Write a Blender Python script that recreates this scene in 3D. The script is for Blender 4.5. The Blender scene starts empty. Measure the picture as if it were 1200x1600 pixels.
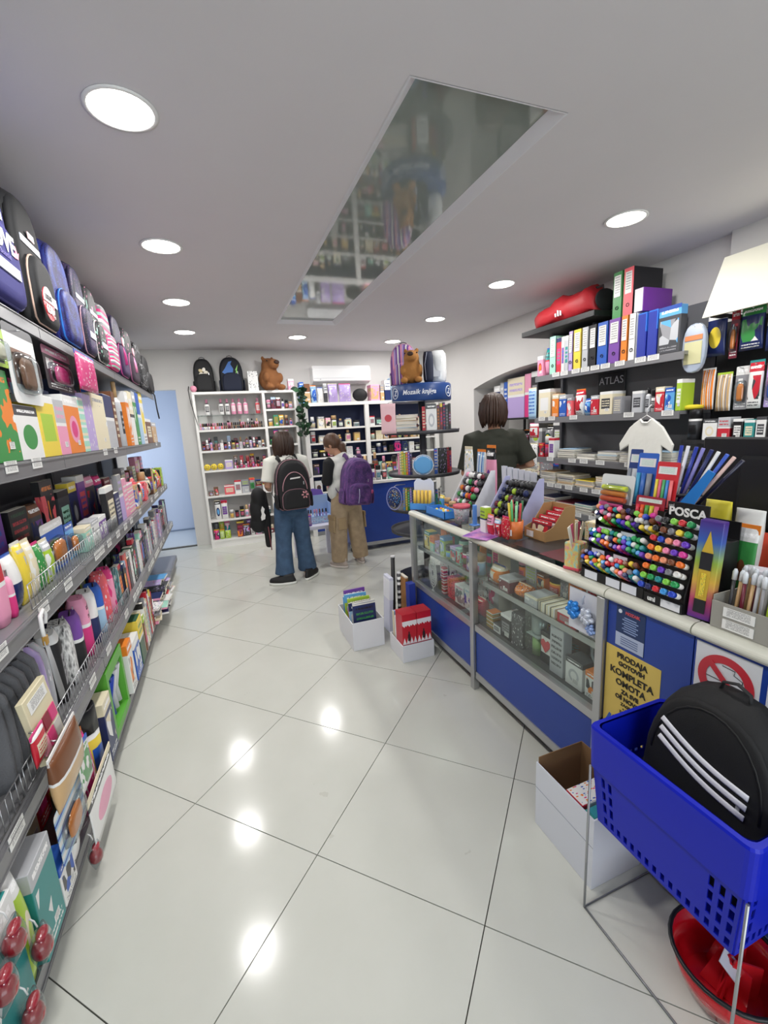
import bpy, bmesh, math, random
from mathutils import Vector, Matrix
R0 = random.Random(11)
sc = bpy.context.scene
COL = sc.collection
PI = math.pi

# ------------------------------------------------------------------ camera
F_PX, PITCH, ROLL, YAW, CAM_H = 683.3, 0.19642, 0.05443, 0.35025, 1.503
def _axes():
    cy, sy = math.cos(YAW), math.sin(YAW)
    fw = Vector((sy*math.cos(PITCH), cy*math.cos(PITCH), -math.sin(PITCH)))
    r = Vector((cy, -sy, 0)); d = fw.cross(r)
    c, s = math.cos(ROLL), math.sin(ROLL)
    return c*r + s*d, -s*r + c*d, fw
AX_R, AX_D, AX_F = _axes()
CAM_O = Vector((0, 0, CAM_H))
cam = bpy.data.cameras.new('camera'); cam_o = bpy.data.objects.new('camera', cam); COL.objects.link(cam_o)
cam.sensor_fit = 'VERTICAL'; cam.sensor_height = 36.0; cam.lens = 36.0*F_PX/1600.0
cam.clip_start = 0.05; cam.clip_end = 100
m3 = Matrix((AX_R, -AX_D, -AX_F)).transposed()
cam_o.matrix_world = Matrix.Translation(CAM_O) @ m3.to_4x4()
sc.camera = cam_o

# ------------------------------------------------------------------ world, daylight, exposure
w = bpy.data.worlds.new('world'); sc.world = w; w.use_nodes = True
bg = w.node_tree.nodes['Background']; bg.inputs[0].default_value = (0.80, 0.88, 1.0, 1); bg.inputs[1].default_value = 1.0
sc.view_settings.view_transform = 'Standard'; sc.view_settings.look = 'None'
sc.view_settings.gamma = 1.0; sc.view_settings.use_curve_mapping = False
sc.view_settings.exposure = 0.14
sc.cycles.max_bounces = 8; sc.cycles.diffuse_bounces = 4; sc.cycles.glossy_bounces = 3
sc.cycles.transparent_max_bounces = 12; sc.cycles.transmission_bounces = 6
sc.cycles.use_denoising = True
sc.cycles.caustics_reflective = False; sc.cycles.caustics_refractive = False
sc.cycles.sample_clamp_indirect = 4.0

CEIL = 2.58; XL, XR, YB, YF = -1.10, 3.23, 6.40, -2.40
LAMPS = [(-0.17,1.87),(-0.17,3.02),(-0.18,4.18),(-0.19,5.33),(2.32,2.08),(2.32,3.26),(2.32,4.44),(2.32,5.66),(1.03,5.49),
         (-0.17,0.70),(2.32,0.90)]  # last two lamps are added out of view for more light near the camera
def area_light(name, loc, rot, sx, sy, power, color=(1,1,1), shape='RECTANGLE', spread=PI):
    l = bpy.data.lights.new(name, 'AREA'); l.shape = shape; l.size = sx; l.size_y = sy; l.energy = power; l.color = color; l.spread = spread
    o = bpy.data.objects.new(name, l); COL.objects.link(o); o.location = loc; o.rotation_euler = rot
    return o
LAMP_W = 10.6
# area light added for assumed daylight from the unseen shop front behind the camera
area_light('added_window_light', (0.9, YF+0.06, 1.45), (PI/2, 0, 0), 3.6, 2.0, 62.0, (0.93, 0.97, 1.0))

# ------------------------------------------------------------------ pixel helpers (directions only; depth from the plane a thing touches)
def _c(p): return Vector(p) - CAM_O
def _lin(ax, pa, pb, px, c0):           # solve for the unknown coordinate so that the image coordinate equals px
    k = (px - c0)/F_PX
    n = ax - k*AX_F
    a, b = n.dot(_c(pa)), n.dot(_c(pb))
    return a/(a-b)
def Y_at(u, X, Z): t = _lin(AX_R, (X,0,Z), (X,1,Z), u, 600); return t
def X_at(u, Y, Z): t = _lin(AX_R, (0,Y,Z), (1,Y,Z), u, 600); return t
def Z_at(v, X, Y): t = _lin(AX_D, (X,Y,0), (X,Y,1), v, 800); return t
def at(u, v, axis, val):
    d = AX_R*((u-600)/F_PX) + AX_D*((v-800)/F_PX) + AX_F
    i = 'xyz'.index(axis); t = (val - CAM_O[i])/d[i]
    return CAM_O + d*t

# ------------------------------------------------------------------ materials
def lin(c):
    return tuple(((v/12.92) if v <= 0.04045 else ((v+0.055)/1.055)**2.4) for v in c)
def hexc(h):
    h = h.lstrip('#'); return lin(tuple(int(h[i:i+2],16)/255 for i in (0,2,4))) + (1.0,)
MATS = {}
def mat(col, rough=0.5, metal=0.0, name=None, spec=0.5, coat=0.0, bump=0.0, bscale=200, emit=None, var=0.0):
    key = (col, rough, metal, spec, coat, bump, bscale, emit, var)
    if key in MATS: return MATS[key]
    m = bpy.data.materials.new(name or 'paint_'+col.lstrip('#')); m.use_nodes = True
    nt = m.node_tree; b = nt.nodes['Principled BSDF']
    b.inputs['Base Color'].default_value = hexc(col); b.inputs['Roughness'].default_value = rough
    b.inputs['Metallic'].default_value = metal; b.inputs['Specular IOR Level'].default_value = spec
    b.inputs['Coat Weight'].default_value = coat
    if emit:
        b.inputs['Emission Color'].default_value = hexc(col); b.inputs['Emission Strength'].default_value = emit
    if bump or var:
        tc = nt.nodes.new('ShaderNodeTexCoord'); nz = nt.nodes.new('ShaderNodeTexNoise'); nz.inputs['Scale'].default_value = bscale
        nt.links.new(tc.outputs['Object'], nz.inputs['Vector'])
        if bump:
            bp = nt.nodes.new('ShaderNodeBump'); bp.inputs['Strength'].default_value = bump; bp.inputs['Distance'].default_value = 0.004
            nt.links.new(nz.outputs['Fac'], bp.inputs['Height']); nt.links.new(bp.outputs['Normal'], b.inputs['Normal'])
        if var:
            hs = nt.nodes.new('ShaderNodeMixRGB'); hs.blend_type = 'MULTIPLY'; hs.inputs[0].default_value = var
            hs.inputs[1].default_value = hexc(col)
            cr = nt.nodes.new('ShaderNodeValToRGB'); cr.color_ramp.elements[0].position = .35; cr.color_ramp.elements[1].position = .65
            nt.links.new(nz.outputs['Fac'], cr.inputs[0]); nt.links.new(cr.outputs[0], hs.inputs[2]); nt.links.new(hs.outputs[0], b.inputs['Base Color'])
    MATS[key] = m
    return m
def glass_mat(name, tint='#eef5f2', refl=0.04, rough=0.02):
    if name in MATS: return MATS[name]
    m = bpy.data.materials.new(name); m.use_nodes = True; nt = m.node_tree; nt.nodes.clear()
    o = nt.nodes.new('ShaderNodeOutputMaterial'); t = nt.nodes.new('ShaderNodeBsdfTransparent'); g = nt.nodes.new('ShaderNodeBsdfGlossy')
    t.inputs[0].default_value = hexc(tint); g.inputs['Roughness'].default_value = rough
    lw = nt.nodes.new('ShaderNodeLayerWeight'); lw.inputs[0].default_value = .5
    pw = nt.nodes.new('ShaderNodeMath'); pw.operation = 'POWER'; pw.inputs[1].default_value = 4.0; nt.links.new(lw.outputs['Facing'], pw.inputs[0])
    ad = nt.nodes.new('ShaderNodeMath'); ad.operation = 'MULTIPLY_ADD'; ad.inputs[1].default_value = .75; ad.inputs[2].default_value = refl; nt.links.new(pw.outputs[0], ad.inputs[0])
    mx = nt.nodes.new('ShaderNodeMixShader'); nt.links.new(ad.outputs[0], mx.inputs[0])
    nt.links.new(t.outputs[0], mx.inputs[1]); nt.links.new(g.outputs[0], mx.inputs[2]); nt.links.new(mx.outputs[0], o.inputs[0])
    MATS[name] = m
    return m
class NG:                                   # tiny node-graph helper
    def __init__(s, name):
        s.m = bpy.data.materials.new(name); s.m.use_nodes = True; s.nt = s.m.node_tree; s.b = s.nt.nodes['Principled BSDF']
    def n(s, t, **kw):
        nd = s.nt.nodes.new(t)
        for k, v in kw.items(): setattr(nd, k, v)
        return nd
    def l(s, a, b): s.nt.links.new(a, b)
    def math(s, op, a, b=None, clamp=False):
        nd = s.n('ShaderNodeMath', operation=op); nd.use_clamp = clamp
        for i, v in enumerate((a, b)):
            if v is None: continue
            if isinstance(v, (int, float)): nd.inputs[i].default_value = v
            else: s.l(v, nd.inputs[i])
        return nd.outputs[0]
    def mix(s, f, a, b):
        nd = s.n('ShaderNodeMixRGB')
        for i, v in enumerate((f, a, b)):
            if isinstance(v, (int, float)): nd.inputs[i].default_value = v
            elif isinstance(v, tuple): nd.inputs[i].default_value = v
            else: s.l(v, nd.inputs[i])
        return nd.outputs[0]
    def between(s, x, lo, hi): return s.math('MULTIPLY', s.math('GREATER_THAN', x, lo), s.math('LESS_THAN', x, hi))
PRINTS = {}
def prnt(base, c1, c2, c3, style='pic', seed=0, rough=0.35):
    """a printed pack: header band, picture made of patches, small text-like dashes and a pale sticker"""
    key = (base, c1, c2, c3, style, seed, rough)
    if key in PRINTS: return PRINTS[key]
    g = NG('print_%s_%d' % (style, len(PRINTS))); g.b.inputs['Roughness'].default_value = rough
    tc = g.n('ShaderNodeTexCoord'); sp = g.n('ShaderNodeSeparateXYZ'); g.l(tc.outputs['Generated'], sp.inputs[0])
    x, z = sp.outputs[0], sp.outputs[2]
    r = random.Random(seed*7+len(style))
    off = g.n('ShaderNodeMapping'); off.inputs['Location'].default_value = (r.random()*9, r.random()*9, r.random()*9); g.l(tc.outputs['Generated'], off.inputs[0])
    B, C1, C2, C3 = hexc(base), hexc(c1), hexc(c2), hexc(c3)
    def cells(scale):
        v = g.n('ShaderNodeTexVoronoi'); v.inputs['Scale'].default_value = scale; g.l(off.outputs[0], v.inputs['Vector'])
        s2 = g.n('ShaderNodeSeparateColor'); g.l(v.outputs['Color'], s2.inputs[0]); return s2.outputs[0], v.outputs['Distance']
    def noise(scale):
        v = g.n('ShaderNodeTexNoise'); v.inputs['Scale'].default_value = scale; g.l(off.outputs[0], v.inputs['Vector']); return v.outputs['Fac']
    def ramp(f, cols):
        rp = g.n('ShaderNodeValToRGB'); rp.color_ramp.interpolation = 'CONSTANT'; e = rp.color_ramp.elements
        while len(e) < len(cols): e.new(0.5)
        for i, c in enumerate(cols): e[i].position = i/len(cols); e[i].color = c
        g.l(f, rp.inputs[0]); return rp.outputs[0]
    def dashes(z0, z1, n, x0=.12, x1=.88, sc_=26):
        rows = g.math('FRACT', g.math('MULTIPLY', g.math('SUBTRACT', z, z0), n/(z1-z0)))
        row = g.between(rows, .3, .75)
        reg = g.math('MULTIPLY', g.between(z, z0, z1), g.between(x, x0, x1))
        brk = g.math('GREATER_THAN', noise(sc_), .44)
        return g.math('MULTIPLY', g.math('MULTIPLY', row, reg), brk)
    if style == 'pic':
        f, d = cells(3.2); pic = ramp(f, [C2, B, C3, C1, B])
        reg = g.math('MULTIPLY', g.between(z, .2, .72), g.between(x, .08, .92))
        c = g.mix(reg, B, pic); c = g.mix(g.math('GREATER_THAN', z, .8), c, C1)
        c = g.mix(dashes(.83, .96, 1), c, (1,1,1,1)); c = g.mix(dashes(.04, .16, 2), c, C3)
    elif style == 'blob':
        f = noise(2.3); pic = ramp(f, [C1, C1, B, C2, C3, C3])
        c = g.mix(g.between(z, .1, .8), B, pic); c = g.mix(dashes(.82, .95, 1), c, C1)
    elif style == 'stripe':
        f = g.math('FRACT', g.math('MULTIPLY', z, 4.0)); c = ramp(f, [B, C1, B, C2, C3])
    elif style == 'vstripe':
        f = g.math('FRACT', g.math('MULTIPLY', x, 3.0)); c = ramp(f, [B, C1, C2, B, C3])
    elif style == 'dots':
        f, d = cells(9); c = g.mix(g.math('LESS_THAN', d, .32), B, ramp(f, [C1, C2, C3]))
    elif style == 'text':
        c = g.mix(dashes(.15, .85, 6), B, C1); c = g.mix(dashes(.86, .97, 1), c, C2)
    elif style == 'label':
        c = g.mix(g.math('MULTIPLY', g.between(z, .25, .7), g.between(x, .15, .85)), B, C1)
        c = g.mix(dashes(.32, .64, 3, .2, .8), c, C2); c = g.mix(g.math('GREATER_THAN', z, .88), c, C3)
    elif style == 'galaxy':
        f = noise(5); rp = g.n('ShaderNodeValToRGB'); e = rp.color_ramp.elements; e[0].position = .3; e[0].color = B; e[1].position = .7; e[1].color = C2; k = e.new(.5); k.color = C1
        g.l(f, rp.inputs[0]); f2, d2 = cells(28); c = g.mix(g.math('LESS_THAN', d2, .16), rp.outputs[0], C3)
    elif style == 'half':
        c = g.mix(g.math('GREATER_THAN', z, .55), B, C1); c = g.mix(g.between(z, .52, .58), c, C3); c = g.mix(dashes(.62, .9, 2), c, C2)
    elif style == 'face':
        dx = g.math('SUBTRACT', x, .5); dz = g.math('SUBTRACT', z, .42)
        rr = g.math('ADD', g.math('MULTIPLY', dx, dx), g.math('MULTIPLY', g.math('MULTIPLY', dz, dz), 1.6))
        c = g.mix(g.math('LESS_THAN', rr, .09), B, C1); c = g.mix(g.math('LESS_THAN', rr, .035), c, C2)
        c = g.mix(g.math('GREATER_THAN', z, .82), c, C3); c = g.mix(dashes(.84, .96, 1), c, (1,1,1,1))
    elif style == 'squares':
        fx = g.math('FLOOR', g.math('MULTIPLY', x, 6)); fz = g.math('FLOOR', g.math('MULTIPLY', z, 8))
        wn = g.n('ShaderNodeTexWhiteNoise', noise_dimensions='2D'); cb = g.n('ShaderNodeCombineXYZ'); g.l(fx, cb.inputs[0]); g.l(fz, cb.inputs[1])
        g.l(cb.outputs[0], wn.inputs['Vector']); c = ramp(wn.outputs['Value'], [B, C1, B, C2, B, C3])
    g.l(c, g.b.inputs['Base Color'])
    PRINTS[key] = g.m
    return g.m

# ------------------------------------------------------------------ mesh helpers
MESH = {}
def from_bm(name, bm, smooth=False):
    me = bpy.data.meshes.new(name); bm.to_mesh(me); bm.free()
    if smooth:
        for p in me.polygons: p.use_smooth = True
    return me
def bm_box(bm, x0, x1, y0, y1, z0, z1):
    v = [bm.verts.new((x, y, z)) for x in (x0, x1) for y in (y0, y1) for z in (z0, z1)]
    for f in ((0,1,3,2),(4,6,7,5),(0,4,5,1),(2,3,7,6),(0,2,6,4),(1,5,7,3)): bm.faces.new([v[i] for i in f])
    return v
def box(w_, d_, h_, bev=0.0, seg=1, zc=False):
    """box mesh, origin at bottom centre"""
    k = ('box', round(w_,4), round(d_,4), round(h_,4), bev, seg, zc)
    if k in MESH: return MESH[k]
    bm = bmesh.new(); z0 = -h_/2 if zc else 0
    bm_box(bm, -w_/2, w_/2, -d_/2, d_/2, z0, z0+h_)
    if bev: bmesh.ops.bevel(bm, geom=bm.edges[:], offset=min(bev, .45*min(w_,d_,h_)), segments=seg, affect='EDGES', profile=.5)
    bmesh.ops.recalc_face_normals(bm, faces=bm.faces[:])
    MESH[k] = from_bm('box', bm, smooth=False); return MESH[k]
def boxes(lst, bev=0.0):
    """several boxes (x0,x1,y0,y1,z0,z1) of ONE part in one mesh"""
    bm = bmesh.new()
    for b in lst: bm_box(bm, *b)
    if bev: bmesh.ops.bevel(bm, geom=bm.edges[:], offset=bev, segments=1, affect='EDGES')
    bmesh.ops.recalc_face_normals(bm, faces=bm.faces[:])
    return from_bm('boxes', bm)
def lathe(prof, n=16, key=None):
    if key and key in MESH: return MESH[key]
    vs, fs = [], []
    m = len(prof)
    for i in range(n):
        a = 2*PI*i/n
        for r, z in prof: vs.append((r*math.cos(a), r*math.sin(a), z))
    for i in range(n):
        j = (i+1) % n
        for k in range(m-1): fs.append((i*m+k, j*m+k, j*m+k+1, i*m+k+1))
    if prof[0][0] > 1e-5: fs.append([i*m for i in range(n)][::-1])
    if prof[-1][0] > 1e-5: fs.append([i*m+m-1 for i in range(n)])
    me = bpy.data.meshes.new('lathe'); me.from_pydata(vs, [], fs); me.validate()
    bm = bmesh.new(); bm.from_mesh(me); bmesh.ops.remove_doubles(bm, verts=bm.verts[:], dist=1e-6); bmesh.ops.recalc_face_normals(bm, faces=bm.faces[:]); bm.to_mesh(me); bm.free()
    for p in me.polygons: p.use_smooth = len(p.vertices) == 4
    if key: MESH[key] = me
    return me
def prism(pts, depth, bev=0.0, seg=1, axis='y', smooth=False):
    """outline in (x,z) extruded along y (centred)"""
    bm = bmesh.new(); f = bm.faces.new([bm.verts.new((p[0], -depth/2, p[1])) for p in pts])
    r = bmesh.ops.extrude_face_region(bm, geom=[f])
    for v in r['geom']:
        if isinstance(v, bmesh.types.BMVert): v.co.y = depth/2
    bmesh.ops.recalc_face_normals(bm, faces=bm.faces[:])
    if bev:
        es = [e for e in bm.edges if len({round(v.co.y,5) for v in e.verts}) == 1]
        bmesh.ops.bevel(bm, geom=es, offset=bev, segments=seg, affect='EDGES', profile=.5)
    return from_bm('prism', bm, smooth)
def frames(path, closed=False):
    path = [Vector(p) for p in path]; n = len(path); T = []
    for i in range(n):
        a = path[i-1] if (i > 0 or closed) else path[i]; b = path[(i+1) % n] if (i < n-1 or closed) else path[i]
        T.append((b-a).normalized())
    up = Vector((0,0,1)) if abs(T[0].z) < .9 else Vector((0,1,0))
    N = []; u = (up - T[0]*up.dot(T[0])).normalized()
    for t in T:
        u = (u - t*u.dot(t))
        u = u.normalized() if u.length > 1e-6 else Vector((1,0,0))
        N.append(u.copy())
    return path, T, N
def tube(path, r, n=8, closed=False, flat=1.0, bm=None, cap=True):
    """swept tube; r number or list; flat squeezes the second axis"""
    own = bm is None
    if own: bm = bmesh.new()
    P, T, N = frames(path, closed); rings = []
    for i, p in enumerate(P):
        rr = r[i] if isinstance(r, (list, tuple)) else r
        b = T[i].cross(N[i])
        rings.append([bm.verts.new(p + N[i]*(rr*math.cos(2*PI*k/n)) + b*(rr*flat*math.sin(2*PI*k/n))) for k in range(n)])
    m = len(rings)
    for i in range(m if closed else m-1):
        A, B_ = rings[i], rings[(i+1) % m]
        for k in range(n):
            f = bm.faces.new((A[k], A[(k+1) % n], B_[(k+1) % n], B_[k])); f.smooth = True
    if cap and not closed:
        bm.faces.new(rings[0][::-1]); bm.faces.new(rings[-1])
    if own:
        bmesh.ops.recalc_face_normals(bm, faces=bm.faces[:])
        return from_bm('tube', bm)
def loft(rings, cap=True, bm=None, smooth=True):
    """rings: lists of equal-length 3D points"""
    own = bm is None
    if own: bm = bmesh.new()
    V = [[bm.verts.new(p) for p in ring] for ring in rings]; n = len(V[0])
    for i in range(len(V)-1):
        for k in range(n):
            f = bm.faces.new((V[i][k], V[i][(k+1) % n], V[i+1][(k+1) % n], V[i+1][k])); f.smooth = smooth
    if cap: bm.faces.new(V[0][::-1]); bm.faces.new(V[-1])
    if own:
        bmesh.ops.recalc_face_normals(bm, faces=bm.faces[:]); return from_bm('loft', bm)
def sring(cx, cy, z, rx, ry, n=20, p=2.5):
    """super-ellipse ring in the xy plane"""
    out = []
    for k in range(n):
        a = 2*PI*k/n; c, s = math.cos(a), math.sin(a)
        out.append((cx + rx*math.copysign(abs(c)**(2/p), c), cy + ry*math.copysign(abs(s)**(2/p), s), z))
    return out
def soft(w_, d_, h_, n=20, p=3.0, levels=9, top=0.55, key=None, puff=1.0):
    """cushion-like body standing on its base (soft bag)"""
    k = ('soft', round(w_,3), round(d_,3), round(h_,3), p, top)
    if k in MESH: return MESH[k]
    R = []
    for i in range(levels+1):
        t = i/levels
        s = (1-abs(2*t-1)**4)**.5
        s = .72 + .28*s if t < .5 else top + (1-top)*s
        R.append(sring(0, 0, h_*t, w_/2*s, d_/2*(.55+.45*s if t < .5 else s*s*.8+.2*s), n, p))
    MESH[k] = loft(R); return MESH[k]
def voxel(name, build, size=0.012, smooth=6, dec=None):
    """union of overlapping closed shapes into one continuous surface"""
    bm = bmesh.new(); build(bm); bmesh.ops.recalc_face_normals(bm, faces=bm.faces[:])
    me = bpy.data.meshes.new(name); bm.to_mesh(me); bm.free()
    o = bpy.data.objects.new('tmp', me); COL.objects.link(o)
    md = o.modifiers.new('r', 'REMESH'); md.mode = 'VOXEL'; md.voxel_size = size; md.use_smooth_shade = True
    if smooth:
        s = o.modifiers.new('s', 'SMOOTH'); s.iterations = smooth; s.factor = .5
    if dec: d = o.modifiers.new('d', 'DECIMATE'); d.ratio = dec
    dg = bpy.context.evaluated_depsgraph_get(); out = bpy.data.meshes.new_from_object(o.evaluated_get(dg))
    bpy.data.objects.remove(o); out.name = name
    for p in out.polygons: p.use_smooth = True
    return out
def ell(bm, c, r, rot=None, u=14, v=9):
    mtx = Matrix.Translation(Vector(c)) @ (rot.to_4x4() if rot else Matrix.Identity(4)) @ Matrix.Diagonal((r[0], r[1], r[2], 1))
    bmesh.ops.create_uvsphere(bm, u_segments=u, v_segments=v, radius=1, matrix=mtx)
def ell_mesh(r, u=14, v=9):
    k = ('ell', tuple(round(x,4) for x in r), u)
    if k not in MESH:
        bm = bmesh.new(); ell(bm, (0,0,0), r, None, u, v); MESH[k] = from_bm('ball', bm, True)
    return MESH[k]
def text_mesh(s, size, depth=0.0008, align='CENTER', bold=0.0, shear=0.0):
    """flat lettering in the xz plane facing -y"""
    k = ('txt', s, size, bold, align, shear)
    if k in MESH: return MESH[k]
    cu = bpy.data.curves.new('t', 'FONT'); cu.body = s; cu.size = size; cu.align_x = align; cu.align_y = 'CENTER'; cu.extrude = depth; cu.offset = bold; cu.shear = shear
    cu.resolution_u = 3
    o = bpy.data.objects.new('t', cu); COL.objects.link(o)
    dg = bpy.context.evaluated_depsgraph_get(); me = bpy.data.meshes.new_from_object(o.evaluated_get(dg)); bpy.data.objects.remove(o)
    me.transform(Matrix.Rotation(PI/2, 4, 'X')); MESH[k] = me
    return me

# ------------------------------------------------------------------ objects
def _link(name, data, loc, rot, parent, scale=None):
    o = bpy.data.objects.new(name, data); COL.objects.link(o); o.location = loc; o.rotation_euler = rot
    if scale: o.scale = scale
    if parent: o.parent = parent
    return o
def thing(name, label, cat, loc, rz=0.0, group=None, rot=None):
    o = _link(name, None, loc, rot or (0,0,rz), None); o.empty_display_size = .05
    o['label'] = label; o['category'] = cat
    if group: o['group'] = group
    return o
def part(name, me, m, parent, loc=(0,0,0), rot=(0,0,0), label=None, scale=None, stuff=False):
    if m is not None:
        if not me.materials: me.materials.append(m)
        elif me.materials[0] is not m:
            pass
    o = _link(name, me, loc, rot, parent, scale)
    if m is not None and me.materials[0] is not m:
        o.material_slots[0].link = 'OBJECT'; o.material_slots[0].material = m
    if label: o['label'] = label
    if stuff: o['kind'] = 'stuff'
    return o
def solo(name, me, m, label, cat, loc, rz=0.0, group=None, rot=None, scale=None):
    o = part(name, me, m, None, loc, rot or (0,0,rz), None, scale)
    o['label'] = label; o['category'] = cat
    if group: o['group'] = group
    return o
def struct(name, me, m, parent=None, loc=(0,0,0), rot=(0,0,0)):
    o = part(name, me, m, parent, loc, rot)
    if parent is None: o['kind'] = 'structure'
    return o
# ================================================================== the room
def wall_mat(name, col, rough=.85):
    g = NG(name); g.b.inputs['Roughness'].default_value = rough
    tc = g.n('ShaderNodeTexCoord'); nz = g.n('ShaderNodeTexNoise'); nz.inputs['Scale'].default_value = 3; nz.inputs['Detail'].default_value = 6
    g.l(tc.outputs['Object'], nz.inputs['Vector'])
    c = hexc(col); d = tuple(v*.94 for v in c[:3])+(1,)
    g.l(g.mix(nz.outputs['Fac'], d, c), g.b.inputs['Base Color'])
    n2 = g.n('ShaderNodeTexNoise'); n2.inputs['Scale'].default_value = 160; g.l(tc.outputs['Object'], n2.inputs['Vector'])
    bp = g.n('ShaderNodeBump'); bp.inputs['Strength'].default_value = .06; bp.inputs['Distance'].default_value = .002
    g.l(n2.outputs['Fac'], bp.inputs['Height']); g.l(bp.outputs['Normal'], g.b.inputs['Normal'])
    return g.m
M_WALL = wall_mat('wall_paint', '#dad8d5'); M_CEIL = wall_mat('ceiling_paint', '#e2dee1')
def tile_mat():
    g = NG('polished_tile'); tc = g.n('ShaderNodeTexCoord'); oi = g.n('ShaderNodeObjectInfo')
    mp = g.n('ShaderNodeMapping'); g.l(tc.outputs['Object'], mp.inputs[0])
    cb = g.n('ShaderNodeCombineXYZ'); g.l(g.math('MULTIPLY', oi.outputs['Random'], 40.0), cb.inputs[0]); g.l(g.math('MULTIPLY', oi.outputs['Random'], 17.0), cb.inputs[1]); g.l(cb.outputs[0], mp.inputs['Location'])
    nz = g.n('ShaderNodeTexNoise'); nz.inputs['Scale'].default_value = 4.0; nz.inputs['Detail'].default_value = 8; nz.inputs['Roughness'].default_value = .6; g.l(mp.outputs[0], nz.inputs['Vector'])
    base = g.mix(nz.outputs['Fac'], hexc('#c1c2b9'), hexc('#cbccc4'))
    s = g.n('ShaderNodeTexNoise'); s.inputs['Scale'].default_value = 9; s.inputs['Detail'].default_value = 3; g.l(mp.outputs[0], s.inputs['Vector'])
    st = g.math('MULTIPLY', g.math('GREATER_THAN', s.outputs['Fac'], .72), .25)
    base = g.mix(st, base, hexc('#9d9a8c'))
    g.l(base, g.b.inputs['Base Color']); g.b.inputs['Roughness'].default_value = .16; g.b.inputs['Specular IOR Level'].default_value = .32
    r = g.n('ShaderNodeMapRange'); r.inputs['To Min'].default_value = .11; r.inputs['To Max'].default_value = .17; g.l(nz.outputs['Fac'], r.inputs['Value']); g.l(r.outputs[0], g.b.inputs['Roughness'])
    return g.m
M_TILE = tile_mat(); M_GROUT = mat('#45433c', .9)
YP = 7.66                                         # far end of the side passage
floor = struct('floor', boxes([(XL-1.6, XR+1.0, YF-.2, YP+.3, -.10, -.008)]), M_GROUT)
TILE = 0.6; TC = (2.38152, -1.75733); c45 = math.sqrt(.5)
def t2r(i, j):
    x, y = (i-TC[0])*TILE, (j-TC[1])*TILE
    return (x*c45 + y*c45, -x*c45 + y*c45)
def clip(poly, f):
    out = []
    for a, b in zip(poly, poly[1:]+poly[:1]):
        fa, fb = f(a), f(b)
        if fa >= 0: out.append(a)
        if (fa >= 0) != (fb >= 0):
            t = fa/(fa-fb); out.append((a[0]+(b[0]-a[0])*t, a[1]+(b[1]-a[1])*t))
    return out
def tile_mesh(poly):
    bm = bmesh.new(); n = len(poly)
    top = [bm.verts.new((x, y, 0)) for x, y in poly]; bot = [bm.verts.new((x, y, -.008)) for x, y in poly]
    bm.faces.new(top)
    for k in range(n): bm.faces.new((bot[k], bot[(k+1) % n], top[(k+1) % n], top[k]))
    bmesh.ops.recalc_face_normals(bm, faces=bm.faces[:])
    return from_bm('tile', bm)
gq = 0.0017
full = None
h = TILE/2-gq
sq = [(-h*c45-h*c45, h*c45-h*c45), (h*c45-h*c45, -h*c45-h*c45), (h*c45+h*c45, -h*c45+h*c45), (-h*c45+h*c45, h*c45+h*c45)]
for i in range(-16, 14):
    for j in range(-12, 18):
        cx, cy = t2r(i+.5, j+.5)
        p = [(cx+a, cy+b) for a, b in sq]
        for rect in (((XL, XR+.6, YF, YB),) if True else ()):
            q = p
            q = clip(q, lambda v: v[0]-rect[0]); q = clip(q, lambda v: rect[1]-v[0]) if q else q
            q = clip(q, lambda v: v[1]-rect[2]) if q else q; q = clip(q, lambda v: rect[3]-v[1]) if q else q
            if len(q) < 3: continue
            if len(q) == 4 and all(abs(a[0]-b[0]) < 1e-9 and abs(a[1]-b[1]) < 1e-9 for a, b in zip(q, p)):
                if full is None: full = tile_mesh(sq)
                part('floor_tile', full, M_TILE, floor, (cx, cy, 0))
            else:
                ax = sum(v[0] for v in q)/len(q); ay = sum(v[1] for v in q)/len(q)
                part('floor_tile', tile_mesh([(a-ax, b-ay) for a, b in q]), M_TILE, floor, (ax, ay, 0))
struct('floor_passage', boxes([(XL-1.5, -.43, YB+.12, YP, -.01, 0.0)]), mat('#c9d0d6', .25, name='passage_floor'))

# ceiling with the long recess (RX0..RX1, RY0..RY1)
RX0, RX1, RY0, RY1, RD = .703, 1.335, 1.47, 4.85, .045
ceil_bm = []
for (a, b, c, d) in ((XL, RX0, YF, YB), (RX1, XR+.0, YF, YB), (RX0, RX1, YF, RY0), (RX0, RX1, RY1, YB)):
    ceil_bm.append((a, b, c, d, CEIL, CEIL+.12))
ceiling = struct('ceiling', boxes(ceil_bm), M_CEIL)
M_TRIMW = mat('#e4e3e8', .5, name='recess_trim')
pn = thing('ceiling_glass_panel', 'long grey-green glass panel recessed in the ceiling with pale frame', 'panel', (0, 0, CEIL))
part('recess_frame', loft([[(RX0+a, RY0+a, z), (RX1-a, RY0+a, z), (RX1-a, RY1-a, z), (RX0+a, RY1-a, z)] for a, z in ((-.001, -.0015), (.006, -.0015), (.045, RD-.013), (.045, RD))], False, smooth=False), M_TRIMW, pn)
gp = NG('panel_glass'); gp.b.inputs['Base Color'].default_value = hexc('#929a94'); gp.b.inputs['Roughness'].default_value = .06; gp.b.inputs['Specular IOR Level'].default_value = .6; gp.b.inputs['Coat Weight'].default_value = .3; gp.b.inputs['Coat Roughness'].default_value = .03
part('glass_sheet', boxes([(RX0+.004, RX1-.004, RY0+.004, RY1-.004, RD-.012, RD)]), gp.m, pn, label='grey-green mirror-like glass')
struct('ceiling_cap', boxes([(RX0-.05, RX1+.05, RY0-.05, RY1+.05, CEIL+.121, CEIL+.14)]), M_CEIL)

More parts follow.
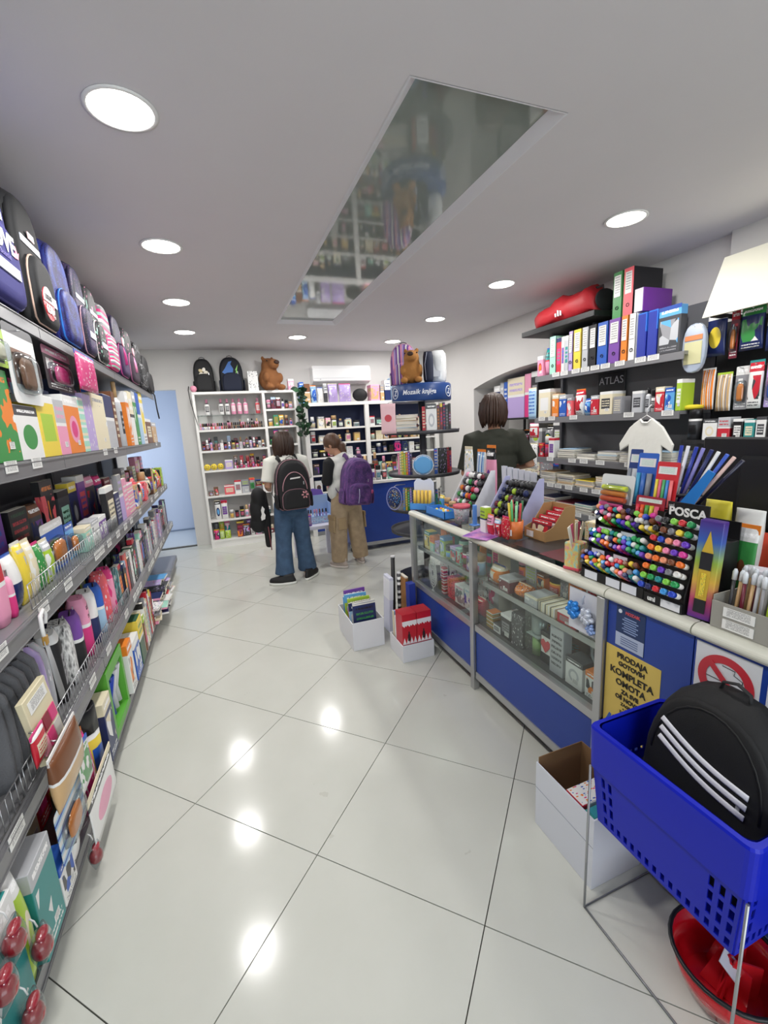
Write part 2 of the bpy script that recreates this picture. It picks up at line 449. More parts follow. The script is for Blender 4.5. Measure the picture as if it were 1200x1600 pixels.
# downlights
M_LED = mat('#fffaf0', .5, emit=14.0, name='led_diffuser'); M_RIM = mat('#f2f2f0', .4, name='lamp_rim')
rim_me = lathe([(.098,.0),(.112,-.002),(.114,-.006),(.100,-.008),(.098,-.004),(.098,0)], 28)
led_me = lathe([(.0001,-.004),(.098,-.004),(.098,.0),(.0001,.0)], 28)
for k, (lx, ly) in enumerate(LAMPS):
    side = ['over the aisle by the black and LOVE school bags', 'over the aisle halfway along the glass panel', 'over the aisle by the far end of the glass panel', 'by the back wall and the side passage', 'above the sloping cream canopy', 'above the red sports bag and files', 'above the arched niche', 'in the corner above the book tower', 'between the glass panel and the air conditioner'][k] if k < 9 else 'added out of view to light the near end'
    t = thing('ceiling_downlight', 'round white recessed ceiling downlight '+side, 'downlight', (lx, ly, CEIL), 0, 'downlights in the ceiling')
    part('rim', rim_me, M_RIM, t); part('diffuser', led_me, M_LED, t)
    lo = area_light('downlight_lamp', (lx, ly, CEIL-.012), (0,0,0), .19, .19, LAMP_W, (1.0, .985, .968), 'DISK', PI)

# walls
struct('wall_left', boxes([(XL-.1, XL, YF, YB, 0, CEIL)]), M_WALL)
DX = -.43                                          # right jamb of the passage opening in the back wall
struct('wall_back', boxes([(DX, XR, YB, YB+.12, 0, CEIL), (XL-.1, DX, YB, YB+.12, 2.09, CEIL), ]), M_WALL)
struct('wall_passage', boxes([(DX, DX+.1, YB+.12, YP, 0, 2.3), (XL-1.6, XL-1.5, YB, YP, 0, 2.3), (XL-1.6, XL-.1, YB, YB+.1, 0, 2.3), (XL-1.6, DX+.1, YB+.12, YP+.1, 2.3, 2.4), (XL-1.6, DX+.1, YP+.02, YP+.1, 0, 2.3)]), mat('#cfd6de', .8, name='passage_paint'))
dr = struct('door_1', boxes([(XL-1.4, DX-.005, YP-.03, YP+.015, .02, 2.2)]), mat('#c6d0e4', .6, name='door_blue'))
struct('trim_1', boxes([(XL-1.4, DX, YP-.04, YP-.031, 0.0, .025)]), mat('#7f8da3', .5))
area_light('passage_daylight', (-1.9, 7.0, 1.4), (0, PI/2, 0), 1.2, .9, 14, (.88, .94, 1.0)).rotation_euler = (0, -PI/2, 0)
# right wall with segmental-arch niche
NY0, NY1, NZS, NZT, ND = 2.55, 5.15, 1.90, 2.06, .55
def arch_z(y):
    t = (y-NY0)/(NY1-NY0)*2-1
    return NZS + (NZT-NZS)*(1-t*t)
bm = bmesh.new(); N = 28
ys = [NY0+(NY1-NY0)*k/N for k in range(N+1)]
def quad(*p): bm.faces.new([bm.verts.new(q) for q in p])
quad((XR, YF, 0), (XR, NY0, 0), (XR, NY0, CEIL), (XR, YF, CEIL)); quad((XR, NY1, 0), (XR, YB, 0), (XR, YB, CEIL), (XR, NY1, CEIL))
for a, b in zip(ys, ys[1:]):
    quad((XR, a, arch_z(a)), (XR, b, arch_z(b)), (XR, b, CEIL), (XR, a, CEIL))
    quad((XR, a, arch_z(a)), (XR, b, arch_z(b)), (XR+ND, b, arch_z(b)), (XR+ND, a, arch_z(a)))
    quad((XR+ND, a, 0), (XR+ND, b, 0), (XR+ND, b, arch_z(b)), (XR+ND, a, arch_z(a)))
quad((XR, NY0, 0), (XR+ND, NY0, 0), (XR+ND, NY0, NZS), (XR, NY0, NZS)); quad((XR, NY1, 0), (XR+ND, NY1, 0), (XR+ND, NY1, NZS), (XR, NY1, NZS))
bmesh.ops.remove_doubles(bm, verts=bm.verts[:], dist=1e-5)
bmesh.ops.recalc_face_normals(bm, faces=bm.faces[:])
struct('wall_right', from_bm('wall_right', bm), M_WALL)
struct('wall_right_outer', boxes([(XR+ND+.02, XR+ND+.1, YF, YB, 0, CEIL+.12), (XR+.001, XR+ND+.02, YF, YB, CEIL, CEIL+.12)]), M_WALL)
# shop front behind the photographer: pillars, lintel, sill and a glazed opening
struct('wall_front', boxes([(XL-.1, -.9, YF-.15, YF, 0, CEIL), (2.7, XR, YF-.15, YF, 0, CEIL), (-.9, 2.7, YF-.15, YF, 2.45, CEIL), (-.9, 2.7, YF-.15, YF, 0, .45)]), M_WALL)
wf = struct('window_1', boxes([(-.9, -.85, YF-.12, YF-.06, .45, 2.45), (2.65, 2.7, YF-.12, YF-.06, .45, 2.45), (.87, .93, YF-.12, YF-.06, .45, 2.45), (-.85, 2.65, YF-.12, YF-.06, .45, .5), (-.85, 2.65, YF-.12, YF-.06, 2.4, 2.45)]), mat('#8d9196', .4, .6))
for a, b in ((-.85, .87), (.93, 2.65)): part('pane', boxes([(a, b, YF-.095, YF-.09, .5, 2.4)]), glass_mat('clear_pane'), wf)
# vertical wall step above the right shelves
struct('trim_2', boxes([(XR-.05, XR, YF, 2.05, 1.2, CEIL)]), M_WALL)
# ================================================================== furniture
M_GREY = mat('#8b8b8d', .38, .35, name='shelf_metal'); M_RAILG = mat('#87878a', .35, .4, name='rail_metal'); M_DKGREY = mat('#55555a', .5, .2, name='back_metal')
M_TAG = prnt('#e9e9e6', '#5c5c60', '#44464a', '#9a9a9a', 'text', 3); M_PLASTIC = glass_mat('rail_film', '#f2f4f4')
M_WHITE = mat('#e9e8e4', .42, name='white_laminate'); M_ALU = mat('#b9babb', .32, .75, name='aluminium'); M_CREAM = mat('#d6d6c8', .35, name='cream_rim')
M_BLUE = mat('#1f3f96', .38, name='blue_laminate'); M_NAVY = mat('#15244f', .5, name='navy_back'); M_BLACK = mat('#111214', .5, name='black_matte')
M_GLASS = glass_mat('case_glass', '#f6faf8', .035)
# ---- left gondola: four bays along the left wall
LX0, LX1 = -1.06, -.60
LZ = [.14, .55, .985, 1.45, 1.955]                 # shelf surfaces
BAYS = [(-.55, .80), (.80, 2.15), (2.15, 3.50), (3.50, 4.85), (4.85, 5.50)]
tag_me = box(.085, .0016, .036)
for k, (a, b) in enumerate(BAYS):
    t = thing('gondola_shelving', ['grey metal wall shelving bay by the shop window', 'grey metal shelving bay with tall boxes on its upper shelf', 'grey metal wall shelving bay holding pencil cases', 'grey metal wall shelving bay near the far notebooks', 'short grey metal end bay of the wall shelving by the passage'][k], 'shelving', (0, 0, 0), 0, 'long wall shelving bays')
    part('back_panel', boxes([(LX0-.03, LX0-.015, a, b-.002, .1, 2.0)]), M_DKGREY, t)
    part('plinth', boxes([(LX0, LX1-.035, a, b-.002, 0, .10)]), M_GREY, t)
    for z in LZ:
        f = LX1 if z > .2 else LX1-.01
        s = part('shelf', boxes([(LX0-.015, f-.004, a+.002, b-.004, z-.022, z)]), M_GREY, t)
        part('price_rail', boxes([(f-.004, f+.004, a+.002, b-.004, z-.055, z-.004), (f+.004, f+.007, a+.002, b-.004, z-.055, z-.052), (f+.004, f+.007, a+.002, b-.004, z-.010, z-.006)]), M_RAILG, s)
        if 0.3 < z < 1.9:
            yy = a + .1
            while yy < b-.12:
                if R0.random() < (.75 if z < 1.2 else .2):
                    part('price_tag', tag_me, M_TAG, s, (f+.006, yy, z-.030), (0, -PI/2*0, PI/2))
                yy += R0.choice((.095, .11, .16, .22))
    part('upright', boxes([(LX0-.015, LX0+.012, a, a+.03, 0, 2.12)]), M_DKGREY, t)
    part('upright', boxes([(LX0-.015, LX0+.012, b-.034, b-.004, 0, 2.12)]), M_DKGREY, t)

# ---- right wall shelving
RXF, RXB = 2.85, 3.17
RZ = [.40, .66, .885, 1.125, 1.49, 1.865]
RY_N, RY_F = 2.06, 3.47
t = thing('wall_shelving', 'grey metal shelving with binders along its top shelf behind the counter', 'shelving', (0, 0, 0))
part('back_panel', boxes([(RXB, RXB+.015, RY_N, RY_F, .1, 2.2)]), mat('#6f7072', .6), t)
part('base', boxes([(RXF+.03, RXB, RY_N, RY_F, 0, .1)]), M_GREY, t)
for z in RZ:
    s = part('shelf', boxes([(RXF, RXB, RY_N, RY_F, z-.022, z)]), M_GREY, t)
    part('price_rail', boxes([(RXF-.008, RXF, RY_N, RY_F, z-.05, z-.004)]), M_RAILG, s)
    yy = RY_N+.08
    while yy < RY_F-.06:
        if R0.random() < .7: part('price_tag', tag_me, M_TAG, s, (RXF-.010, yy, z-.028), (0, 0, -PI/2))
        yy += R0.choice((.1, .13, .17))
for y in (RY_N, RY_F-.03): part('upright', boxes([(RXB-.03, RXB, y, y+.03, 0, 2.2)]), M_DKGREY, t)
# black peg wall to its right
PY0, PY1 = -.2, 2.05
t = thing('peg_wall', 'black slatted peg wall with hanging packs and sloping cream canopy', 'shelving', (0, 0, 0))
part('back_panel', boxes([(RXB-.03, RXB+.01, PY0, PY1, .1, 2.03)]), mat('#17181a', .6), t)
part('base', boxes([(RXF+.05, RXB-.03, PY0, PY1, 0, .3)]), M_BLACK, t)
for z in (1.02, 1.30): part('shelf', boxes([(RXF+.02, RXB-.03, PY0, PY1, z-.02, z)]), mat('#1c1d20', .5), t)
bm = bmesh.new(); pts = [(2.845, 2.035), (2.865, 2.035), (3.02, 2.385), (3.0, 2.385)]
A = [bm.verts.new((x, PY0, z)) for x, z in pts]; B_ = [bm.verts.new((x, 1.965, z)) for x, z in pts]
bm.faces.new(A); bm.faces.new(B_[::-1])
for k in range(4): bm.faces.new((A[k], A[(k+1)%4], B_[(k+1)%4], B_[k]))
bmesh.ops.recalc_face_normals(bm, faces=bm.faces[:])
part('canopy_board', from_bm('canopy', bm), mat('#dcdac9', .6), t, label='sloping cream board')
part('canopy_bracket', boxes([(2.866, RXB-.03, 1.90, 1.93, 2.03, 2.05), (2.866, RXB-.03, .1, .13, 2.03, 2.05)]), M_BLACK, t)
# black shelf board above the binders
t = thing('wall_shelf', 'black wall shelf board carrying the red sports bag', 'shelf', (0, 0, 2.235))
part('board', boxes([(2.80, 3.225, 2.76, 3.62, 0, .045)], .003), M_BLACK, t)
part('bracket', boxes([(3.0, 3.225, 2.95, 2.97, -.02, 0)]), M_DKGREY, t); part('bracket', boxes([(3.0, 3.225, 3.42, 3.44, -.02, 0)]), M_DKGREY, t)

# ---- white cosmetics shelf against the back wall
WY0, WY1 = 6.12, 6.39
t = thing('cosmetics_shelf', 'tall white open shelf unit full of cosmetics against back wall', 'shelving', (0, 0, 0))
WX0, WXM, WX1 = -.235, .615, 1.06
part('side_panel', boxes([(WX0, WX0+.03, WY0, WY1, 0, 2.0)]), M_WHITE, t); part('side_panel', boxes([(WXM, WXM+.035, WY0, WY1, 0, 2.0)]), M_WHITE, t); part('side_panel', boxes([(WX1-.03, WX1, WY0, WY1, 0, 2.0)]), M_WHITE, t)
part('top_board', boxes([(WX0, WX1, WY0-.004, WY1, 2.0, 2.03)]), M_WHITE, t); part('back_board', boxes([(WX0, WX1, WY1-.012, WY1-.002, .0, 2.0)]), mat('#c9c8c6', .6), t)
part('plinth', boxes([(WX0+.03, WX1-.03, WY0+.01, WY0+.03, 0, .085)]), M_WHITE, t)
WZ = [.11, .38, .705, 1.04, 1.295, 1.56]; WZ2 = [.11, .42, .74, 1.05, 1.32, 1.565, 1.79]
for z in WZ: part('shelf', boxes([(WX0+.03, WXM, WY0, WY1-.012, z-.025, z)]), M_WHITE, t)
part('shelf', boxes([(WX0+.03, WXM, WY0+.09, WY1-.012, 1.735, 1.745)]), M_GLASS, t, label='thin glass shelf')
for z in WZ2: part('shelf', boxes([(WXM+.035, WX1-.03, WY0, WY1-.012, z-.025, z)]), M_WHITE, t)
# ---- blue-backed vitrine right of it
VY0, VY1, VX0, VX1, VXM = 6.0, 6.38, 1.12, 3.15, 2.02
t = thing('glass_vitrine', 'white framed display vitrine with navy back and shelves', 'cabinet', (0, 0, 0))
part('back_board', boxes([(VX0, VX1, VY1-.02, VY1, .05, 1.82)]), M_NAVY, t)
for x in (VX0, VXM-.03, VX1-.06): part('post', boxes([(x, x+.06, VY0, VY0+.05, 0, 1.83)], .003), M_WHITE, t); 
for x in (VX0, VX1-.06): part('post', boxes([(x, x+.06, VY1-.07, VY1-.02, 0, 1.83)], .003), M_WHITE, t)
part('top_frame', boxes([(VX0, VX1, VY0-.003, VY0+.05, 1.80, 1.845)]), M_WHITE, t); part('top_board', boxes([(VX0, VX1, VY0+.05, VY1, 1.825, 1.845)]), M_WHITE, t)
VZ = [.30, .62, .86, 1.10, 1.30, 1.50]
for k, z in enumerate(VZ):
    for a, b in ((VX0+.06, VXM-.03), (VXM+.03, VX1-.06)):
        s = part('shelf', boxes([(a, b, VY0+.03, VY1-.02, z-.014, z)]), M_GLASS if z < 1.5 else M_WHITE, t)
        part('price_rail', boxes([(a, b, VY0+.024, VY0+.030, z-.02, z+.004)]), M_WHITE, s)
part('base', boxes([(VX0+.06, VX1-.06, VY0+.02, VY1-.02, .06, .26)]), M_BLUE, t); part('plinth', boxes([(VX0+.06, VX1-.06, VY0+.05, VY1-.02, 0, .06)]), M_ALU, t)
# ---- free-standing blue counter in front of it
t = thing('blue_counter', 'low blue sales counter with white top edge behind the person in beige trousers', 'counter', (0, 0, 0))
part('front_panel', boxes([(1.36, 2.42, 4.96, 4.98, .10, .815)]), M_BLUE, t); part('side_panel', boxes([(1.36, 1.38, 4.98, 5.42, .10, .815)]), M_BLUE, t); part('side_panel', boxes([(2.40, 2.42, 4.98, 5.42, .10, .815)]), M_BLUE, t)
part('back_panel', boxes([(1.38, 2.40, 5.40, 5.42, .10, .815)]), M_BLUE, t)
part('worktop', boxes([(1.34, 2.44, 4.94, 5.44, .815, .85)], .004), M_WHITE, t); part('base_rail', boxes([(1.36, 2.42, 4.955, 4.985, .06, .10)]), M_ALU, t)
for x in (1.38, 2.36):
    for y in (4.99, 5.37): part('leg', box(.04, .04, .10), M_BLACK, t, (x+.02, y+.02, 0))
# ---- small lilac-white table
t = thing('side_table', 'small square white table with straight legs between the two customers', 'table', (.93, 4.93, 0))
M_TBL = mat('#dcdcec', .4, name='table_white')
part('tabletop', box(.44, .44, .04, .004), M_TBL, t, (0, 0, .40))
for sx in (-1, 1):
    for sy in (-1, 1): part('leg', box(.045, .045, .40), M_TBL, t, (sx*.195, sy*.195, 0))
# ---- service counter on the right: two glazed cases and two closed units
CX0, CX1 = 1.20, 1.76
def counter(y0, y1, glazed, label, ends):
    t = thing('service_counter', label, 'counter', (0, 0, 0), 0, 'service counter units')
    a, b = y0+.002, y1-.002
    part('kick_plate', boxes([(CX0+.06, CX0+.075, a, b, 0, .075)]), mat('#6d6e70', .5), t)
    part('lower_rail', boxes([(CX0+.004, CX0+.03, a, b, .075, .115)]), M_ALU, t)
    if glazed:
        part('front_panel', boxes([(CX0+.010, CX0+.024, a, b, .115, .365)]), M_BLUE, t)
        part('middle_rail', boxes([(CX0+.002, CX0+.032, a, b, .365, .40)]), M_ALU, t)
        part('case_floor', boxes([(CX0+.032, CX1-.02, a, b, .382, .398)]), mat('#4a4b4d', .5), t)
        part('front_glass', boxes([(CX0+.012, CX0+.018, a+.02, b-.02, .40, .868)]), M_GLASS, t)
        part('top_glass', boxes([(CX0+.028, CX1-.03, a, b, .890, .898)]), M_GLASS, t)
        part('glass_shelf', boxes([(CX0+.05, CX1-.04, a+.02, b-.02, .642, .650)]), M_GLASS, t)
        part('shelf_rail', boxes([(CX0+.044, CX0+.05, a+.02, b-.02, .628, .654)]), M_ALU, t)
        part('back_panel', boxes([(CX1-.02, CX1, a, b, .115, .898)]), mat('#9b9ca0', .5), t)
    else:
        part('front_panel', boxes([(CX0+.010, CX0+.024, a, b, .115, .872)]), M_BLUE, t)
        part('worktop', boxes([(CX0+.028, CX1, a, b, .878, .898)]), mat('#55565a', .45), t)
        part('back_panel', boxes([(CX1-.02, CX1, a, b, .115, .878)]), mat('#9b9ca0', .5), t)
    bm = bmesh.new(); prof = []
    for k in range(13):
        an = PI*.5 + PI*k/12; prof.append((CX0+.014+.026*math.cos(an), .886+.02*math.sin(an)))
    prof += [(CX0+.03, .866), (CX0+.03, .906)]
    loft([[(x, y, z) for x, z in prof] for y in (a, b)], True, bm, False)
    bmesh.ops.recalc_face_normals(bm, faces=bm.faces[:]); part('top_rim', from_bm('rim', bm), M_CREAM, t)
    part('rear_rail', boxes([(CX1-.03, CX1+.002, a, b, .872, .905)]), M_ALU, t)
    for e, y in zip(ends, (y0, y1)):
        if e:
            yy = y+.019 if y == y0 else y-.019
            part('post', boxes([(CX0-.006, CX0+.030, yy-.017, yy+.017, 0, .868)], .002), M_ALU, t)
            part('post', boxes([(CX1-.03, CX1+.004, yy-.017, yy+.017, 0, .872)], .002), M_ALU, t)
counter(1.94, 2.76, True, 'glazed counter case with blue base holding board games and craft sets', (1, 1))
counter(1.08, 1.94, True, 'glazed counter case with blue base holding speakers and mugs', (1, 0))
counter(.78, 1.08, False, 'narrow blue counter unit under the marker display', (0, 0))
counter(-.25, .78, False, 'blue counter unit carrying the no smoking sign', (1, 0))
# ---- round book tower
KX, KY = 1.79, 3.74
t = thing('book_tower', 'round rotating book display with blue drum header', 'display', (KX, KY, 0))
part('base', lathe([(.0,0),(.30,0),(.30,.03),(.05,.05),(.0,.05)], 28), M_BLACK, t); part('column', lathe([(.0,.05),(.03,.05),(.03,1.69),(0,1.69)], 12), M_DKGREY, t)
KZ = [.50, Z_at(800, 1.7, 3.46), Z_at(744, 1.7, 3.46), Z_at(676, 1.7, 3.46)]
for z in KZ: part('shelf_tray', lathe([(.0,z-.012),(.335,z-.012),(.34,z+.02),(.332,z+.02),(.328,z),(0,z)], 28), mat('#3a3b40', .45), t)
hd = part('drum_header', lathe([(.0,1.69),(.262,1.69),(.27,1.70),(.27,1.83),(.262,1.84),(0,1.84)], 40), mat('#21437f', .35, name='drum_blue'), t, label='blue drum header with white lettering')
def on_drum(s, size, ang0, z, bold=0.0):
    me = text_mesh(s, size, .0006, bold=bold, shear=.25).copy()
    for v in me.vertices:
        a = ang0 + v.co.x/.271; r = .2715 - v.co.y*1.0
        v.co = Vector((r*math.sin(a), -r*math.cos(a), z+v.co.z))
    return me
M_LETTER = mat('#e6eaf2', .5, name='white_print')
part('lettering', on_drum('Mozaik knjiga', .056, -.52, 1.765, .0010), M_LETTER, hd)
def ring_on_drum(ang0, z, r=.045):
    pth = [(.2725*math.sin(ang0+r*math.cos(q)/.271), -.2725*math.cos(ang0+r*math.cos(q)/.271), z+r*math.sin(q)) for q in [2*PI*k/20 for k in range(20)]]
    return tube(pth, .0035, 5, True)
for a0 in (-1.45, .62):
    part('emblem', ring_on_drum(a0, 1.765), M_LETTER, hd); part('emblem_stroke', on_drum('Z', .062, a0, 1.765, .001), M_LETTER, hd)
# ================================================================== product library
PAL = {'red':'#c42a3a','pink':'#e79ab8','hot pink':'#d8377f','coral':'#e8616a','orange':'#e8832c','yellow':'#e9cf48','lime':'#a8c83c','green':'#3d8f49','dark green':'#27543a','teal':'#2c8c8a','mint':'#a3d8c4','pale blue':'#a9cbe6','light blue':'#5fa5dd','blue':'#2a5cb8','navy':'#202c5c','purple':'#77479f','lilac':'#b7a2d6','maroon':'#6e2233','brown':'#74492f','tan':'#c8a577','cream':'#e4dabd','white':'#e8e8e6','silver':'#b9bbbf','grey':'#929296','charcoal':'#45464a','black':'#1a1a1d'}
BRIGHT = ['red','pink','hot pink','orange','yellow','lime','green','teal','light blue','blue','purple','lilac','white','cream']
COSM = ['brown','maroon','black','charcoal','pink','tan','silver','white','coral','lilac']
PASTEL = ['pink','lilac','mint','pale blue','cream','white','yellow']
DARK = ['black','charcoal','navy','purple','grey','maroon','silver']
_lab = {}
def lab(base, sig, near=None):
    """keep labels apart: a second look with the same words is told by its neighbour"""
    for cand in ([base] + ([base + ' beside the ' + near] if near else []) + ([base + ' behind the ' + near] if near else [])):
        if len(cand.split()) > 16: continue
        if cand not in _lab: _lab[cand] = sig; return cand
    return base
class Row:
    """a shelf front: 'L' faces +x, 'R' faces -x, 'B' faces -y"""
    def __init__(s, side, front, z, place, group, org=None, rz=0.0): s.side, s.front, s.z, s.place, s.group, s.org, s.rz = side, front, z+.0012, place, group, org, rz; s.near = None
    def loc(s, a, d, inset=0.0, dz=0.0):
        if s.side == 'L': return (s.front-inset-d/2, a, s.z+dz), PI/2
        if s.side == 'R': return (s.front+inset+d/2, a, s.z+dz), -PI/2
        if s.side == 'C':
            c_, s_ = math.cos(s.rz), math.sin(s.rz); y = s.front+inset+d/2
            return (s.org[0]+a*c_-y*s_, s.org[1]+a*s_+y*c_, s.z+dz), s.rz
        return (a, s.front+inset+d/2, s.z+dz), 0.0
    def span(s, u0, u1):
        if s.side == 'B': a, b = X_at(u0, s.front, s.z), X_at(u1, s.front, s.z)
        else: a, b = Y_at(u0, s.front, s.z), Y_at(u1, s.front, s.z)
        return min(a, b), max(a, b)
    def height(s, v, a):
        return (Z_at(v, a, s.front) if s.side == 'B' else Z_at(v, s.front, a)) - s.z
STYLES = ['pic','blob','label','half','face','pic','text','dots']
STY_W = {'pic':'picture', 'blob':'swirled', 'label':'labelled', 'half':'two-tone', 'face':'round-motif', 'text':'lettered', 'dots':'dotted', 'stripe':'striped', 'vstripe':'striped', 'galaxy':'speckled', 'squares':'chequered'}
_OV = [None]
def pm(c, style, seed=0, c1=None, c2=None, c3=None, rough=.35):
    if _OV[0] is not None and c1 is None:
        o = [x for x in _OV[0] if x != c]; neu = ['white','cream','silver','grey'][seed % 4]
        neu = 'charcoal' if c in ('white','cream','silver') and style in ('text','label','vstripe') else neu
        c1 = o[0] if o else (neu if neu != c else 'pale blue'); c2 = o[1] if len(o) > 1 else (o[0] if o else c); c3 = 'white' if c != 'white' else 'charcoal'
    r = random.Random(hash((c, style, seed)) if False else sum(map(ord, c+style))*31+seed*97)
    k = list(PAL)
    return prnt(PAL[c], PAL[c1 or r.choice(k)], PAL[c2 or r.choice(k)], PAL[c3 or r.choice(['white','white','black','yellow','red','navy'])], style, seed, rough)
def q(x, s=.004): return max(s, round(x/s)*s)
def hole_card(w_, h_, t_=.0016, key=None):
    """hang card with rounded corners and a slot at the top"""
    k = ('card', q(w_), q(h_))
    if k in MESH: return MESH[k]
    r = min(w_, h_)*.08; pts = []
    for cx, cz, a0 in ((w_/2-r, r, -PI/2), (w_/2-r, h_-r, 0), (-w_/2+r, h_-r, PI/2), (-w_/2+r, r, PI)):
        for i in range(4): a = a0+PI/2*i/3; pts.append((cx+r*math.cos(a), cz+r*math.sin(a)))
    MESH[k] = prism(pts, t_); return MESH[k]
def bubble(w_, h_, d_):
    k = ('bub', q(w_), q(h_), q(d_))
    if k in MESH: return MESH[k]
    R = []
    for t, s in ((0, 1), (.55, .95), (.85, .84), (1, .66)):
        R.append([(x*s, -d_*t, z*s) for x, z, _ in sring(0, 0, 0, w_/2, h_/2, 14, 4)])
    MESH[k] = loft(R); return MESH[k]
M_BLIS = glass_mat('blister_film', '#eaf0f2', .10, .12)
M_PAGES = mat('#e5e1d4', .8, name='paper_edges')
def shell(w_, d_, h_, t_=.003):
    """book cover: two boards and a spine (spine towards -y)"""
    k = ('shell', q(w_,.003), q(d_), q(h_))
    if k in MESH: return MESH[k]
    MESH[k] = boxes([(-w_/2, -w_/2+t_, -d_/2, d_/2, 0, h_), (w_/2-t_, w_/2, -d_/2, d_/2, 0, h_), (-w_/2+t_, w_/2-t_, -d_/2, -d_/2+t_, 0, h_)]); return MESH[k]
def it_carton(t, w_, h_, d_, c, sty, seed):
    part('body', box(q(w_), q(d_), q(h_), .0016), pm(c, sty, seed), t)
    if seed % 3 == 0: part('price_sticker', box(min(.035, w_*.4), .001, min(.022, h_*.2)), M_TAG, t, (w_*.12, -d_/2-.0008, h_*.14))
    if seed % 3 == 1: part('tuck_flap', box(q(w_*.9), q(d_*.9), .003, .001), mat(PAL[c], .5), t, (0, 0, q(h_)))
def it_book(t, w_, h_, d_, c, sty, seed):
    part('cover', shell(w_, d_, h_), pm(c, sty, seed), t)
    part('pages', box(max(.003, w_-.007), d_-.008, h_-.008), M_PAGES, t, (0, .001, .004))
def it_blister(t, w_, h_, d_, c, sty, seed):
    part('card', hole_card(w_, h_), pm(c, sty, seed), t, (0, d_*.35, 0))
    part('blister', bubble(w_*.8, h_*.55, d_*.8), M_BLIS, t, (0, d_*.35-.001, h_*.4))
    cc = random.Random(seed).choice(BRIGHT)
    part('toy', soft(w_*.5, d_*.5, h_*.4, 12, 2.4, 6), mat(PAL[cc], .4), t, (0, d_*.05, h_*.2))
def pouch_mesh(w_, h_, d_):
    k = ('pouch', q(w_), q(h_), q(d_))
    if k in MESH: return MESH[k]
    R = []
    for i in range(9):
        s = i/8; f = math.sin(PI*min(1, max(0, s*.94+.03)))**.6
        R.append(sring(0, 0, h_*s, w_/2*(1-.05*f), max(.0015, d_/2*f), 16, 2.6))
    MESH[k] = loft(R); return MESH[k]
def it_pouch(t, w_, h_, d_, c, sty, seed):
    part('bag', pouch_mesh(w_, h_, d_), pm(c, sty, seed, rough=.22), t)
    part('header_strip', box(q(w_*.98), .004, q(h_*.12)), mat(PAL[random.Random(seed).choice(BRIGHT)], .4), t, (0, 0, h_*.93))
def bottle_meshes(r, h_, kind):
    k = ('bot', q(r,.002), q(h_), kind)
    if k not in MESH:
        if kind == 0: a, b = [(0,0),(r*.95,0),(r,.004),(r,h_*.62),(r*.85,h_*.70),(r*.4,h_*.74),(r*.4,h_*.78),(0,h_*.78)], [(0,h_*.76),(r*.48,h_*.76),(r*.48,h_*.98),(r*.4,h_),(0,h_)]
        elif kind == 1: a, b = [(0,0),(r,0),(r,h_*.68),(r*.9,h_*.70),(0,h_*.70)], [(0,h_*.69),(r*1.02,h_*.69),(r*1.02,h_*.98),(r*.96,h_),(0,h_)]
        else: a, b = [(0,0),(r*.8,0),(r,h_*.3),(r,h_*.55),(r*.75,h_*.55),(r*.75,h_*.6),(0,h_*.6)], [(0,h_*.58),(r*.72,h_*.58),(r*.6,h_),(0,h_)]
        MESH[k] = (lathe(a, 12), lathe(b, 12))
    return MESH[k]
def it_bottle(t, w_, h_, d_, c, sty, seed, kind=None):
    a, b = bottle_meshes(min(w_, d_)/2, h_, seed % 3 if kind is None else kind); r = random.Random(seed)
    part('body', a, pm(c, 'label', seed), t); part('cap', b, mat(PAL[r.choice(['white','black','silver','pink','tan',c])], .3), t)
def it_jar(t, w_, h_, d_, c, sty, seed):
    it_bottle(t, w_, h_, d_, c, sty, seed, 1)
def it_case(t, w_, h_, d_, c, sty, seed):
    part('body', soft(q(w_), q(d_), q(h_), 18, 4.0, 8, .8), pm(c, sty, seed, rough=.6), t)
    part('zipper', tube([(-w_*.36, -d_*.1, h_*.985), (0, -d_*.12, h_*1.0), (w_*.36, -d_*.1, h_*.985)], .003, 6), mat('#2a2a2c', .4, .3), t)
    part('zip_puller', box(.008, .004, .026), mat('#b9babb', .3, .8), t, (w_*.3, -d_*.2-.004, h_*.94))
def it_album(t, w_, h_, d_, c, sty, seed):           # face-out book or notebook, w wide, d thick
    part('cover', box(q(w_), q(d_,.002), q(h_), .001), pm(c, sty, seed), t)
    part('pages', boxes([(-w_/2+.003, w_/2-.001, -d_/2+.002, d_/2-.002, h_, h_+.0012), (w_/2, w_/2+.001, -d_/2+.002, d_/2-.002, .003, h_-.003)]), M_PAGES, t)
def it_ball(t, w_, h_, d_, c, sty, seed):
    r = min(w_, h_)/2
    part('body', ell_mesh((r, r*.9, r)), mat(PAL[c], .5), t, (0, 0, r)); 
    part('eyes', boxes([(-r*.4, -r*.22, -r*.90, -r*.80, r*1.15, r*1.4), (r*.22, r*.4, -r*.90, -r*.80, r*1.15, r*1.4)]), M_BLACK, t)
    part('mouth', tube([(-r*.45, -r*.80, r*.75), (-r*.2, -r*.9, r*.6), (r*.2, -r*.9, r*.6), (r*.45, -r*.80, r*.75)], r*.05, 5), M_BLACK, t)
def it_tube(t, w_, h_, d_, c, sty, seed):            # lipstick-like stick: barrel, ring, cap
    r = min(w_, d_)/2
    k = ('stick', q(r,.001), q(h_))
    if k not in MESH: MESH[k] = (lathe([(0,0),(r,0),(r,h_*.45),(0,h_*.45)], 10), lathe([(0,h_*.45),(r*.92,h_*.45),(r*.92,h_*.52),(0,h_*.52)], 10), lathe([(0,h_*.52),(r,h_*.52),(r,h_*.96),(r*.8,h_),(0,h_)], 10))
    a, b, c_ = MESH[k]
    part('barrel', a, mat(PAL[c], .35), t); part('ring', b, mat('#c9b27a', .3, .8), t); part('cap', c_, mat(PAL[random.Random(seed).choice(['black','charcoal','maroon','brown','pink',c])], .3), t)
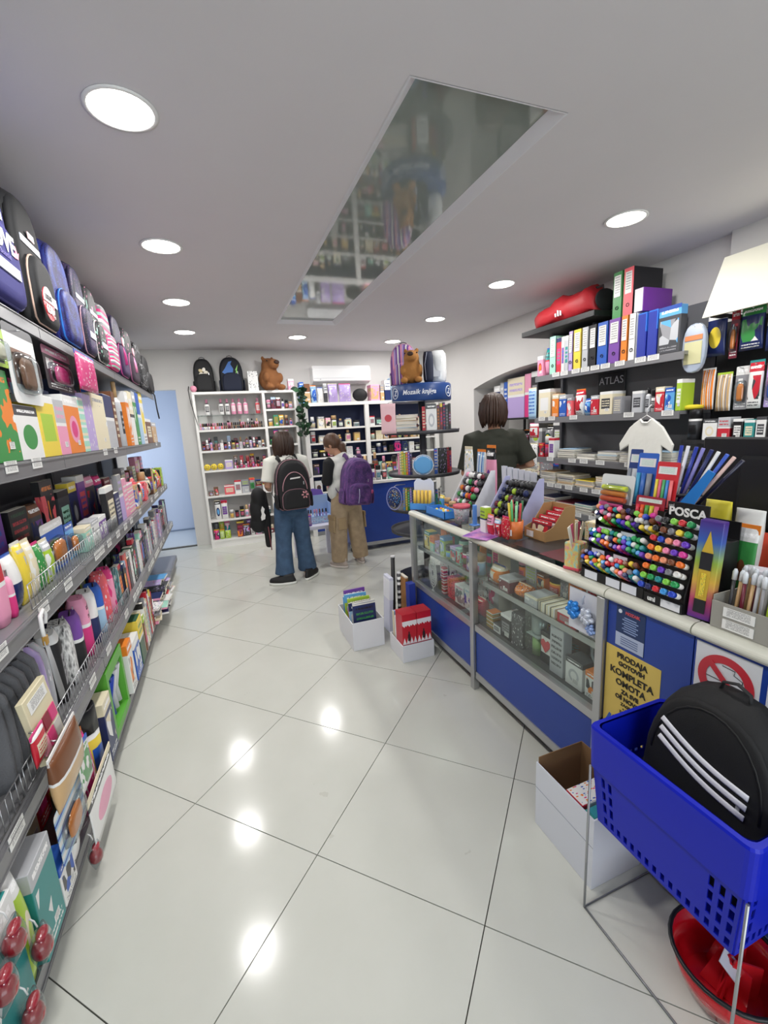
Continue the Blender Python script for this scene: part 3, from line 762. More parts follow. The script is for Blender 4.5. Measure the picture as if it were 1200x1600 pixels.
KINDS = {'carton': (it_carton, 'box', 'box'), 'book': (it_book, 'book', 'book'), 'blister': (it_blister, 'blister pack', 'pack'), 'pouch': (it_pouch, 'pouch', 'bag'),
         'bottle': (it_bottle, 'bottle', 'bottle'), 'jar': (it_jar, 'jar', 'jar'), 'case': (it_case, 'pencil case', 'pencil case'), 'album': (it_album, 'notebook', 'notebook'),
         'ball': (it_ball, 'smiling ball', 'ball'), 'lipstick': (it_tube, 'lipstick', 'lipstick')}
NAME = {'carton':'product_box','book':'book','blister':'blister_pack','pouch':'product_pouch','bottle':'bottle','jar':'jar','case':'pencil_case','album':'notebook','ball':'smiley_ball','lipstick':'lipstick'}
_seed = [0]
def item(row, kind, a, b, h_, d_, c, sty='pic', desc=None, inset=0.0, dz=0.0, lean=0.0, yaw=0.0, seed=None, label=None, gap=.0):
    _seed[0] += 1; sd = seed if seed is not None else _seed[0] % 7
    f, noun, cat = KINDS[kind]; w_ = max(.008, (b-a)-.002-gap)
    loc, rz = row.loc((a+b)/2, d_, inset, dz)
    size = '' if kind in ('ball','lipstick') else ('tall ' if h_ > 2.2*w_ else ('wide ' if w_ > 1.6*h_ else ''))
    short = desc or '%s %s %s' % (c, STY_W.get(sty, ''), noun)
    if kind in ('lipstick', 'ball'): short = desc or '%s %s' % (c, noun)
    full = label or lab('%s%s %s' % ('' if desc else size, short, row.place), (kind, c, sty, sd), row.near)
    row.near = short if len(short.split()) < 5 else '%s %s' % (c, noun)
    t = thing(NAME[kind], full, cat, loc, 0, row.group, rot=(lean, 0, rz+yaw))
    _OV[0] = [p for p in PAL if p in desc.replace('magenta', 'hot pink').replace('rose', 'pink')] if desc else None
    f(t, w_, h_, d_, c, sty, sd); _OV[0] = None
    return t
def pix(row, kind, u0, u1, v, c, sty='pic', d_=.1, desc=None, **kw):
    """an item that spans pixel columns u0..u1 on the shelf front and reaches up to pixel row v"""
    a, b = row.span(u0, u1); h_ = max(.02, row.height(v, (a+b)/2))
    return item(row, kind, a, b, h_, d_, c, sty, desc, **kw)
def fill(row, a, b, kinds, cols, wr, hr, dr, seed=0, gap=.004, stys=None, inset=0.0, lean=0.0, jit=0.01):
    r = random.Random(seed); p = a
    while True:
        kd = r.choice(kinds); w_ = q(r.uniform(*wr))
        if kd == 'book': w_ = q(r.uniform(.012, .03))
        if kd == 'lipstick': w_ = .02
        if p + w_ > b: break
        h_ = q(r.uniform(*hr), .008); d_ = q(r.uniform(*dr), .008)
        if kd in ('bottle', 'jar'): d_ = min(d_, w_)
        if kd == 'lipstick': d_ = .02; h_ = q(min(h_, .085), .01)
        if kd == 'ball': d_ = w_; h_ = w_
        item(row, kd, p, p+w_, h_, d_, r.choice(cols), r.choice(stys or STYLES), inset=inset+r.uniform(0, jit), lean=lean)
        p += w_ + r.uniform(gap*.4, gap*2)

# ------------------------------------------------------------------ backpacks
def arch_pts(w_, h_, n=14, pw=2.6, base=.12):
    """front outline: straight sides, rounded top"""
    pts = [(-w_/2+base*w_, 0), (w_/2-base*w_, 0), (w_/2-.02*w_, base*.5*h_), (w_/2, .25*h_)]
    for i in range(1, n):
        a = PI*i/n; c, s = math.cos(a), math.sin(a)
        pts.append((w_/2*math.copysign(abs(c)**(2/pw), c), h_*.42 + h_*.58*abs(s)**(2/pw)))
    pts += [(-w_/2, .25*h_), (-w_/2+.02*w_, base*.5*h_)]
    return pts
def puffed(pts, d_, infl=.25, cz=None, steps=((0,1),(.5,1.0),(.8,.95),(.95,.86),(1,.72))):
    """outline in xz blown up towards -y (flat back at y=0)"""
    cx = sum(p[0] for p in pts)/len(pts); cz_ = sum(p[1] for p in pts)/len(pts) if cz is None else cz
    return loft([[(cx+(x-cx)*s, -d_*t, cz_+(z-cz_)*s) for x, z in pts] for t, s in steps])
def offset_path(pts, s, y, cz=None):
    cx = sum(p[0] for p in pts)/len(pts); cz_ = sum(p[1] for p in pts)/len(pts) if cz is None else cz
    return [(cx+(x-cx)*s, y, cz_+(z-cz_)*s) for x, z in pts]
def backpack(label, loc, rz, w_=.32, h_=.43, d_=.2, body=None, pocket=None, piping=None, group=None, straps=True, badge=None, strip=None, motif=None, rot=None, boxy=2.6, handle='#1b1b1d', hang=None, cat='backpack', pocket_h=.52):
    t = thing('backpack', label, cat, loc, rz, group, rot)
    P = arch_pts(w_, h_, 14, boxy)
    part('main_compartment', puffed(P, d_*.72), body, t, (0, d_*.5, 0))
    yf = d_*.5 - d_*.72
    part('front_panel', puffed([(x*.93, z*.94+h_*.01) for x, z in P], d_*.12), body, t, (0, yf+d_*.10, 0))
    PP = arch_pts(w_*.80, h_*pocket_h, 12, 2.8)
    pk = part('front_pocket', puffed(PP, d_*.20), pocket or body, t, (0, yf+d_*.06, h_*.025))
    if piping:
        part('piping', tube([(x, y, max(z, w_*.016)) for x, y, z in offset_path(P, 1.0, d_*.5-d_*.5)], w_*.015, 6, True), piping, t)
        part('piping', tube([(x, y, max(z, w_*.016)) for x, y, z in offset_path(P, .985, d_*.5-d_*.05)], w_*.012, 6, True), piping, t)
        part('piping', tube(offset_path(PP, .985, -d_*.11), w_*.013, 6, True), piping, pk)
    arc = [(w_*.30*math.cos(a), -d_*.02, h_*.36+h_*.16*math.sin(a)) for a in [PI*i/10 for i in range(11)]]
    part('zipper', tube([(x, yf+d_*.005, h_*.45+(z-h_*.36)*1.9) for x, y, z in arc], .0035, 5), mat('#303034', .4, .3), t)
    part('zip_puller', box(.008, .004, .03), mat('#c8c8c8', .3, .7), t, (w_*.27, yf-.004, h_*.50))
    part('carry_handle', tube([(-.035, d_*.3, h_*.97), (-.03, d_*.3, h_*1.03), (0, d_*.3, h_*1.055), (.03, d_*.3, h_*1.03), (.035, d_*.3, h_*.97)], .007, 6, flat=.5), mat(handle, .7), t)
    if straps:
        for s in (-1, 1):
            part('shoulder_strap', tube([(s*w_*.16, d_*.48, h_*.93), (s*w_*.24, d_*.62, h_*.8), (s*w_*.28, d_*.64, h_*.5), (s*w_*.34, d_*.55, h_*.2), (s*w_*.36, d_*.5, h_*.08)], [.02,.024,.022,.012,.01], 8, flat=.35), mat(handle, .75), t)
    for s in (-1, 1):
        part('side_pocket', puffed([(x*.42, z*.32) for x, z in P], .014), pocket or body, t, (s*w_*.492, d_*.18, h_*.03), (0, 0, s*PI/2))
    if strip: part('reflective_strip', box(w_*.5, .003, h_*.06), mat(strip, .35), pk, (0, -d_*.202, h_*.2))
    if badge: part('badge', box(w_*.2, .004, h_*.05, .001), mat(badge, .4), t, (0, yf-.012, h_*.66))
    if motif: motif(t, yf-d_*.03, w_, h_, d_)
    if hang: hang(t, yf, w_, h_, d_)
    return t
FAB = lambda c, r=.75: mat(c, r, bump=.15, bscale=350)
def txt(parent, s, size, m, loc, bold=0.0, rot=(0,0,0), name='lettering'):
    return part(name, text_mesh(s, size, bold=bold), m, parent, loc, rot)
# ================================================================== goods on the wall shelving
LR = lambda i, place, group, inset=.0: Row('L', LX1-.004-inset, LZ[i], place, group)
# ---- school bags on the top shelf
G_BAG = 'school bags on the top shelf of the wall shelving'
def motif_love(t, y, w_, h_, d_):
    txt(t, 'LOVE', .085, mat('#e7e2ea', .5), (.0, y-d_*.118, h_*.40), .003); txt(t, 'Beautiful', .024, mat('#5b4fa0', .5), (.01, y-d_*.118, h_*.315))
    part('bird_print', prism([(-.02,0),(.012,.004),(.026,.03),(.012,.022),(.002,.045),(-.006,.02)], .002), mat('#d9708a', .5), t, (.105, y-d_*.118, h_*.34))
def motif_disc(t, y, w_, h_, d_):
    p = part('swing_tag', lathe([(0,-.001),(.062,-.001),(.062,.001),(0,.001)], 24), mat('#c5202c', .4), t, (-.10, y-.05, h_*.16), (PI/2, 0, 0), label='round red and white weight tag')
    part('tag_top', prism([(.058*math.cos(a), .058*math.sin(a)) for a in [PI*k/12 for k in range(13)]], .001), mat('#e6dfe0', .4), t, (-.10, y-.0525, h_*.16+.004))
    txt(t, 'LIGHT', .026, mat('#26262a', .5), (-.10, y-.0535, h_*.16+.022), .0006); txt(t, '650g', .046, mat('#f1ecec', .5), (-.10, y-.0535, h_*.16-.024), .001)
def motif_band(t, y, w_, h_, d_): part('grey_band', box(w_*.50, .006, h_*.07), mat('#c3c6d0', .4), t, (0, y-d_*.115, h_*.20)); part('grey_band', box(w_*.66, .005, h_*.05), mat('#c3c6d0', .4), t, (0, y+d_*.008, h_*.60))
def both(*f):
    def g(*a):
        for x in f: x(*a)
    return g
def pom(col):
    def g(t, y, w_, h_, d_):
        part('tassel', tube([(-.05, y-.02, h_*.5), (-.055, y-.03, h_*.36), (-.05, y-.03, h_*.2)], [.006,.012,.016], 8), mat(col, .7), t); part('badge_disc', lathe([(0,-.004),(.032,-.004),(.032,.004),(0,.004)], 18), mat('#e9a9b4', .5), t, (-.05, y-.03, h_*.55), (PI/2, 0, 0))
    return g
GAL = prnt('#121540', '#262070', '#2b48a8', '#5f8fe0', 'galaxy', 2, .6); GAL2 = prnt('#0b0c1c', '#15173c', '#33204f', '#c88aa8', 'galaxy', 3, .6); FLO = pm('black', 'dots', 4, 'pink', 'charcoal', 'mint', .6)
bags = [(-110, -52, '#2c2a66', None, '#c9c3dc', None, .40, 'navy violet school bag above the near end of the shelves', motif_band),
        (-46, 51, '#2a2870', None, '#3a3880', None, .46, 'navy violet school bag printed LOVE with pale reflective band', both(motif_love, motif_band)),
        (51, 97, '#1c1d1f', None, '#d8b7a6', '#e9c9c9', .46, 'black school bag with rose piping and round red weight tag', both(motif_disc, motif_band)),
        (97, 133, GAL, None, '#2f7fe0', None, .42, 'blue galaxy school bag with bright blue piping', None),
        (133, 153, GAL2, None, '#e0a9b4', None, .44, 'dark navy school bag with pale pink piping', motif_band),
        (153, 171, FLO, None, '#e6e0dc', None, .42, 'black floral school bag with white piping', motif_band),
        (172, 188, pm('hot pink', 'stripe', 2, 'mint', 'grey', 'white', .6), None, '#e4558c', None, .40, 'hot pink and grey striped school bag', None),
        (189, 204, GAL2, '#3b1f4d', '#c04a90', None, .42, 'dark purple school bag with round pink badge and tassel', pom('#d0408c')),
        (205, 219, FLO, '#2b1a2c', '#a05a80', None, .42, 'black patterned school bag beside the purple tasselled one', pom('#e28ab0')),
        (220, 231, pm('black', 'dots', 6, 'charcoal', 'silver', 'grey', .7), None, '#3a3a3e', None, .40, 'black bag with small silver dots near the passage', None),
        (232, 241, '#1b1a1c', None, '#444', None, .36, 'plain black bag at the far end of the top shelf', None)]
for (u0, u1, bc, pc, pi_, bdg, hh, lb, mo) in bags:
    a, b = Y_at(u0, -.60, 1.965), Y_at(u1, -.60, 1.965)
    w_ = min(.44, max(.2, b-a-.036)); hh *= 1.12
    bm_ = bc if not isinstance(bc, str) else FAB(bc)
    backpack(lb, (-.672, (a+b)/2, LZ[4]+.0015), PI/2, w_, hh, .26, bm_, FAB(pc) if pc else None, mat(pi_ if len(pi_) == 7 else '#444446', .6), G_BAG, badge=bdg, motif=mo, boxy=3.2)
# straps that dangle from the last bag
solo('hanging_strap', tube([(-.585, 5.36, 1.98), (-.572, 5.38, 1.94), (-.57, 5.40, 1.80), (-.565, 5.43, 1.70)], .011, 6, flat=.4), mat('#1c1c1e', .7), 'black webbing strap dangling from the far end of the top shelf', 'strap', (0, 0, 0))

# ---- upper shelf: boxes and books
r2 = LR(3, 'on the upper board of the long wall shelving', 'boxes and books on the upper board of the long wall shelving')
e = [('carton',-75,-32,560,'lime','pic',.10,'lime craft box'), ('carton',-32,0,590,'cream','face',.10,'cream craft box'), ('carton',0,38,574,'green','blob',.09,'tall green and orange craft box'), ('carton',38,72,634,'white','face',.09,'white box with a green tub picture'),
     ('carton',72,98,618,'yellow','label',.08,'yellow and lime activity box'), ('carton',98,113,624,'pink','half',.08,'slim pink activity box'), ('carton',113,135,618,'orange','face',.09,'orange box with magenta picture'),
     ('carton',135,143,622,'mint','stripe',.08,'slim mint box'), ('carton',143,155,615,'lilac','dots',.08,'lilac patterned box'), ('carton',155,174,616,'cream','blob',.06,'cream box with plant picture'),
     ('carton',174,186,618,'silver','half',.07,'silver box with navy lid'), ('book',187,191,612,'brown','text',.13,'thin brown book'), ('bottle',193,206,596,'silver','label',.06,'tall clear glitter tube'),
     ('book',206.5,211,612,'orange','pic',.13,'orange activity book'), ('book',211.5,217,612,'white','half',.13,'white activity book'), ('book',217.5,222,612,'green','pic',.13,'green activity book'), ('book',222.5,227,614,'pale blue','half',.13,'pale blue activity book'), ('book',227.5,232,614,'white','pic',.13,'white and yellow activity book'),
     ('carton',233,240,655,'brown','label',.06,'small brown box'), ('carton',241,247,660,'tan','pic',.06,'small tan box')]
for k, u0, u1, v, c, s, d_, ds in e: pix(r2, k, u0, u1, v, c, s, d_, desc=ds)
r2b = LR(3, 'at the back of the upper wall shelf', 'packs at the back of the upper wall shelf', .17)
fill(r2b, 1.25, 5.3, ['carton','carton','pouch'], ['black','charcoal','hot pink','teal','purple','navy','mint','blue'], (.10,.17), (.26,.40), (.05,.09), 5)
# packs hanging above them from the shelf edge
def hanging(label, u0, u1, v0, v1, c, sty, X=-.585, seed=3, group=None, kind='blister', name='hanging_pack', hook=True, d_=.03, rz=PI/2):
    ya, yb = Y_at(u0, X, at((u0+u1)/2, (v0+v1)/2, 'x', X).z), Y_at(u1, X, at((u0+u1)/2, (v0+v1)/2, 'x', X).z)
    ym = (ya+yb)/2; z1, z0 = Z_at(v0, X, ym), Z_at(v1, X, ym); w_ = abs(yb-ya); h_ = z1-z0
    t = thing(name, label, 'pack', (X, ym, z0), rz, group)
    _OV[0] = [p for p in PAL if p in label]
    KINDS[kind][0](t, w_, h_, d_, c, sty, seed); _OV[0] = None
    if hook: part('hook', tube([(0, d_*.35-.01, h_*.955), (0, d_*.35+.004, h_*.965), (0, d_*.35+.010, h_*.985)], .0025, 6), M_ALU, t)
    return t
hanging('white card pack with brown wooden cutouts hanging over the craft boxes', 18, 64, 512, 632, 'white', 'label', seed=4, group='packs hanging on the wall shelving')
for o in bpy.data.objects:
    if o.name.startswith('hanging_pack'):
        for c in o.children:
            if c.name.startswith('toy'): c.material_slots[0].link = 'OBJECT'; c.material_slots[0].material = mat('#7a5236', .6, bump=.8, bscale=40)
hanging('lime and black slime pack hanging over the green craft box', -16, 14, 508, 572, 'lime', 'blob', seed=2, group='packs hanging on the wall shelving')
hanging('hot pink glitter pouch hanging under the bags', 120, 150, 556, 612, 'hot pink', 'dots', seed=5, kind='pouch', group='packs hanging on the wall shelving', X=-.572)
hanging('black pack with neon lettering hanging beside the hot pink pouch', 74, 116, 548, 612, 'black', 'pic', seed=1, group='packs hanging on the wall shelving', X=-.62)
# ---- eye-level shelf: stationery
r3 = LR(2, 'on the eye level wall shelf', 'stationery on the eye level wall shelf', .0)
M_WIRE = mat('#b9bbbd', .3, .85, name='chrome_wire')
def wire_fence(label, Xf, y0, y1, z, h_, step=.03):
    t = thing('wire_divider', label, 'divider', (Xf, (y0+y1)/2, z), 0, 'chrome wire shelf fronts')
    L = (y1-y0)/2
    for zz in (.004, h_): part('rail_wire', tube([(0,-L,zz),(0,L,zz)], .002, 5), M_WIRE, t)
    n = int((y1-y0)/step); me = tube([(0,0,.004),(0,0,h_)], .0014, 4)
    for k in range(n+1): part('wire', me, M_WIRE, t, (.001, -L+2*L*k/n, 0))
    for yy in (-L, L): part('wire', me, M_WIRE, t, (0, yy, 0))
    return t
wire_fence('chrome wire shelf front before the blue animal card packs', -.612, 1.62, 2.92, LZ[2], .085)
wire_fence('chrome wire shelf front before the grey pencil cases', -.612, 1.35, 2.9, LZ[1], .075)
wire_fence('chrome wire shelf front before the clear plastic bags', -.612, .70, 1.33, LZ[1], .075)
r3f = LR(2, 'behind the wire front of the eye level shelf', 'stationery on the eye level wall shelf', .03)
e = [('case',-45,-14,905,'purple','dots',.07,'purple dotted pencil case'), ('case',-14,6,880,'lilac','blob',.07,'lilac pencil case'), ('case',6,26,862,'pink','half',.07,'pink rabbit-eared pencil case'), ('case',27,34,900,'hot pink','half',.06,'slim hot pink pencil case'), ('pouch',34,50,868,'navy','half',.06,'navy and white pouch'),
     ('pouch',50,62,850,'yellow','blob',.05,'yellow flower pouch'), ('pouch',62,73,846,'cream','blob',.05,'cream flower pouch'), ('pouch',73,84,850,'green','dots',.05,'green flower pouch'), ('pouch',84,96,845,'lime','pic',.05,'lime sticker pouch'),
     ('blister',97,126,812,'blue','face',.05,'blue hanging card with green animal'), ('blister',127,138,815,'light blue','pic',.05,'light blue card pack'), ('carton',138.5,148,822,'mint','pic',.06,'small mint box'), ('carton',148.5,159.5,812,'white','pic',.06,'small white sticker box'), ('carton',160,170,806,'purple','pic',.06,'small purple sticker box')]
for k, u0, u1, v, c, s, d_, ds in e: pix(r3f, k, u0, u1, v, c, s, d_, desc=ds)
r3m = LR(2, 'on the eye level wall shelf', 'albums on the eye level wall shelf', .02)
e = [('album',175,186,760,'black','label',.03,'large black display folder'), ('album',186.5,193,770,'navy','text',.02,'navy clip folder'), ('album',193.5,199,742,'lilac','half',.03,'dusty lilac album'), ('album',199.5,205,748,'pink','text',.03,'dusty pink album'), ('carton',205.5,213,755,'pink','stripe',.07,'rose striped gift box')]
for k, u0, u1, v, c, s, d_, ds in e: pix(r3m, k, u0, u1, v, c, s, d_, desc=ds)
fill(Row('L', LX1-.01, LZ[2], 'towards the far end of the eye level shelf', 'gifts at the far end of the eye level shelf'), Y_at(213, -.624, LZ[2])+.02, 5.42, ['carton','jar','pouch'], ['tan','orange','brown','pink','cream','lime','yellow','coral'], (.07,.13), (.13,.26), (.06,.09), 8)
fill(LR(2, 'at the back of the eye level shelf', 'dark organisers at the back of the eye level shelf', .18), 1.2, 4.2, ['album','case','carton'], DARK+['brown','pink','navy'], (.14,.22), (.22,.36), (.03,.07), 9, gap=.02)
fill(LR(2, 'at the back of the far eye level shelf', 'dark organisers at the back of the eye level shelf', .18), 4.25, 5.4, ['carton'], ['tan','brown','pink','cream'], (.1,.16), (.2,.34), (.05,.07), 19, gap=.02)
# ---- low shelf: pencil cases
r4 = LR(1, 'on the low wall shelf', 'pencil cases on the low wall shelf', .03)
a0 = Y_at(46, -.62, LZ[1])
for k in range(9):
    y = Y_at(34, -.63, LZ[1]) + k*.043
    c = 'grey' if k < 7 else ('lilac' if k == 7 else 'silver')
    t = thing('pencil_case', 'flat grey felt pencil case standing in a row behind the wire front' if k < 7 else ('lilac glitter pencil case beside the grey felt ones' if k == 7 else 'clear silver pencil case beside the lilac glitter one'), 'pencil case', (-.735, y, LZ[1]+.0015), PI/2, 'grey pencil cases on the low wall shelf', rot=(0, 0, PI/2+.22))
    part('body', soft(.036, .20, q(.30-.004*(k % 3)), 18, 4.0, 8, .8), mat(['#6f7074','#7a7b7f','#686a6e'][k % 3], .95, bump=.5, bscale=220) if k < 7 else pm(c, 'dots', 2, 'white', 'silver', 'pink'), t); part('zipper', tube([(0, -.07, .296), (0, 0, .300), (0, .07, .296)], .003, 6), mat('#2a2a2c', .4, .3), t)
y0 = Y_at(34, -.63, LZ[1]) + 9*.043+.03
cs = [('black','label','tall black pencil case'), ('black','galaxy','black speckled pencil case'), ('black','half','black and purple pencil case'), ('hot pink','half','hot pink edged black case'), ('navy','half','navy and white pencil case'), ('pale blue','half','pale blue pencil case'), ('coral','dots','coral pink pencil case'), ('hot pink','blob','bright pink pencil case')]
for k, (c, s, ds) in enumerate(cs):
    item(r4, 'case', y0+k*.125, y0+k*.125+.118, .27-.01*(k % 3), .085, c, s, desc=ds, yaw=.25)
fill(LR(1, 'towards the far end of the low wall shelf', 'notebooks on the low wall shelf', .02), y0+8*.125+.02, 5.42, ['album','book','album'], ['black','charcoal','white','grey','black','navy','silver'], (.05,.1), (.2,.30), (.03,.06), 12, gap=.003, stys=['text','label','dots','galaxy','pic'])
fill(LR(1, 'at the back of the low wall shelf', 'dark cases at the back of the low wall shelf', .27), 1.2, 5.3, ['case','carton'], ['black','charcoal','navy','maroon','grey'], (.16,.22), (.16,.30), (.06,.09), 13, gap=.02)
# near low shelf: clear bags, make-up set on the edge
r4n = LR(1, 'at the near end of the low wall shelf', 'bags at the near end of the low wall shelf', .03)
clear = mat('#aeb0b2', .15, spec=.8)
for k, (ya, yb, hh, dd) in enumerate(((.66,.84,.25,.10), (.86,1.04,.26,.09), (1.06,1.22,.24,.10))):
    t = thing('clear_bag', ['crumpled clear plastic bag of grey refills', 'clear plastic bag of grey refills with white label', 'puffy clear bag beside the make-up set'][k]+' on the low wall shelf', 'bag', (-.70, (ya+yb)/2, LZ[1]+.0015), PI/2, 'clear bags on the low wall shelf')
    part('bag', pouch_mesh(yb-ya, hh, dd), mat('#b4b6b8', .18, spec=.9, bump=.6, bscale=30), t); part('contents', soft((yb-ya)*.8, dd*.6, hh*.7, 14, 3), mat('#8e9092', .5), t, (0, 0, .01))
    part('label_sticker', box(.06, .001, .04), M_TAG, t, (0, -dd/2-.002, hh*.55))
# ---- bottom shelf
r5 = LR(0, 'on the bottom wall shelf', 'toys and boxes on the bottom wall shelf', -.02)
e = [('carton',20,62,1405,'teal','pic',.13,'tall teal game box'), ('pouch',64,76,1350,'lime','face',.06,'lime slime pack'), ('carton',78,104,1330,'teal','pic',.12,'teal dessert craft box'), ('carton',105,122,1335,'white','pic',.08,'white craft box with blue motif'), 
     ('pouch',123,135,1270,'white','pic',.05,'white card pouch with cherries'), ('blister',136,150,1205,'pink','face',.05,'pink and white card pack'), ('pouch',151,162,1150,'hot pink','dots',.06,'hot pink bead pouch'), ('jar',163,176,1085,'yellow','half',.13,'yellow and blue modelling dough tub'),
     ('carton',177,186,1090,'navy','pic',.1,'navy puzzle box')]
for k, u0, u1, v, c, s, d_, ds in e:
    a, b = r5.span(u0, u1); item(r5, k, a, b, min(.335, r5.height(v, (a+b)/2)), d_, c, s, ds)
# open green-framed box with blue tools
ya, yb = r5.span(187.5, 207); hh = min(.335, Z_at(1012, -.58, (ya+yb)/2)-.14)
t = thing('toy_set_box', 'green framed open box showing blue and silver toy tools on the bottom shelf', 'box', (-.662, (ya+yb)/2, .1412), PI/2)
w_ = yb-ya-.008; M_GB = mat('#5aa53a', .4)
part('frame', boxes([(-w_/2, -w_/2+.03, -.07, .07, 0, hh), (w_/2-.03, w_/2, -.07, .07, 0, hh), (-w_/2+.03, w_/2-.03, -.07, .07, 0, .035), (-w_/2+.03, w_/2-.03, -.07, .07, hh-.05, hh), (-w_/2+.03, w_/2-.03, .05, .07, .035, hh-.05)]), M_GB, t)
for k in range(4): part('toy_tool', tube([(-w_*.3+w_*.2*k, -.03, .06), (-w_*.28+w_*.2*k, -.03, .14), (-w_*.26+w_*.2*k, -.04, hh-.08)], [.022,.014,.026], 8), mat('#2342a8' if k < 2 else '#c9cbd0', .35), t)
r5f = LR(0, 'on the far part of the bottom wall shelf', 'books and boxes on the far bottom wall shelf', -.02)
e = [('carton',210.5,216,1002,'white','pic',.09,'white orange-topped toy box'), ('carton',217,224,995,'blue','pic',.11,'blue car toy box'), ('carton',225,230,965,'dark green','half',.1,'green and yellow box')]
for k, u0, u1, v, c, s, d_, ds in e:
    a, b = r5f.span(u0, u1); item(r5f, k, a, b, min(.335, r5f.height(v, (a+b)/2)), d_, c, s, ds)
fill(r5f, Y_at(231, -.58, .14), Y_at(247, -.58, .14), ['book','album'], ['white','cream','white','brown','grey','red'], (.03,.06), (.24,.33), (.08,.12), 21, gap=.003, stys=['text','label','pic'])
# slanted stacks of magazines at the far end
rm = random.Random(5)
y = Y_at(247, -.58, .14)+.02
for k in range(5):
    yy = y + .17*k
    if yy > 5.34: break
    for j in range(7):
        z = .142 + j*.021
        c = rm.choice(['black','white','charcoal','grey','pink','lilac','cream'])
        t = thing('magazine', lab('%s %s magazine in a flat stack on the far bottom wall shelf' % (c, ['glossy','thin'][j % 2]), (c, j % 2)), 'magazine', (-.66+rm.uniform(-.03, .05)-.004*j, yy+.0, z), 0, 'magazines stacked at the far end', rot=(0, 0, PI/2+rm.uniform(-.12, .12)))
        part('cover', box(.15, .21, .018, .001), pm(c, rm.choice(['text','pic','label','dots']), j), t)
        part('pages', boxes([(-.073, .073, -.1056, -.105, .003, .015)]), M_PAGES, t)
fill(LR(0, 'in the second row of the bottom wall shelf', 'packs in the second row of the bottom wall shelf', .14), .75, 3.3, ['pouch','carton','pouch'], ['white','green','teal','pink','yellow','navy','red','lime','cream'], (.08,.13), (.22,.32), (.045,.06), 27, gap=.01)
fill(LR(0, 'at the back of the bottom wall shelf', 'boxes at the back of the bottom wall shelf', .22), .5, 5.3, ['carton'], ['teal','navy','white','green','cream','charcoal','maroon','blue'], (.14,.22), (.2,.32), (.08,.12), 23, gap=.02)
# things clipped to the front of the low shelf
G_CLIP = 'packs clipped along the wall shelf edges'
XC = -.560
t = thing('makeup_palette', 'cream make-up palette with six red and pink pans on the shelf edge', 'palette', (XC, 1.42, .62), PI/2, None, rot=(-.12, 0, PI/2))
part('tray', box(.16, .018, .20, .002), mat('#d9cfae', .5), t); part('label_sticker', box(.12, .001, .035), M_TAG, t, (0, -.010, .15))
for k, c in enumerate(['#8c2638', '#8c2638', '#d6427e', '#e59aae', '#d23a78', '#c9c6c0']): part('pan', box(.042, .003, .042), mat(c, .5), t, (-.048+.048*(k % 3), -.0105, .07 if k < 3 else .02))
hanging('tan envelope pack of brown wooden sticks clipped to the low shelf edge', 82, 122, 1152, 1225, 'tan', 'half', X=XC+.04, seed=6, group=G_CLIP, kind='pouch', d_=.05)
hanging('red sticker pack clipped beside the make-up palette', 52, 70, 1142, 1186, 'red', 'label', X=XC+.005, seed=1, group=G_CLIP, kind='pouch', d_=.02)
hanging('white card with pink cherries hanging low by the floor', 142, 176, 1207, 1272, 'white', 'face', X=-.562, seed=2, group=G_CLIP, kind='pouch', d_=.012)
hanging('blue and white pen pack hanging low beside the cherry card', 98, 132, 1232, 1305, 'pale blue', 'stripe', X=-.566, seed=3, group=G_CLIP, d_=.03)
hanging('green card of stickers hanging over the cherry card', 124, 140, 1165, 1222, 'white', 'blob', X=-.555, seed=5, group=G_CLIP, kind='pouch', d_=.01)
for k, (u, v) in enumerate(((150, 1335), (66, 1478), (22, 1470), (52, 1585), (8, 1545))):
    p = at(u, v, 'x', -.565 if k == 0 else -.56)
    t = thing('hanging_charm', 'glossy red round charm in clear wrap hanging near the floor' if k else 'glossy red cherry charm hanging alone beside the white craft box', 'charm', (p.x, p.y, max(.03, p.z-.03)), 0, 'red charms by the wall shelving')
    r = .026 if k else .024
    part('ball', ell_mesh((r*.9, r, r*1.1)), mat('#9c1c28', .15, coat=.6), t, (0, 0, r)); part('wrap', pouch_mesh(.06 if k else .05, .085, .045), M_BLIS, t, (.0, 0, -.008), (0, 0, PI/2)); part('red_foil', ell_mesh((r*.5, r*.8, r*.5)), mat('#c8323e', .12, coat=.8), t, (0, .012, r*2.1)); part('cord', tube([(0,0,.09),(-.004,0,.11),(-.012,0,.12)], .002, 5), mat('#d9d9d9', .5), t)
# white hook with dangling strap
hk = thing('hanging_hook', 'white hook with grey strap hanging from the eye level rail', 'hook', (-.572, 1.56, .70))
part('hook', tube([(0, .02, .25), (0, .035, .275), (0, .02, .295), (0, -.005, .285), (0, -.01, .24), (0, -.005, .20)], .006, 8), mat('#e4e4e2', .35), hk)
part('strap', tube([(0, -.005, .205), (.004, 0, .12), (.006, .015, 0)], [.012, .018, .022], 8, flat=.25), mat('#9a9b9d', .6), hk); part('clasp', box(.012, .02, .03, .002), mat('#c89a4a', .4, .5), hk, (0, -.004, .19))
# ================================================================== back of the shop
BR = lambda z, place, group, front=WY0+.01: Row('B', front, z, place, group)
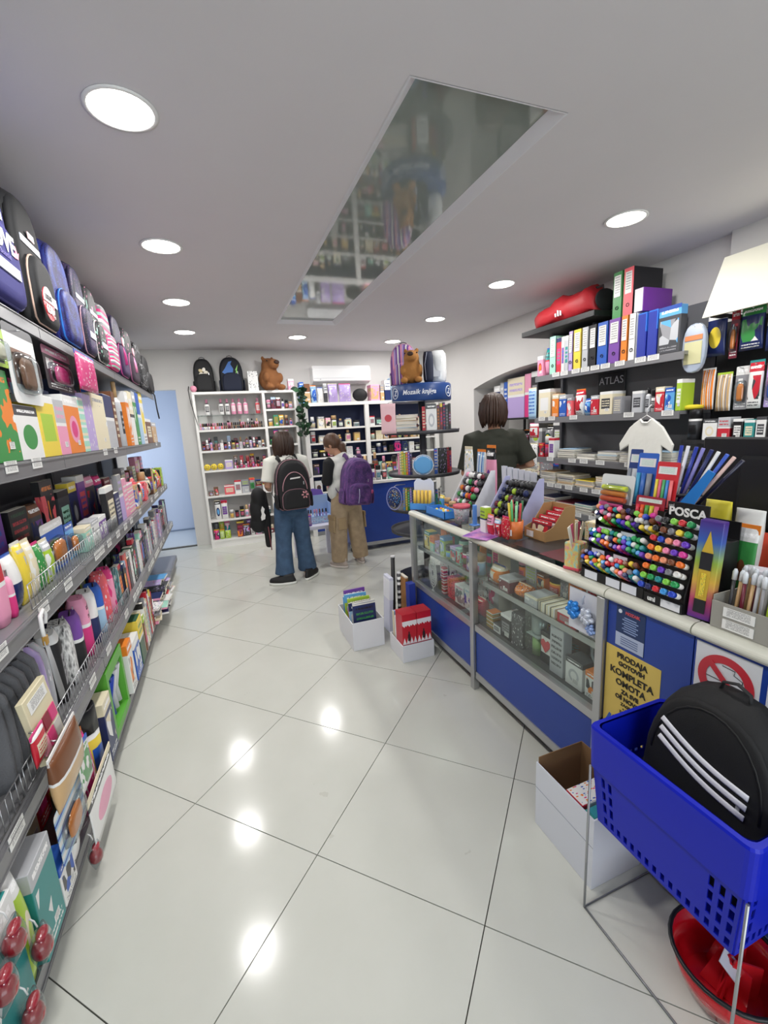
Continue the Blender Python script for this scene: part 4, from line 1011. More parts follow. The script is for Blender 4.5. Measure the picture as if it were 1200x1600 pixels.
# air conditioner
x0, x1 = X_at(488, 6.2, 2.3), X_at(578, 6.2, 2.3); z1, z0 = Z_at(571, 1.7, 6.2), Z_at(599, 1.7, 6.2)
t = thing('air_conditioner', 'white split air conditioner on the back wall above the vitrine', 'air conditioner', ((x0+x1)/2, YB-.21, z0))
W_, H_ = x1-x0, z1-z0
prof = [(.0, .035), (-.0, H_*.8), (.03, H_), (.205, H_), (.205, 0), (.10, 0)]
bm = bmesh.new(); loft([[(x, y, z) for y, z in prof] for x in (-W_/2, W_/2)], True, bm, False); bmesh.ops.recalc_face_normals(bm, faces=bm.faces[:])
bmesh.ops.bevel(bm, geom=bm.edges[:], offset=.006, segments=2, affect='EDGES')
part('casing', from_bm('casing', bm), mat('#e8e9e9', .3), t); part('front_seam', boxes([(-W_*.49, W_*.49, -.002, .0, .07, .073)]), mat('#9fa1a3', .5), t)
part('air_flap', boxes([(-W_*.42, W_*.42, .0, .004, -.001, .003), ]), mat('#d4d6d7', .4), t, (0, .02, .026), (-.35, 0, 0)); part('indicator', box(.012, .002, .006), mat('#5c6266', .4), t, (-W_*.38, -.002, .055))
# ---- cosmetics
G = 'cosmetics on the white shelf unit'
A0, A1 = WX0+.045, WXM-.015; C0, C1 = WXM+.05, WX1-.045
rw = BR(1.745, 'on the thin glass shelf', G, WY0+.10)
for u, c in ((325,'white'),(347,'white'),(356.5,'white'),(366,'pink'),(375.5,'pink'),(385,'pink'),(404,'coral')):
    x = X_at(u, 6.22, 1.75); item(rw, 'bottle', x-.032, x+.032, .20, .06, c, 'label', seed=0, desc='%s topped lotion bottle' % c)
rw = BR(WZ[5], 'on the top white cosmetics shelf', G)
xm = X_at(350, 6.12, 1.56)
fill(rw, A0, xm, ['lipstick'], ['pink','lilac','coral','white','pink'], (.02,.02), (.09,.1), (.02,.02), 31, gap=.004); fill(rw, xm, A1, ['lipstick'], ['brown','maroon','black','brown'], (.02,.02), (.08,.1), (.02,.02), 32, gap=.004)
rb = BR(WZ[5], 'at the back of the top white cosmetics shelf', G, WY0+.06); fill(rb, A0, xm, ['lipstick'], ['lilac','pink','white'], (.02,.02), (.11,.13), (.02,.02), 33, gap=.006); fill(rb, xm, A1, ['bottle','lipstick'], ['maroon','charcoal','brown','silver'], (.03,.04), (.10,.13), (.03,.04), 34, gap=.006)
rw = BR(WZ[4], 'on the second white cosmetics shelf', G); fill(rw, A0, A1, ['bottle','jar','carton','lipstick','bottle'], ['black','charcoal','brown','white','maroon','silver','tan','lilac'], (.03,.05), (.08,.15), (.03,.05), 35)
rb = BR(WZ[4], 'at the back of the second white cosmetics shelf', G, WY0+.10); fill(rb, A0, A1, ['bottle','carton'], ['charcoal','grey','maroon','black'], (.04,.06), (.12,.18), (.03,.05), 36, gap=.02)
rw = BR(WZ[3], 'on the middle white cosmetics shelf', G)
for u in (324.5, 335, 345.5): x = X_at(u, 6.12, 1.04); item(rw, 'ball', x-.042, x+.042, .084, .08, 'yellow')
x = X_at(352.5, 6.12, 1.04); item(rw, 'carton', x, x+.10, .12, .06, 'lilac', 'label', desc='pale lilac cosmetics box')
fill(rw, x+.12, A1, ['lipstick','bottle','lipstick'], ['maroon','red','hot pink','brown','pink','white'], (.025,.035), (.08,.14), (.025,.035), 37)
rb = BR(WZ[3], 'at the back of the middle white cosmetics shelf', G, WY0+.10); fill(rb, x+.12, A1, ['bottle','pouch'], ['maroon','red','coral','silver'], (.04,.06), (.12,.17), (.03,.04), 38, gap=.02)
rw = BR(WZ[2], 'on the fourth white cosmetics shelf', G); xa = X_at(352, 6.12, .7); xb = X_at(368, 6.12, .7)
fill(rw, A0, xa, ['carton','jar'], ['brown','maroon','black','tan'], (.05,.09), (.06,.12), (.05,.06), 39); item(rw, 'carton', xa, xb-.005, .12, .06, 'coral', 'label', desc='salmon make-up box')
fill(rw, xb, A1, ['pouch','carton'], ['silver','white','grey','lilac'], (.07,.10), (.15,.2), (.03,.04), 40)
rw = BR(WZ[1], 'on the fifth white cosmetics shelf', G); fill(rw, A0+.05, A0+.22, ['pouch'], ['silver','white'], (.07,.09), (.22,.25), (.04,.05), 41); fill(rw, A0+.23, A1, ['jar','bottle','pouch','jar'], ['charcoal','black','grey','pink','maroon','tan'], (.05,.08), (.09,.18), (.05,.06), 42)
rw = BR(WZ[0], 'on the lowest white cosmetics shelf', G); fill(rw, A0, A0+.28, ['pouch'], ['purple','lilac','hot pink','mint','lime','pink','light blue'], (.055,.08), (.10,.13), (.04,.05), 43)
rb = BR(WZ[0], 'standing behind on the lowest white cosmetics shelf', G, WY0+.08); fill(rb, A0, A0+.28, ['pouch'], ['purple','pink','lime','light blue'], (.06,.08), (.2,.23), (.03,.05), 44); rw.near = None
fill(rw, A0+.30, A1, ['pouch','carton','jar'], ['maroon','coral','pink','white','charcoal'], (.06,.09), (.08,.16), (.05,.06), 45); fill(rb, A0+.30, A1, ['carton'], ['maroon','charcoal','coral'], (.08,.12), (.18,.22), (.04,.05), 46, gap=.02)
for k, z in enumerate(WZ2):
    rw = BR(z, 'in the narrow bay of the white shelf, %s board' % ['lowest','second','third','fourth','fifth','sixth','top'][k], 'cosmetics in the narrow white bay')
    fill(rw, C0, C1, ['jar','bottle','carton','pouch'], ['brown','white','cream','maroon','tan','pink','charcoal','green'], (.04,.07), (.08,.15 if k != 4 else .19), (.04,.06), 50+k)
# ---- on top of the white unit
TZ = 2.03+.0012
def flower(cols):
    def g(t, y, w_, h_, d_):
        for k in range(5):
            a = 2*PI*k/5; part('flower_print', ell_mesh((w_*.12, .006, w_*.09), 10, 6), mat(cols[k % len(cols)], .4), t, (w_*.14*math.cos(a), y+.004, h_*.58+w_*.14*math.sin(a)), (0, -a, 0))
    return g
def dino(t, y, w_, h_, d_):
    part('dinosaur_print', prism([(-.09,.0),(-.05,.05),(-.02,.10),(.0,.13),(.04,.14),(.02,.10),(.05,.04),(.04,0),(0,-.05),(-.03,-.04)], .006), mat('#3f6fb5', .5), t, (-.02, y+.004, h_*.55)); part('lightning_print', prism([(0,0),(.03,.06),(.02,.06),(.04,.14),(.0,.07),(.012,.07)], .006), mat('#8fd06a', .5), t, (.05, y+.004, h_*.45))
xa, xb = X_at(302, 6.2, 2.1), X_at(338, 6.2, 2.1)
backpack('black backpack with shiny white flower on top of the white shelf', ((xa+xb)/2, 6.24, TZ), 0, xb-xa-.03, .42, .2, FAB('#19191b'), None, None, 'backpacks on the white shelf unit', motif=flower(['#d9d2c0', '#e9e4d8', '#c9b88e']))
xa2, xb2 = X_at(343, 6.2, 2.1), X_at(384, 6.2, 2.1)
backpack('dark navy backpack with blue and green dinosaur print on the white shelf', ((xa2+xb2)/2, 6.24, TZ), 0, xb2-xa2-.03, .44, .2, FAB('#11151f'), FAB('#121a30'), None, 'backpacks on the white shelf unit', motif=dino)
solo('hanging_strap', tube([(xa-.055, 6.20, 2.10), (xa-.06, 6.10, 2.05), (xa-.05, 6.09, 1.9), (xa-.02, 6.10, 1.72), (xa, 6.10, 1.62)], [.014,.014,.012,.01,.006], 6, flat=.4), mat('#161618', .7), 'black strap hanging from the flower backpack down the white shelf side', 'strap', (0, 0, 0))
solo('pompom', ell_mesh((.04, .04, .04)), mat('#e59ab0', .9, bump=.8, bscale=120), 'pink furry pompom beside the flower backpack', 'pompom', (xa-.0, 6.085+.075, TZ+.041))
rw = BR(2.03, 'on top of the white shelf unit', 'gifts on top of the white shelf unit', WY0+.03)
pix(rw, 'carton', 389, 405, 580, 'white', 'dots', .10, desc='white gift box with dark flower pattern'); pix(rw, 'carton', 451, 460, 592, 'pink', 'pic', .08, desc='small pink gift box')
def capybara(label, loc, rz, s=1.0, group=None, col='#8a5a34', head=0.0):
    t = thing('capybara_plush', label, 'plush toy', loc, rz, group)
    def b(bm):
        ell(bm, (0, .02*s, .125*s), (.115*s, .11*s, .125*s)); ell(bm, (0, 0, .26*s), (.085*s, .085*s, .09*s)); ell(bm, (0, -.075*s, .275*s), (.062*s, .075*s, .058*s)); ell(bm, (0, .01*s, .2*s), (.09*s, .09*s, .08*s))
        for sx in (-1, 1):
            ell(bm, (sx*.06*s, .02*s, .345*s), (.022*s, .014*s, .026*s)); ell(bm, (sx*.075*s, -.09*s, .035*s), (.042*s, .06*s, .034*s)); ell(bm, (sx*.09*s, -.06*s, .14*s), (.03*s, .04*s, .055*s))
    part('body', voxel('capybara', b, .011*s, 4), mat(col, .95, bump=.8, bscale=160), t)
    part('nose', ell_mesh((.034*s, .016*s, .022*s), 10, 6), mat('#3b2417', .7), t, (0, -.146*s, .29*s))
    for sx in (-1, 1): part('eye', ell_mesh((.008*s, .008*s, .008*s), 8, 6), M_BLACK, t, (sx*.063*s, -.06*s, .31*s))
    return t
xc = X_at(423, 6.22, 2.15); capybara('brown capybara plush sitting on top of the white shelf', (xc, 6.25, TZ), .5, 1.22, None)
# ---- plant garland hanging at the end of the white unit
t = thing('leaf_garland', 'dark green artificial leaf garland hanging between white shelf and vitrine', 'plant', (1.085, 5.945, 1.40))
rg = random.Random(4)
part('stem', tube([(-.08,.20,.640),(-.03,.16,.645),(-.01,.0,.62),(.02,-.02,.45),(0,-.02,.2),(.03,-.02,0)], .006, 6), mat('#31422c', .7), t)
leaf_me = prism([(0,0),(.022,.025),(.028,.06),(0,.10),(-.028,.06),(-.022,.025)], .003)
for k in range(64):
    zz = rg.random()*.66; part('leaf', leaf_me, mat(rg.choice(['#23402a','#2f5a38','#1c3324']), .55), t, (rg.uniform(-.03,.05), -.035+rg.uniform(-.03,.0), zz*.95), (rg.uniform(.2,1.5), rg.uniform(-2.6,2.6), rg.uniform(-1.0,1.0)))
# ---- vitrine: goods inside and on top
for k, z in enumerate(VZ):
    for j, (a, b) in enumerate(((VX0+.09, VXM-.05), (VXM+.05, 2.9))):
        nm = ['lowest','second','third','fourth','fifth','top'][k]
        rw = Row('B', VY0+.05, z, 'on the %s board of the vitrine bay %s' % (nm, ['by the white shelf','behind the book tower'][j]), 'gifts in the vitrine')
        cols = {5:['white','cream','charcoal','grey','red','white'], 4:['tan','brown','silver','cream','white'], 3:['charcoal','black','navy','white'], 2:['cream','charcoal','mint','silver'], 1:['silver','tan','white','cream'], 0:['cream','brown','silver']}[k]
        fill(rw, a, b, ['carton','jar','bottle','carton'], cols, (.06,.11), (.09,.17), (.06,.09), 70+k*2+j, gap=.03 if j == 0 else .012)
rw = Row('B', VY0+.03, 1.845, 'on top of the vitrine', 'gifts on top of the vitrine')
pix(rw, 'carton', 470, 476.5, 597, 'light blue', 'pic', .14, desc='light blue gift box'); pix(rw, 'carton', 477, 486, 600, 'tan', 'half', .14, desc='brown kraft gift box')
for u0, u1, v, c, s, ds in ((487,497,603,'pale blue','blob','pale blue gift bag'), (498,507,606,'white','dots','white patterned gift bag'), (508,514,600,'charcoal','half','charcoal gift bag'), (515,530,600,'lilac','blob','lilac plush-like bag'), (532,551,600,'lilac','dots','lilac dotted gift bag')): pix(rw, 'pouch', u0, u1, v, c, s, .12, desc=ds)
x = X_at(565, 6.05, 1.9); solo('round_bag', ell_mesh((.11, .07, .09)), FAB('#141416'), 'small round black furry bag on top of the vitrine', 'bag', (x, 6.12, 1.845+.091))
pix(rw, 'carton', 580, 594, 601, 'pink', 'blob', .16, desc='pink and tan patterned box'); pix(rw, 'carton', 595, 601, 601, 'tan', 'half', .16, desc='plain tan box'); pix(rw, 'carton', 602, 611, 594, 'navy', 'half', .14, desc='navy gift box'); pix(rw, 'carton', 612, 622, 590, 'pale blue', 'text', .14, desc='pale blue narrow box')
# ---- on the blue counter and the white table
rw = Row('B', 4.99, .85, 'on the low blue counter', 'jewellery pots on the blue counter')
fill(rw, 1.38, 2.2, ['jar','bottle','pouch'], ['cream','tan','silver','charcoal','white','mint'], (.05,.09), (.10,.2), (.05,.08), 90)
fill(Row('B', 5.2, .85, 'at the back of the low blue counter', 'jewellery pots on the blue counter'), 1.38, 2.2, ['carton','bottle'], ['charcoal','cream','grey','brown'], (.07,.1), (.2,.32), (.05,.08), 91, gap=.03)
t = thing('blue_display_box', 'pale blue cardboard counter display with purple top on the white table', 'display', (.97, 4.95, .4412))
part('body', boxes([(-.16, .16, -.10, .10, 0, .08), (-.16, .16, .06, .10, .08, .30), (-.16, -.152, -.10, .06, .08, .22), (.152, .16, -.10, .06, .08, .22)]), mat('#9db8e0', .5), t); part('header', prism([(-.12,0),(.12,0),(.10,.06),(0,.08),(-.10,.06)], .006), mat('#7a5fc0', .5), t, (0, .08, .30))
part('printed_front', boxes([(-.15, .15, -.102, -.100, .01, .07)]), pm('pale blue', 'dots', 3, 'purple', 'hot pink', 'white'), t)
rw = Row('B', 4.865, .52, 'in the pale blue table display', 'items in the table display'); fill(rw, .83, 1.1, ['lipstick'], ['purple','white','pink','lilac'], (.02,.02), (.09,.1), (.02,.02), 92, gap=.01)
rw = Row('B', 4.735, .44, 'at the front of the white table', 'packs on the white table'); fill(rw, .73, .95, ['pouch','carton'], ['lilac','white','purple','maroon'], (.05,.08), (.08,.14), (.03,.05), 93)
# ---- book tower goods
ang = math.atan2(-KX, KY)*1.0
def KR(i, place, front=-.24): return Row('C', front, KZ[i]+.001, place, 'books on the book tower', (KX, KY), -math.atan2(KX, KY))
r = KR(3, 'on the top tray of the book tower')
z = 0
for k, (c, h_) in enumerate((('white',.045), ('pale blue',.03), ('cream',.03), ('tan',.022), ('white',.03))):
    loc, rz = r.loc(-.142, .15, .05, z+.002)
    t = thing('book', ['thick white book at the bottom of the flat stack', 'pale blue book in the flat stack', 'cream book in the flat stack', 'thin tan book in the flat stack', 'white book topping the flat stack'][k]+' on the book tower', 'book', loc, 0, 'books on the book tower', rot=(0, 0, rz+.1*(-1)**k))
    part('cover', boxes([(-.10, .10, -.075, .075, 0, .003), (-.10, .10, -.075, .075, h_-.003, h_), (-.10, -.097, -.075, .075, .003, h_-.003)]), pm(c, 'text', k), t); part('pages', box(.192, .144, h_-.0065), M_PAGES, t, (.002, 0, .0032))
    z += h_+.0008
item(r, 'book', .0, .03, .22, .15, 'red', 'text', 'thin red book on the book tower'); item(r, 'album', .035, .125, .24, .012, 'white', 'face', desc='white drawing pad', inset=-.022, yaw=.05)
for k, (c, s) in enumerate((('brown','text'), ('maroon','label'), ('navy','text'), ('charcoal','text'), ('black','label'))): item(r, 'book', .132+.026*k, .154+.026*k, .23+.01*(k % 3), .12, c, s, inset=.05+.028*max(0, k-1))
r = KR(2, 'on the middle tray of the book tower')
for k, c in enumerate(['pink','cream','yellow','lime','orange','purple','navy']): item(r, 'book', -.235+.019*k, -.217+.019*k, .20+.008*(k % 3), .12, c, 'text', inset=max(.02, .075-.02*k))
t = thing('round_bag', 'light blue round bag with white print on the book tower', 'bag', r.loc(-.005, .06, -.02, .004)[0], r.rz)
part('disc_body', lathe([(0,-.03),(.07,-.03),(.09,-.015),(.09,.015),(.07,.03),(0,.03)], 24), pm('light blue', 'blob', 2, 'white', 'pale blue', 'navy'), t, (0, 0, .09), (PI/2, 0, 0)); part('rim_piping', tube([(.09*math.cos(a), -.02, .09+.09*math.sin(a)) for a in [2*PI*k/20 for k in range(20)]], .004, 5, True), mat('#dfe6ef', .5), t)
for k, (c, w2, s) in enumerate((('blue',.03,'text'), ('black',.08,'dots'), ('red',.02,'text'), ('coral',.022,'label'))):
    x = .095 + [0,.034,.116,.138][k]; item(r, 'album' if k == 1 else 'book', x, x+w2, .23, .03 if k == 1 else .12, c, s, inset=.04+.03*k)
r = KR(1, 'on the lower tray of the book tower')
for k, c in enumerate(['light blue','yellow','green','lilac','navy','red','cream','charcoal']): item(r, 'book', -.20+.021*k, -.181+.021*k, .2, .12, c, 'text', inset=.05)
fill(r, .0, .2, ['carton','book'], ['white','blue','brown','teal'], (.03,.05), (.14,.2), (.08,.1), 95, inset=.06)
hang_p = at(605, 655, 'y', 3.55)
t = thing('hanging_pack', 'pink and white gift bag with red seal hanging on the book tower', 'bag', (at(608, 678, 'y', 3.52).x, 3.52, at(608, 678, 'y', 3.52).z), -.45)
part('bag', pouch_mesh(.13, .25, .03), mat('#e3bcc2', .5), t); part('seal', lathe([(0,-.002),(.03,-.002),(.03,.002),(0,.002)], 18), mat('#c4424e', .4), t, (0, -.016, .13), (PI/2, 0, 0)); part('hook', tube([(0,0,.25),(.01,.02,.262),(.06,.03,.262),(.30,.12,.262)], .003, 5), M_ALU, t)
t = thing('clear_container', 'round clear container of blue and yellow bits hanging on the book tower', 'container', (at(617, 800, 'y', 3.52).x, 3.52, at(617, 800, 'y', 3.52).z), -.45)
part('ring', tube([(.065*math.cos(a), 0, .12+.10*math.sin(a)) for a in [2*PI*k/24 for k in range(24)]], .005, 6, True), mat('#8a8fc0', .3), t); part('contents', ell_mesh((.055, .02, .085)), pm('navy', 'dots', 3, 'yellow', 'silver', 'light blue'), t, (0, 0, .12)); part('hook', tube([(0,0,.22),(.02,.02,.235),(.10,.05,.235)], .003, 5), M_ALU, t)
# on the drum header
HZ = 1.841
p = at(640, 596, 'z', HZ)
capybara('tan capybara plush sitting on the blue drum header', (KX-.13, KY-.10, HZ), -.5, .82, None, '#a8743c')
backpack('purple striped backpack standing behind the plush on the drum header', (KX-.12, KY+.10, HZ), -.5, .24, .37, .13, pm('purple', 'vstripe', 2, 'pink', 'lilac', 'white', .6), None, mat('#d9a0c0', .6), None, straps=False)
t = thing('folded_bag', 'dark navy folded school bag on the drum header', 'bag', (KX+.01, KY-.14, HZ), -.45); part('body', soft(.09, .16, .26, 16, 3, 8, .8), FAB('#1c2338'), t); part('strap', tube([(-.02,-.085,.02),(-.03,-.09,.15),(-.01,-.07,.25)], .008, 6, flat=.4), mat('#8b90a0', .6), t)
t = thing('wrapped_bag', 'white plastic wrapped school bag on the drum header', 'bag', (KX+.165, KY-.03, HZ), -.45); part('bag', soft(.15, .17, .29, 18, 2.8, 9, .7), mat('#d6d8d8', .12, spec=.9, bump=.7, bscale=25), t); part('label_card', box(.07, .002, .12), mat('#c3c6cc', .4), t, (-.02, -.088, .06), (-.1, 0, 0))
# ================================================================== goods behind the service counter
RR = lambda i, place, group, inset=0.0: Row('R', RXF+.002+inset, RZ[i], place, group)
def binder(label, loc, rz, w_, c, side=None, h_=.315, d_=.28, group='lever arch files', rot=None, lay=False):
    t = thing('lever_arch_file', label, 'binder', loc, rz, group, rot)
    m = mat(PAL.get(c, c), .4)
    part('cover', boxes([(-w_/2, -w_/2+.003, -d_/2, d_/2, 0, h_), (w_/2-.003, w_/2, -d_/2, d_/2, 0, h_), (-w_/2, w_/2, -d_/2, -d_/2+.003, 0, h_)]), mat(PAL.get(side, side), .4) if side else m, t)
    if side: part('spine', box(w_+.001, .002, h_), m, t, (0, -d_/2-.001, 0))
    part('pages', box(w_-.02, d_-.03, h_-.02), M_PAGES, t, (0, .0, .006))
    part('spine_label', box(w_*.68, .002, h_*.46), prnt('#e6e4df', '#8a8a8c', '#555558', '#c0c0c0', 'text', 5), t, (0, -d_/2-.003, h_*.46))
    part('finger_ring', tube([(.011*math.cos(a), -d_/2-.0025, h_*.22+.011*math.sin(a)) for a in [2*PI*k/12 for k in range(12)]], .0025, 5, True), mat('#303236', .3, .6), t)
    return t
G = 'lever arch files on the wall shelving'
rb = RR(5, '', G)
bl = [(858,868,'mint'),(868.5,876,'red'),(876.5,881,'white'),(881.5,887,'silver'),(887.5,894,'lilac'),(895,907,'yellow'),(908,918,'silver'),(919,930.5,'black'),(931.5,948,'blue'),(949,967,'purple'),(968,979,'orange'),(980,991,'white')]
for u0, u1, c in bl:
    a, b = rb.span(u0, u1); nm = {'silver':'grey'}.get(c, c)
    if c in ('red','white') and u0 < 880 or c == 'silver' and u0 < 890: item(rb, 'album', a, b, .29, .22, c, 'label', label='slim %s ring folder among the lever arch files on the top shelf' % nm)
    else:
        loc, rz = rb.loc((a+b)/2, .28); binder(('white lever arch file beside the blue paper packs' if c == 'white' else '%s lever arch file standing in the row on the top shelf' % nm), loc, rz, b-a-.003, c, group=G)
r = RR(5, 'at the far end of the file shelf', 'small goods at the far end of the file shelf')
fill(r, rb.span(839, 857.5)[0], rb.span(839, 857.5)[1], ['pouch','carton'], ['pink','cream','mint','orange','white'], (.05,.08), (.15,.28), (.06,.1), 101)
r = RR(5, 'on the file shelf', 'paper packs on the file shelf')
blue_pack = prnt('#1f2f9a', '#2f6fd0', '#3f97e4', '#1f2f9a', 'half', 1)
for k, (u0, u1) in enumerate(((993,1007),(1009,1024))):
    a, b = r.span(u0, u1); loc, rz = r.loc((a+b)/2, .25)
    t = thing('paper_pack', ['blue shaded pack of photo paper beside the white file', 'blue shaded pack of photo paper beside the picture box'][k], 'pack', loc, rz, 'blue paper packs'); part('pack', box(b-a-.004, .25, .30, .004), blue_pack, t); part('end_flap', box(b-a-.012, .002, .28), mat('#2b3a9a', .3), t, (0, -.126, .01))
a, b = r.span(1026, 1060); loc, rz = r.loc((a+b)/2, .06); t = thing('puzzle_box', 'grey and blue picture game box leaning beside the blue packs', 'box', loc, rz); part('body', box(b-a, .06, .29, .002), pm('charcoal', 'pic', 5, 'light blue', 'silver', 'grey'), t); part('lid_edge', boxes([(-(b-a)/2-.001, (b-a)/2+.001, -.031, -.030, .27, .295)]), mat('#2d4c9a', .4), t)
zt = RZ[5]+.318
def on_top(u0, u1, z): return Y_at(u0, RXF, z), Y_at(u1, RXF, z)
a, b = on_top(954, 969, zt); binder('green lever arch file standing on top of the file row', (RXF+.15, (a+b)/2, zt), -PI/2, abs(b-a)-.004, 'green', group=G)
a, b = on_top(971, 986, zt); binder('black lever arch file with orange spine on top of the file row', (RXF+.15, (a+b)/2, zt), -PI/2, abs(b-a)-.004, 'coral', 'black', group=G)
a, b = on_top(988, 1003, zt); t = thing('box_file', 'purple box file with white front standing beside the black and orange file', 'box file', (RXF+.15, (a+b)/2, zt), -PI/2); part('body', box(abs(b-a)-.006, .28, .155, .003), mat('#6a2a8c', .4), t); part('white_front', box(abs(b-a)-.012, .002, .15), mat('#d9d6d8', .5), t, (0, -.1415, .002))
# red sports bag on the black wall shelf
bx, by, bz = 2.985, (Y_at(824, 2.85, 2.3)+Y_at(928, 2.85, 2.3))/2, 2.235+.0465
L = abs(Y_at(824, 2.85, 2.3)-Y_at(928, 2.85, 2.3))*.98
t = thing('sports_bag', 'red sports bag with white three-bar logo lying on the black wall shelf', 'bag', (bx, by, bz), -PI/2)
rs = random.Random(2); R = []
for i in range(13):
    s = i/12; f = (1-abs(2*s-1)**5)**.5*.97+.03; hh = (.185+.045*s)*f*(1+.10*math.sin(s*17)+.06*math.sin(s*31)); ww = .14*f*(1+.05*math.sin(s*13))
    R.append([(-L/2+L*s, ww*math.copysign(abs(math.cos(q_))**.8, math.cos(q_)), max(0, hh*.5+hh*.5*math.copysign(abs(math.sin(q_))**.8, math.sin(q_))+.012*math.sin(4*q_+11*s))) for q_ in [2*PI*k/18 for k in range(18)]])
part('body', loft(R), mat('#b5202a', .55, bump=1.0, bscale=14), t)
part('end_panel', ell_mesh((.012, .115, .085)), mat('#16161a', .7), t, (L/2-.004, 0, .092)); part('handle', tube([(-.12,-.05,.17),(-.10,-.03,.20),(0,-.02,.215),(.10,-.03,.20),(.12,-.05,.17)], .009, 6, flat=.5), mat('#7d1820', .7), t)
part('shoulder_strap', tube([(.12,.02,.17),(.22,.0,.21),(L/2-.02,-.02,.2),(L/2,-.03,.13)], .010, 6, flat=.35), mat('#1a1a1c', .7), t)
for k in range(3): part('logo_bar', prism([(0,0),(.018,0),(.018-.016*(k+1)*.5,.03*(k+1)),(-.016*(k+1)*.5,.03*(k+1))], .002), mat('#ececec', .5), t, (-.02+.03*k, -.146, .05), (-.12, 0, 0))
# ---- second shelf
r = RR(4, 'on the second shelf behind the counter', 'stationery on the second shelf behind the counter')
for k, u0, u1, v, c, s, d_, ds in [('carton',841,859,608,'cream','label',.12,'cream and white paper box'), ('carton',862,872,616,'orange','pic',.08,'orange paint box'), ('carton',873,884,617,'blue','pic',.08,'blue paint box'), ('carton',885,893,620,'coral','pic',.08,'coral paint box'),
        ('pouch',895,909,610,'white','pic',.07,'white and red modelling pouch'), ('pouch',910,921,624,'light blue','pic',.07,'light blue modelling pouch'), ('carton',922,934,618,'red','pic',.08,'red crayon box'), ('carton',936,955,612,'cream','label',.14,'large cream carton'), ('carton',957,970,620,'grey','text',.1,'grey office box'),
        ('carton',986,1002,611,'silver','label',.08,'silver office box'), ('bottle',1004,1012,606,'silver','label',.05,'silver can'), ('bottle',1013,1021,608,'white','label',.05,'white can'), ('carton',1022,1036,605,'red','pic',.08,'red paint set'), ('carton',1037,1052,606,'light blue','pic',.08,'light blue paint set'), ('carton',1054,1063,592,'lime','label',.12,'tall olive carton')]:
    pix(r, k, u0, u1, v, c, s, d_, desc=ds)
t = thing('name_sign', 'black sign reading ATLAS standing at the back of the second shelf', 'sign', (RXB-.03, (Y_at(934, RXB-.04, 1.75)+Y_at(976, RXB-.04, 1.75))/2, RZ[4]+.0015), -PI/2)
ws = abs(Y_at(934, RXB-.04, 1.75)-Y_at(976, RXB-.04, 1.75)); hs = Z_at(582, RXB-.04, t.location.y)-RZ[4]
part('board', box(ws, .012, hs, .002), mat('#17181a', .4), t); txt(t, 'ATLAS', .085, mat('#c9cacc', .5), (0, -.0072, hs*.80))
# baby T-shirt on a hanger
xs = 2.795; ya, yb = Y_at(970, xs, 1.25), Y_at(1055, xs, 1.30); ym = Y_at(1009, xs, 1.35)
zt_, zb_ = Z_at(652, xs, ym), Z_at(735, xs, ym)
t = thing('child_tshirt', 'small white T-shirt on a wire hanger hooked to the shelf rail', 'T-shirt', (xs, ym, zb_), -PI/2)
hh = zt_-zb_; ww = abs(ya-yb)/2*.98
out = [(-ww*.62,0),(ww*.62,0),(ww*.62,hh*.48),(ww*.98,hh*.36),(ww*1.02,hh*.50),(ww*.62,hh*.82),(ww*.22,hh*.98),(ww*.12,hh*.92),(-ww*.12,hh*.92),(-ww*.22,hh*.98),(-ww*.62,hh*.82),(-ww*1.02,hh*.50),(-ww*.98,hh*.36),(-ww*.62,hh*.48)]
part('shirt', prism(out, .02, .006, 2), mat('#e3e2da', .8, bump=.4, bscale=22), t); part('collar', tube([(-ww*.2,-.008,hh*.965),(-ww*.1,-.014,hh*.90),(ww*.1,-.014,hh*.90),(ww*.2,-.008,hh*.965)], .005, 6), mat('#efeee8', .8), t)
part('hanger', tube([(-ww*.5,0,hh*.88),(0,0,hh*1.04),(ww*.5,0,hh*.88)], .003, 6), mat('#dcdcdc', .4), t); part('hanger_hook', tube([(0,0,hh*1.04),(0,0,hh*1.15),(.012,.01,hh*1.20),(.006,.03,hh*1.23),(0,.04,hh*1.20)], .003, 6), mat('#dcdcdc', .4), t)
# ---- paper shelves below
def stack(row, a, b, n, cols, seed, d_=.21, th=(.008,.02), noun='pad', inset=.0):
    r_ = random.Random(seed); z = .0; pr = None
    for k in range(n):
        h_ = q(r_.uniform(*th), .004); c = r_.choice(cols); dd = q(d_*r_.uniform(.92, 1.0), .01); w_ = q((b-a)*r_.uniform(.9, .99), .01)
        loc, rz = row.loc((a+b)/2, dd, inset+r_.uniform(0, .015), z)
        sh = '%s paper %s' % (c, noun)
        t = thing('paper_pad', lab('%s lying in a pile %s' % (sh, row.place), (c, k), pr), 'paper', loc, 0, row.group, rot=(0, 0, rz+r_.uniform(-.03, .03))); pr = sh
        part('cover', box(w_, dd, .002), mat(PAL[c], .5), t, (0, 0, h_-.002)); part('sheets', box(w_-.004, dd-.004, h_-.002), M_PAGES, t)
        z += h_+.0006
G2 = 'paper pads on the shelves behind the counter'
r = RR(3, 'on the third shelf behind the counter', G2)
y0_, y1_ = RY_N+.02, RY_F-.02
for k in range(5): stack(r, 2.10+.22*k, 2.30+.22*k, [5,4,6,4,5][k], ['grey','white','silver','pale blue','charcoal'], 110+k)
fill(RR(3, 'on the third shelf by the passage arch', 'pen pots on the third shelf'), 3.22, 3.44, ['jar','bottle','carton'], ['white','grey','silver','pale blue','red'], (.06,.08), (.12,.2), (.06,.08), 116)
rz_ = Row('R', RXF+.06, RZ[3]+.12, 'on the pad piles of the third shelf', 'packs on the paper pads')
r = RR(2, 'on the fourth shelf behind the counter', G2)
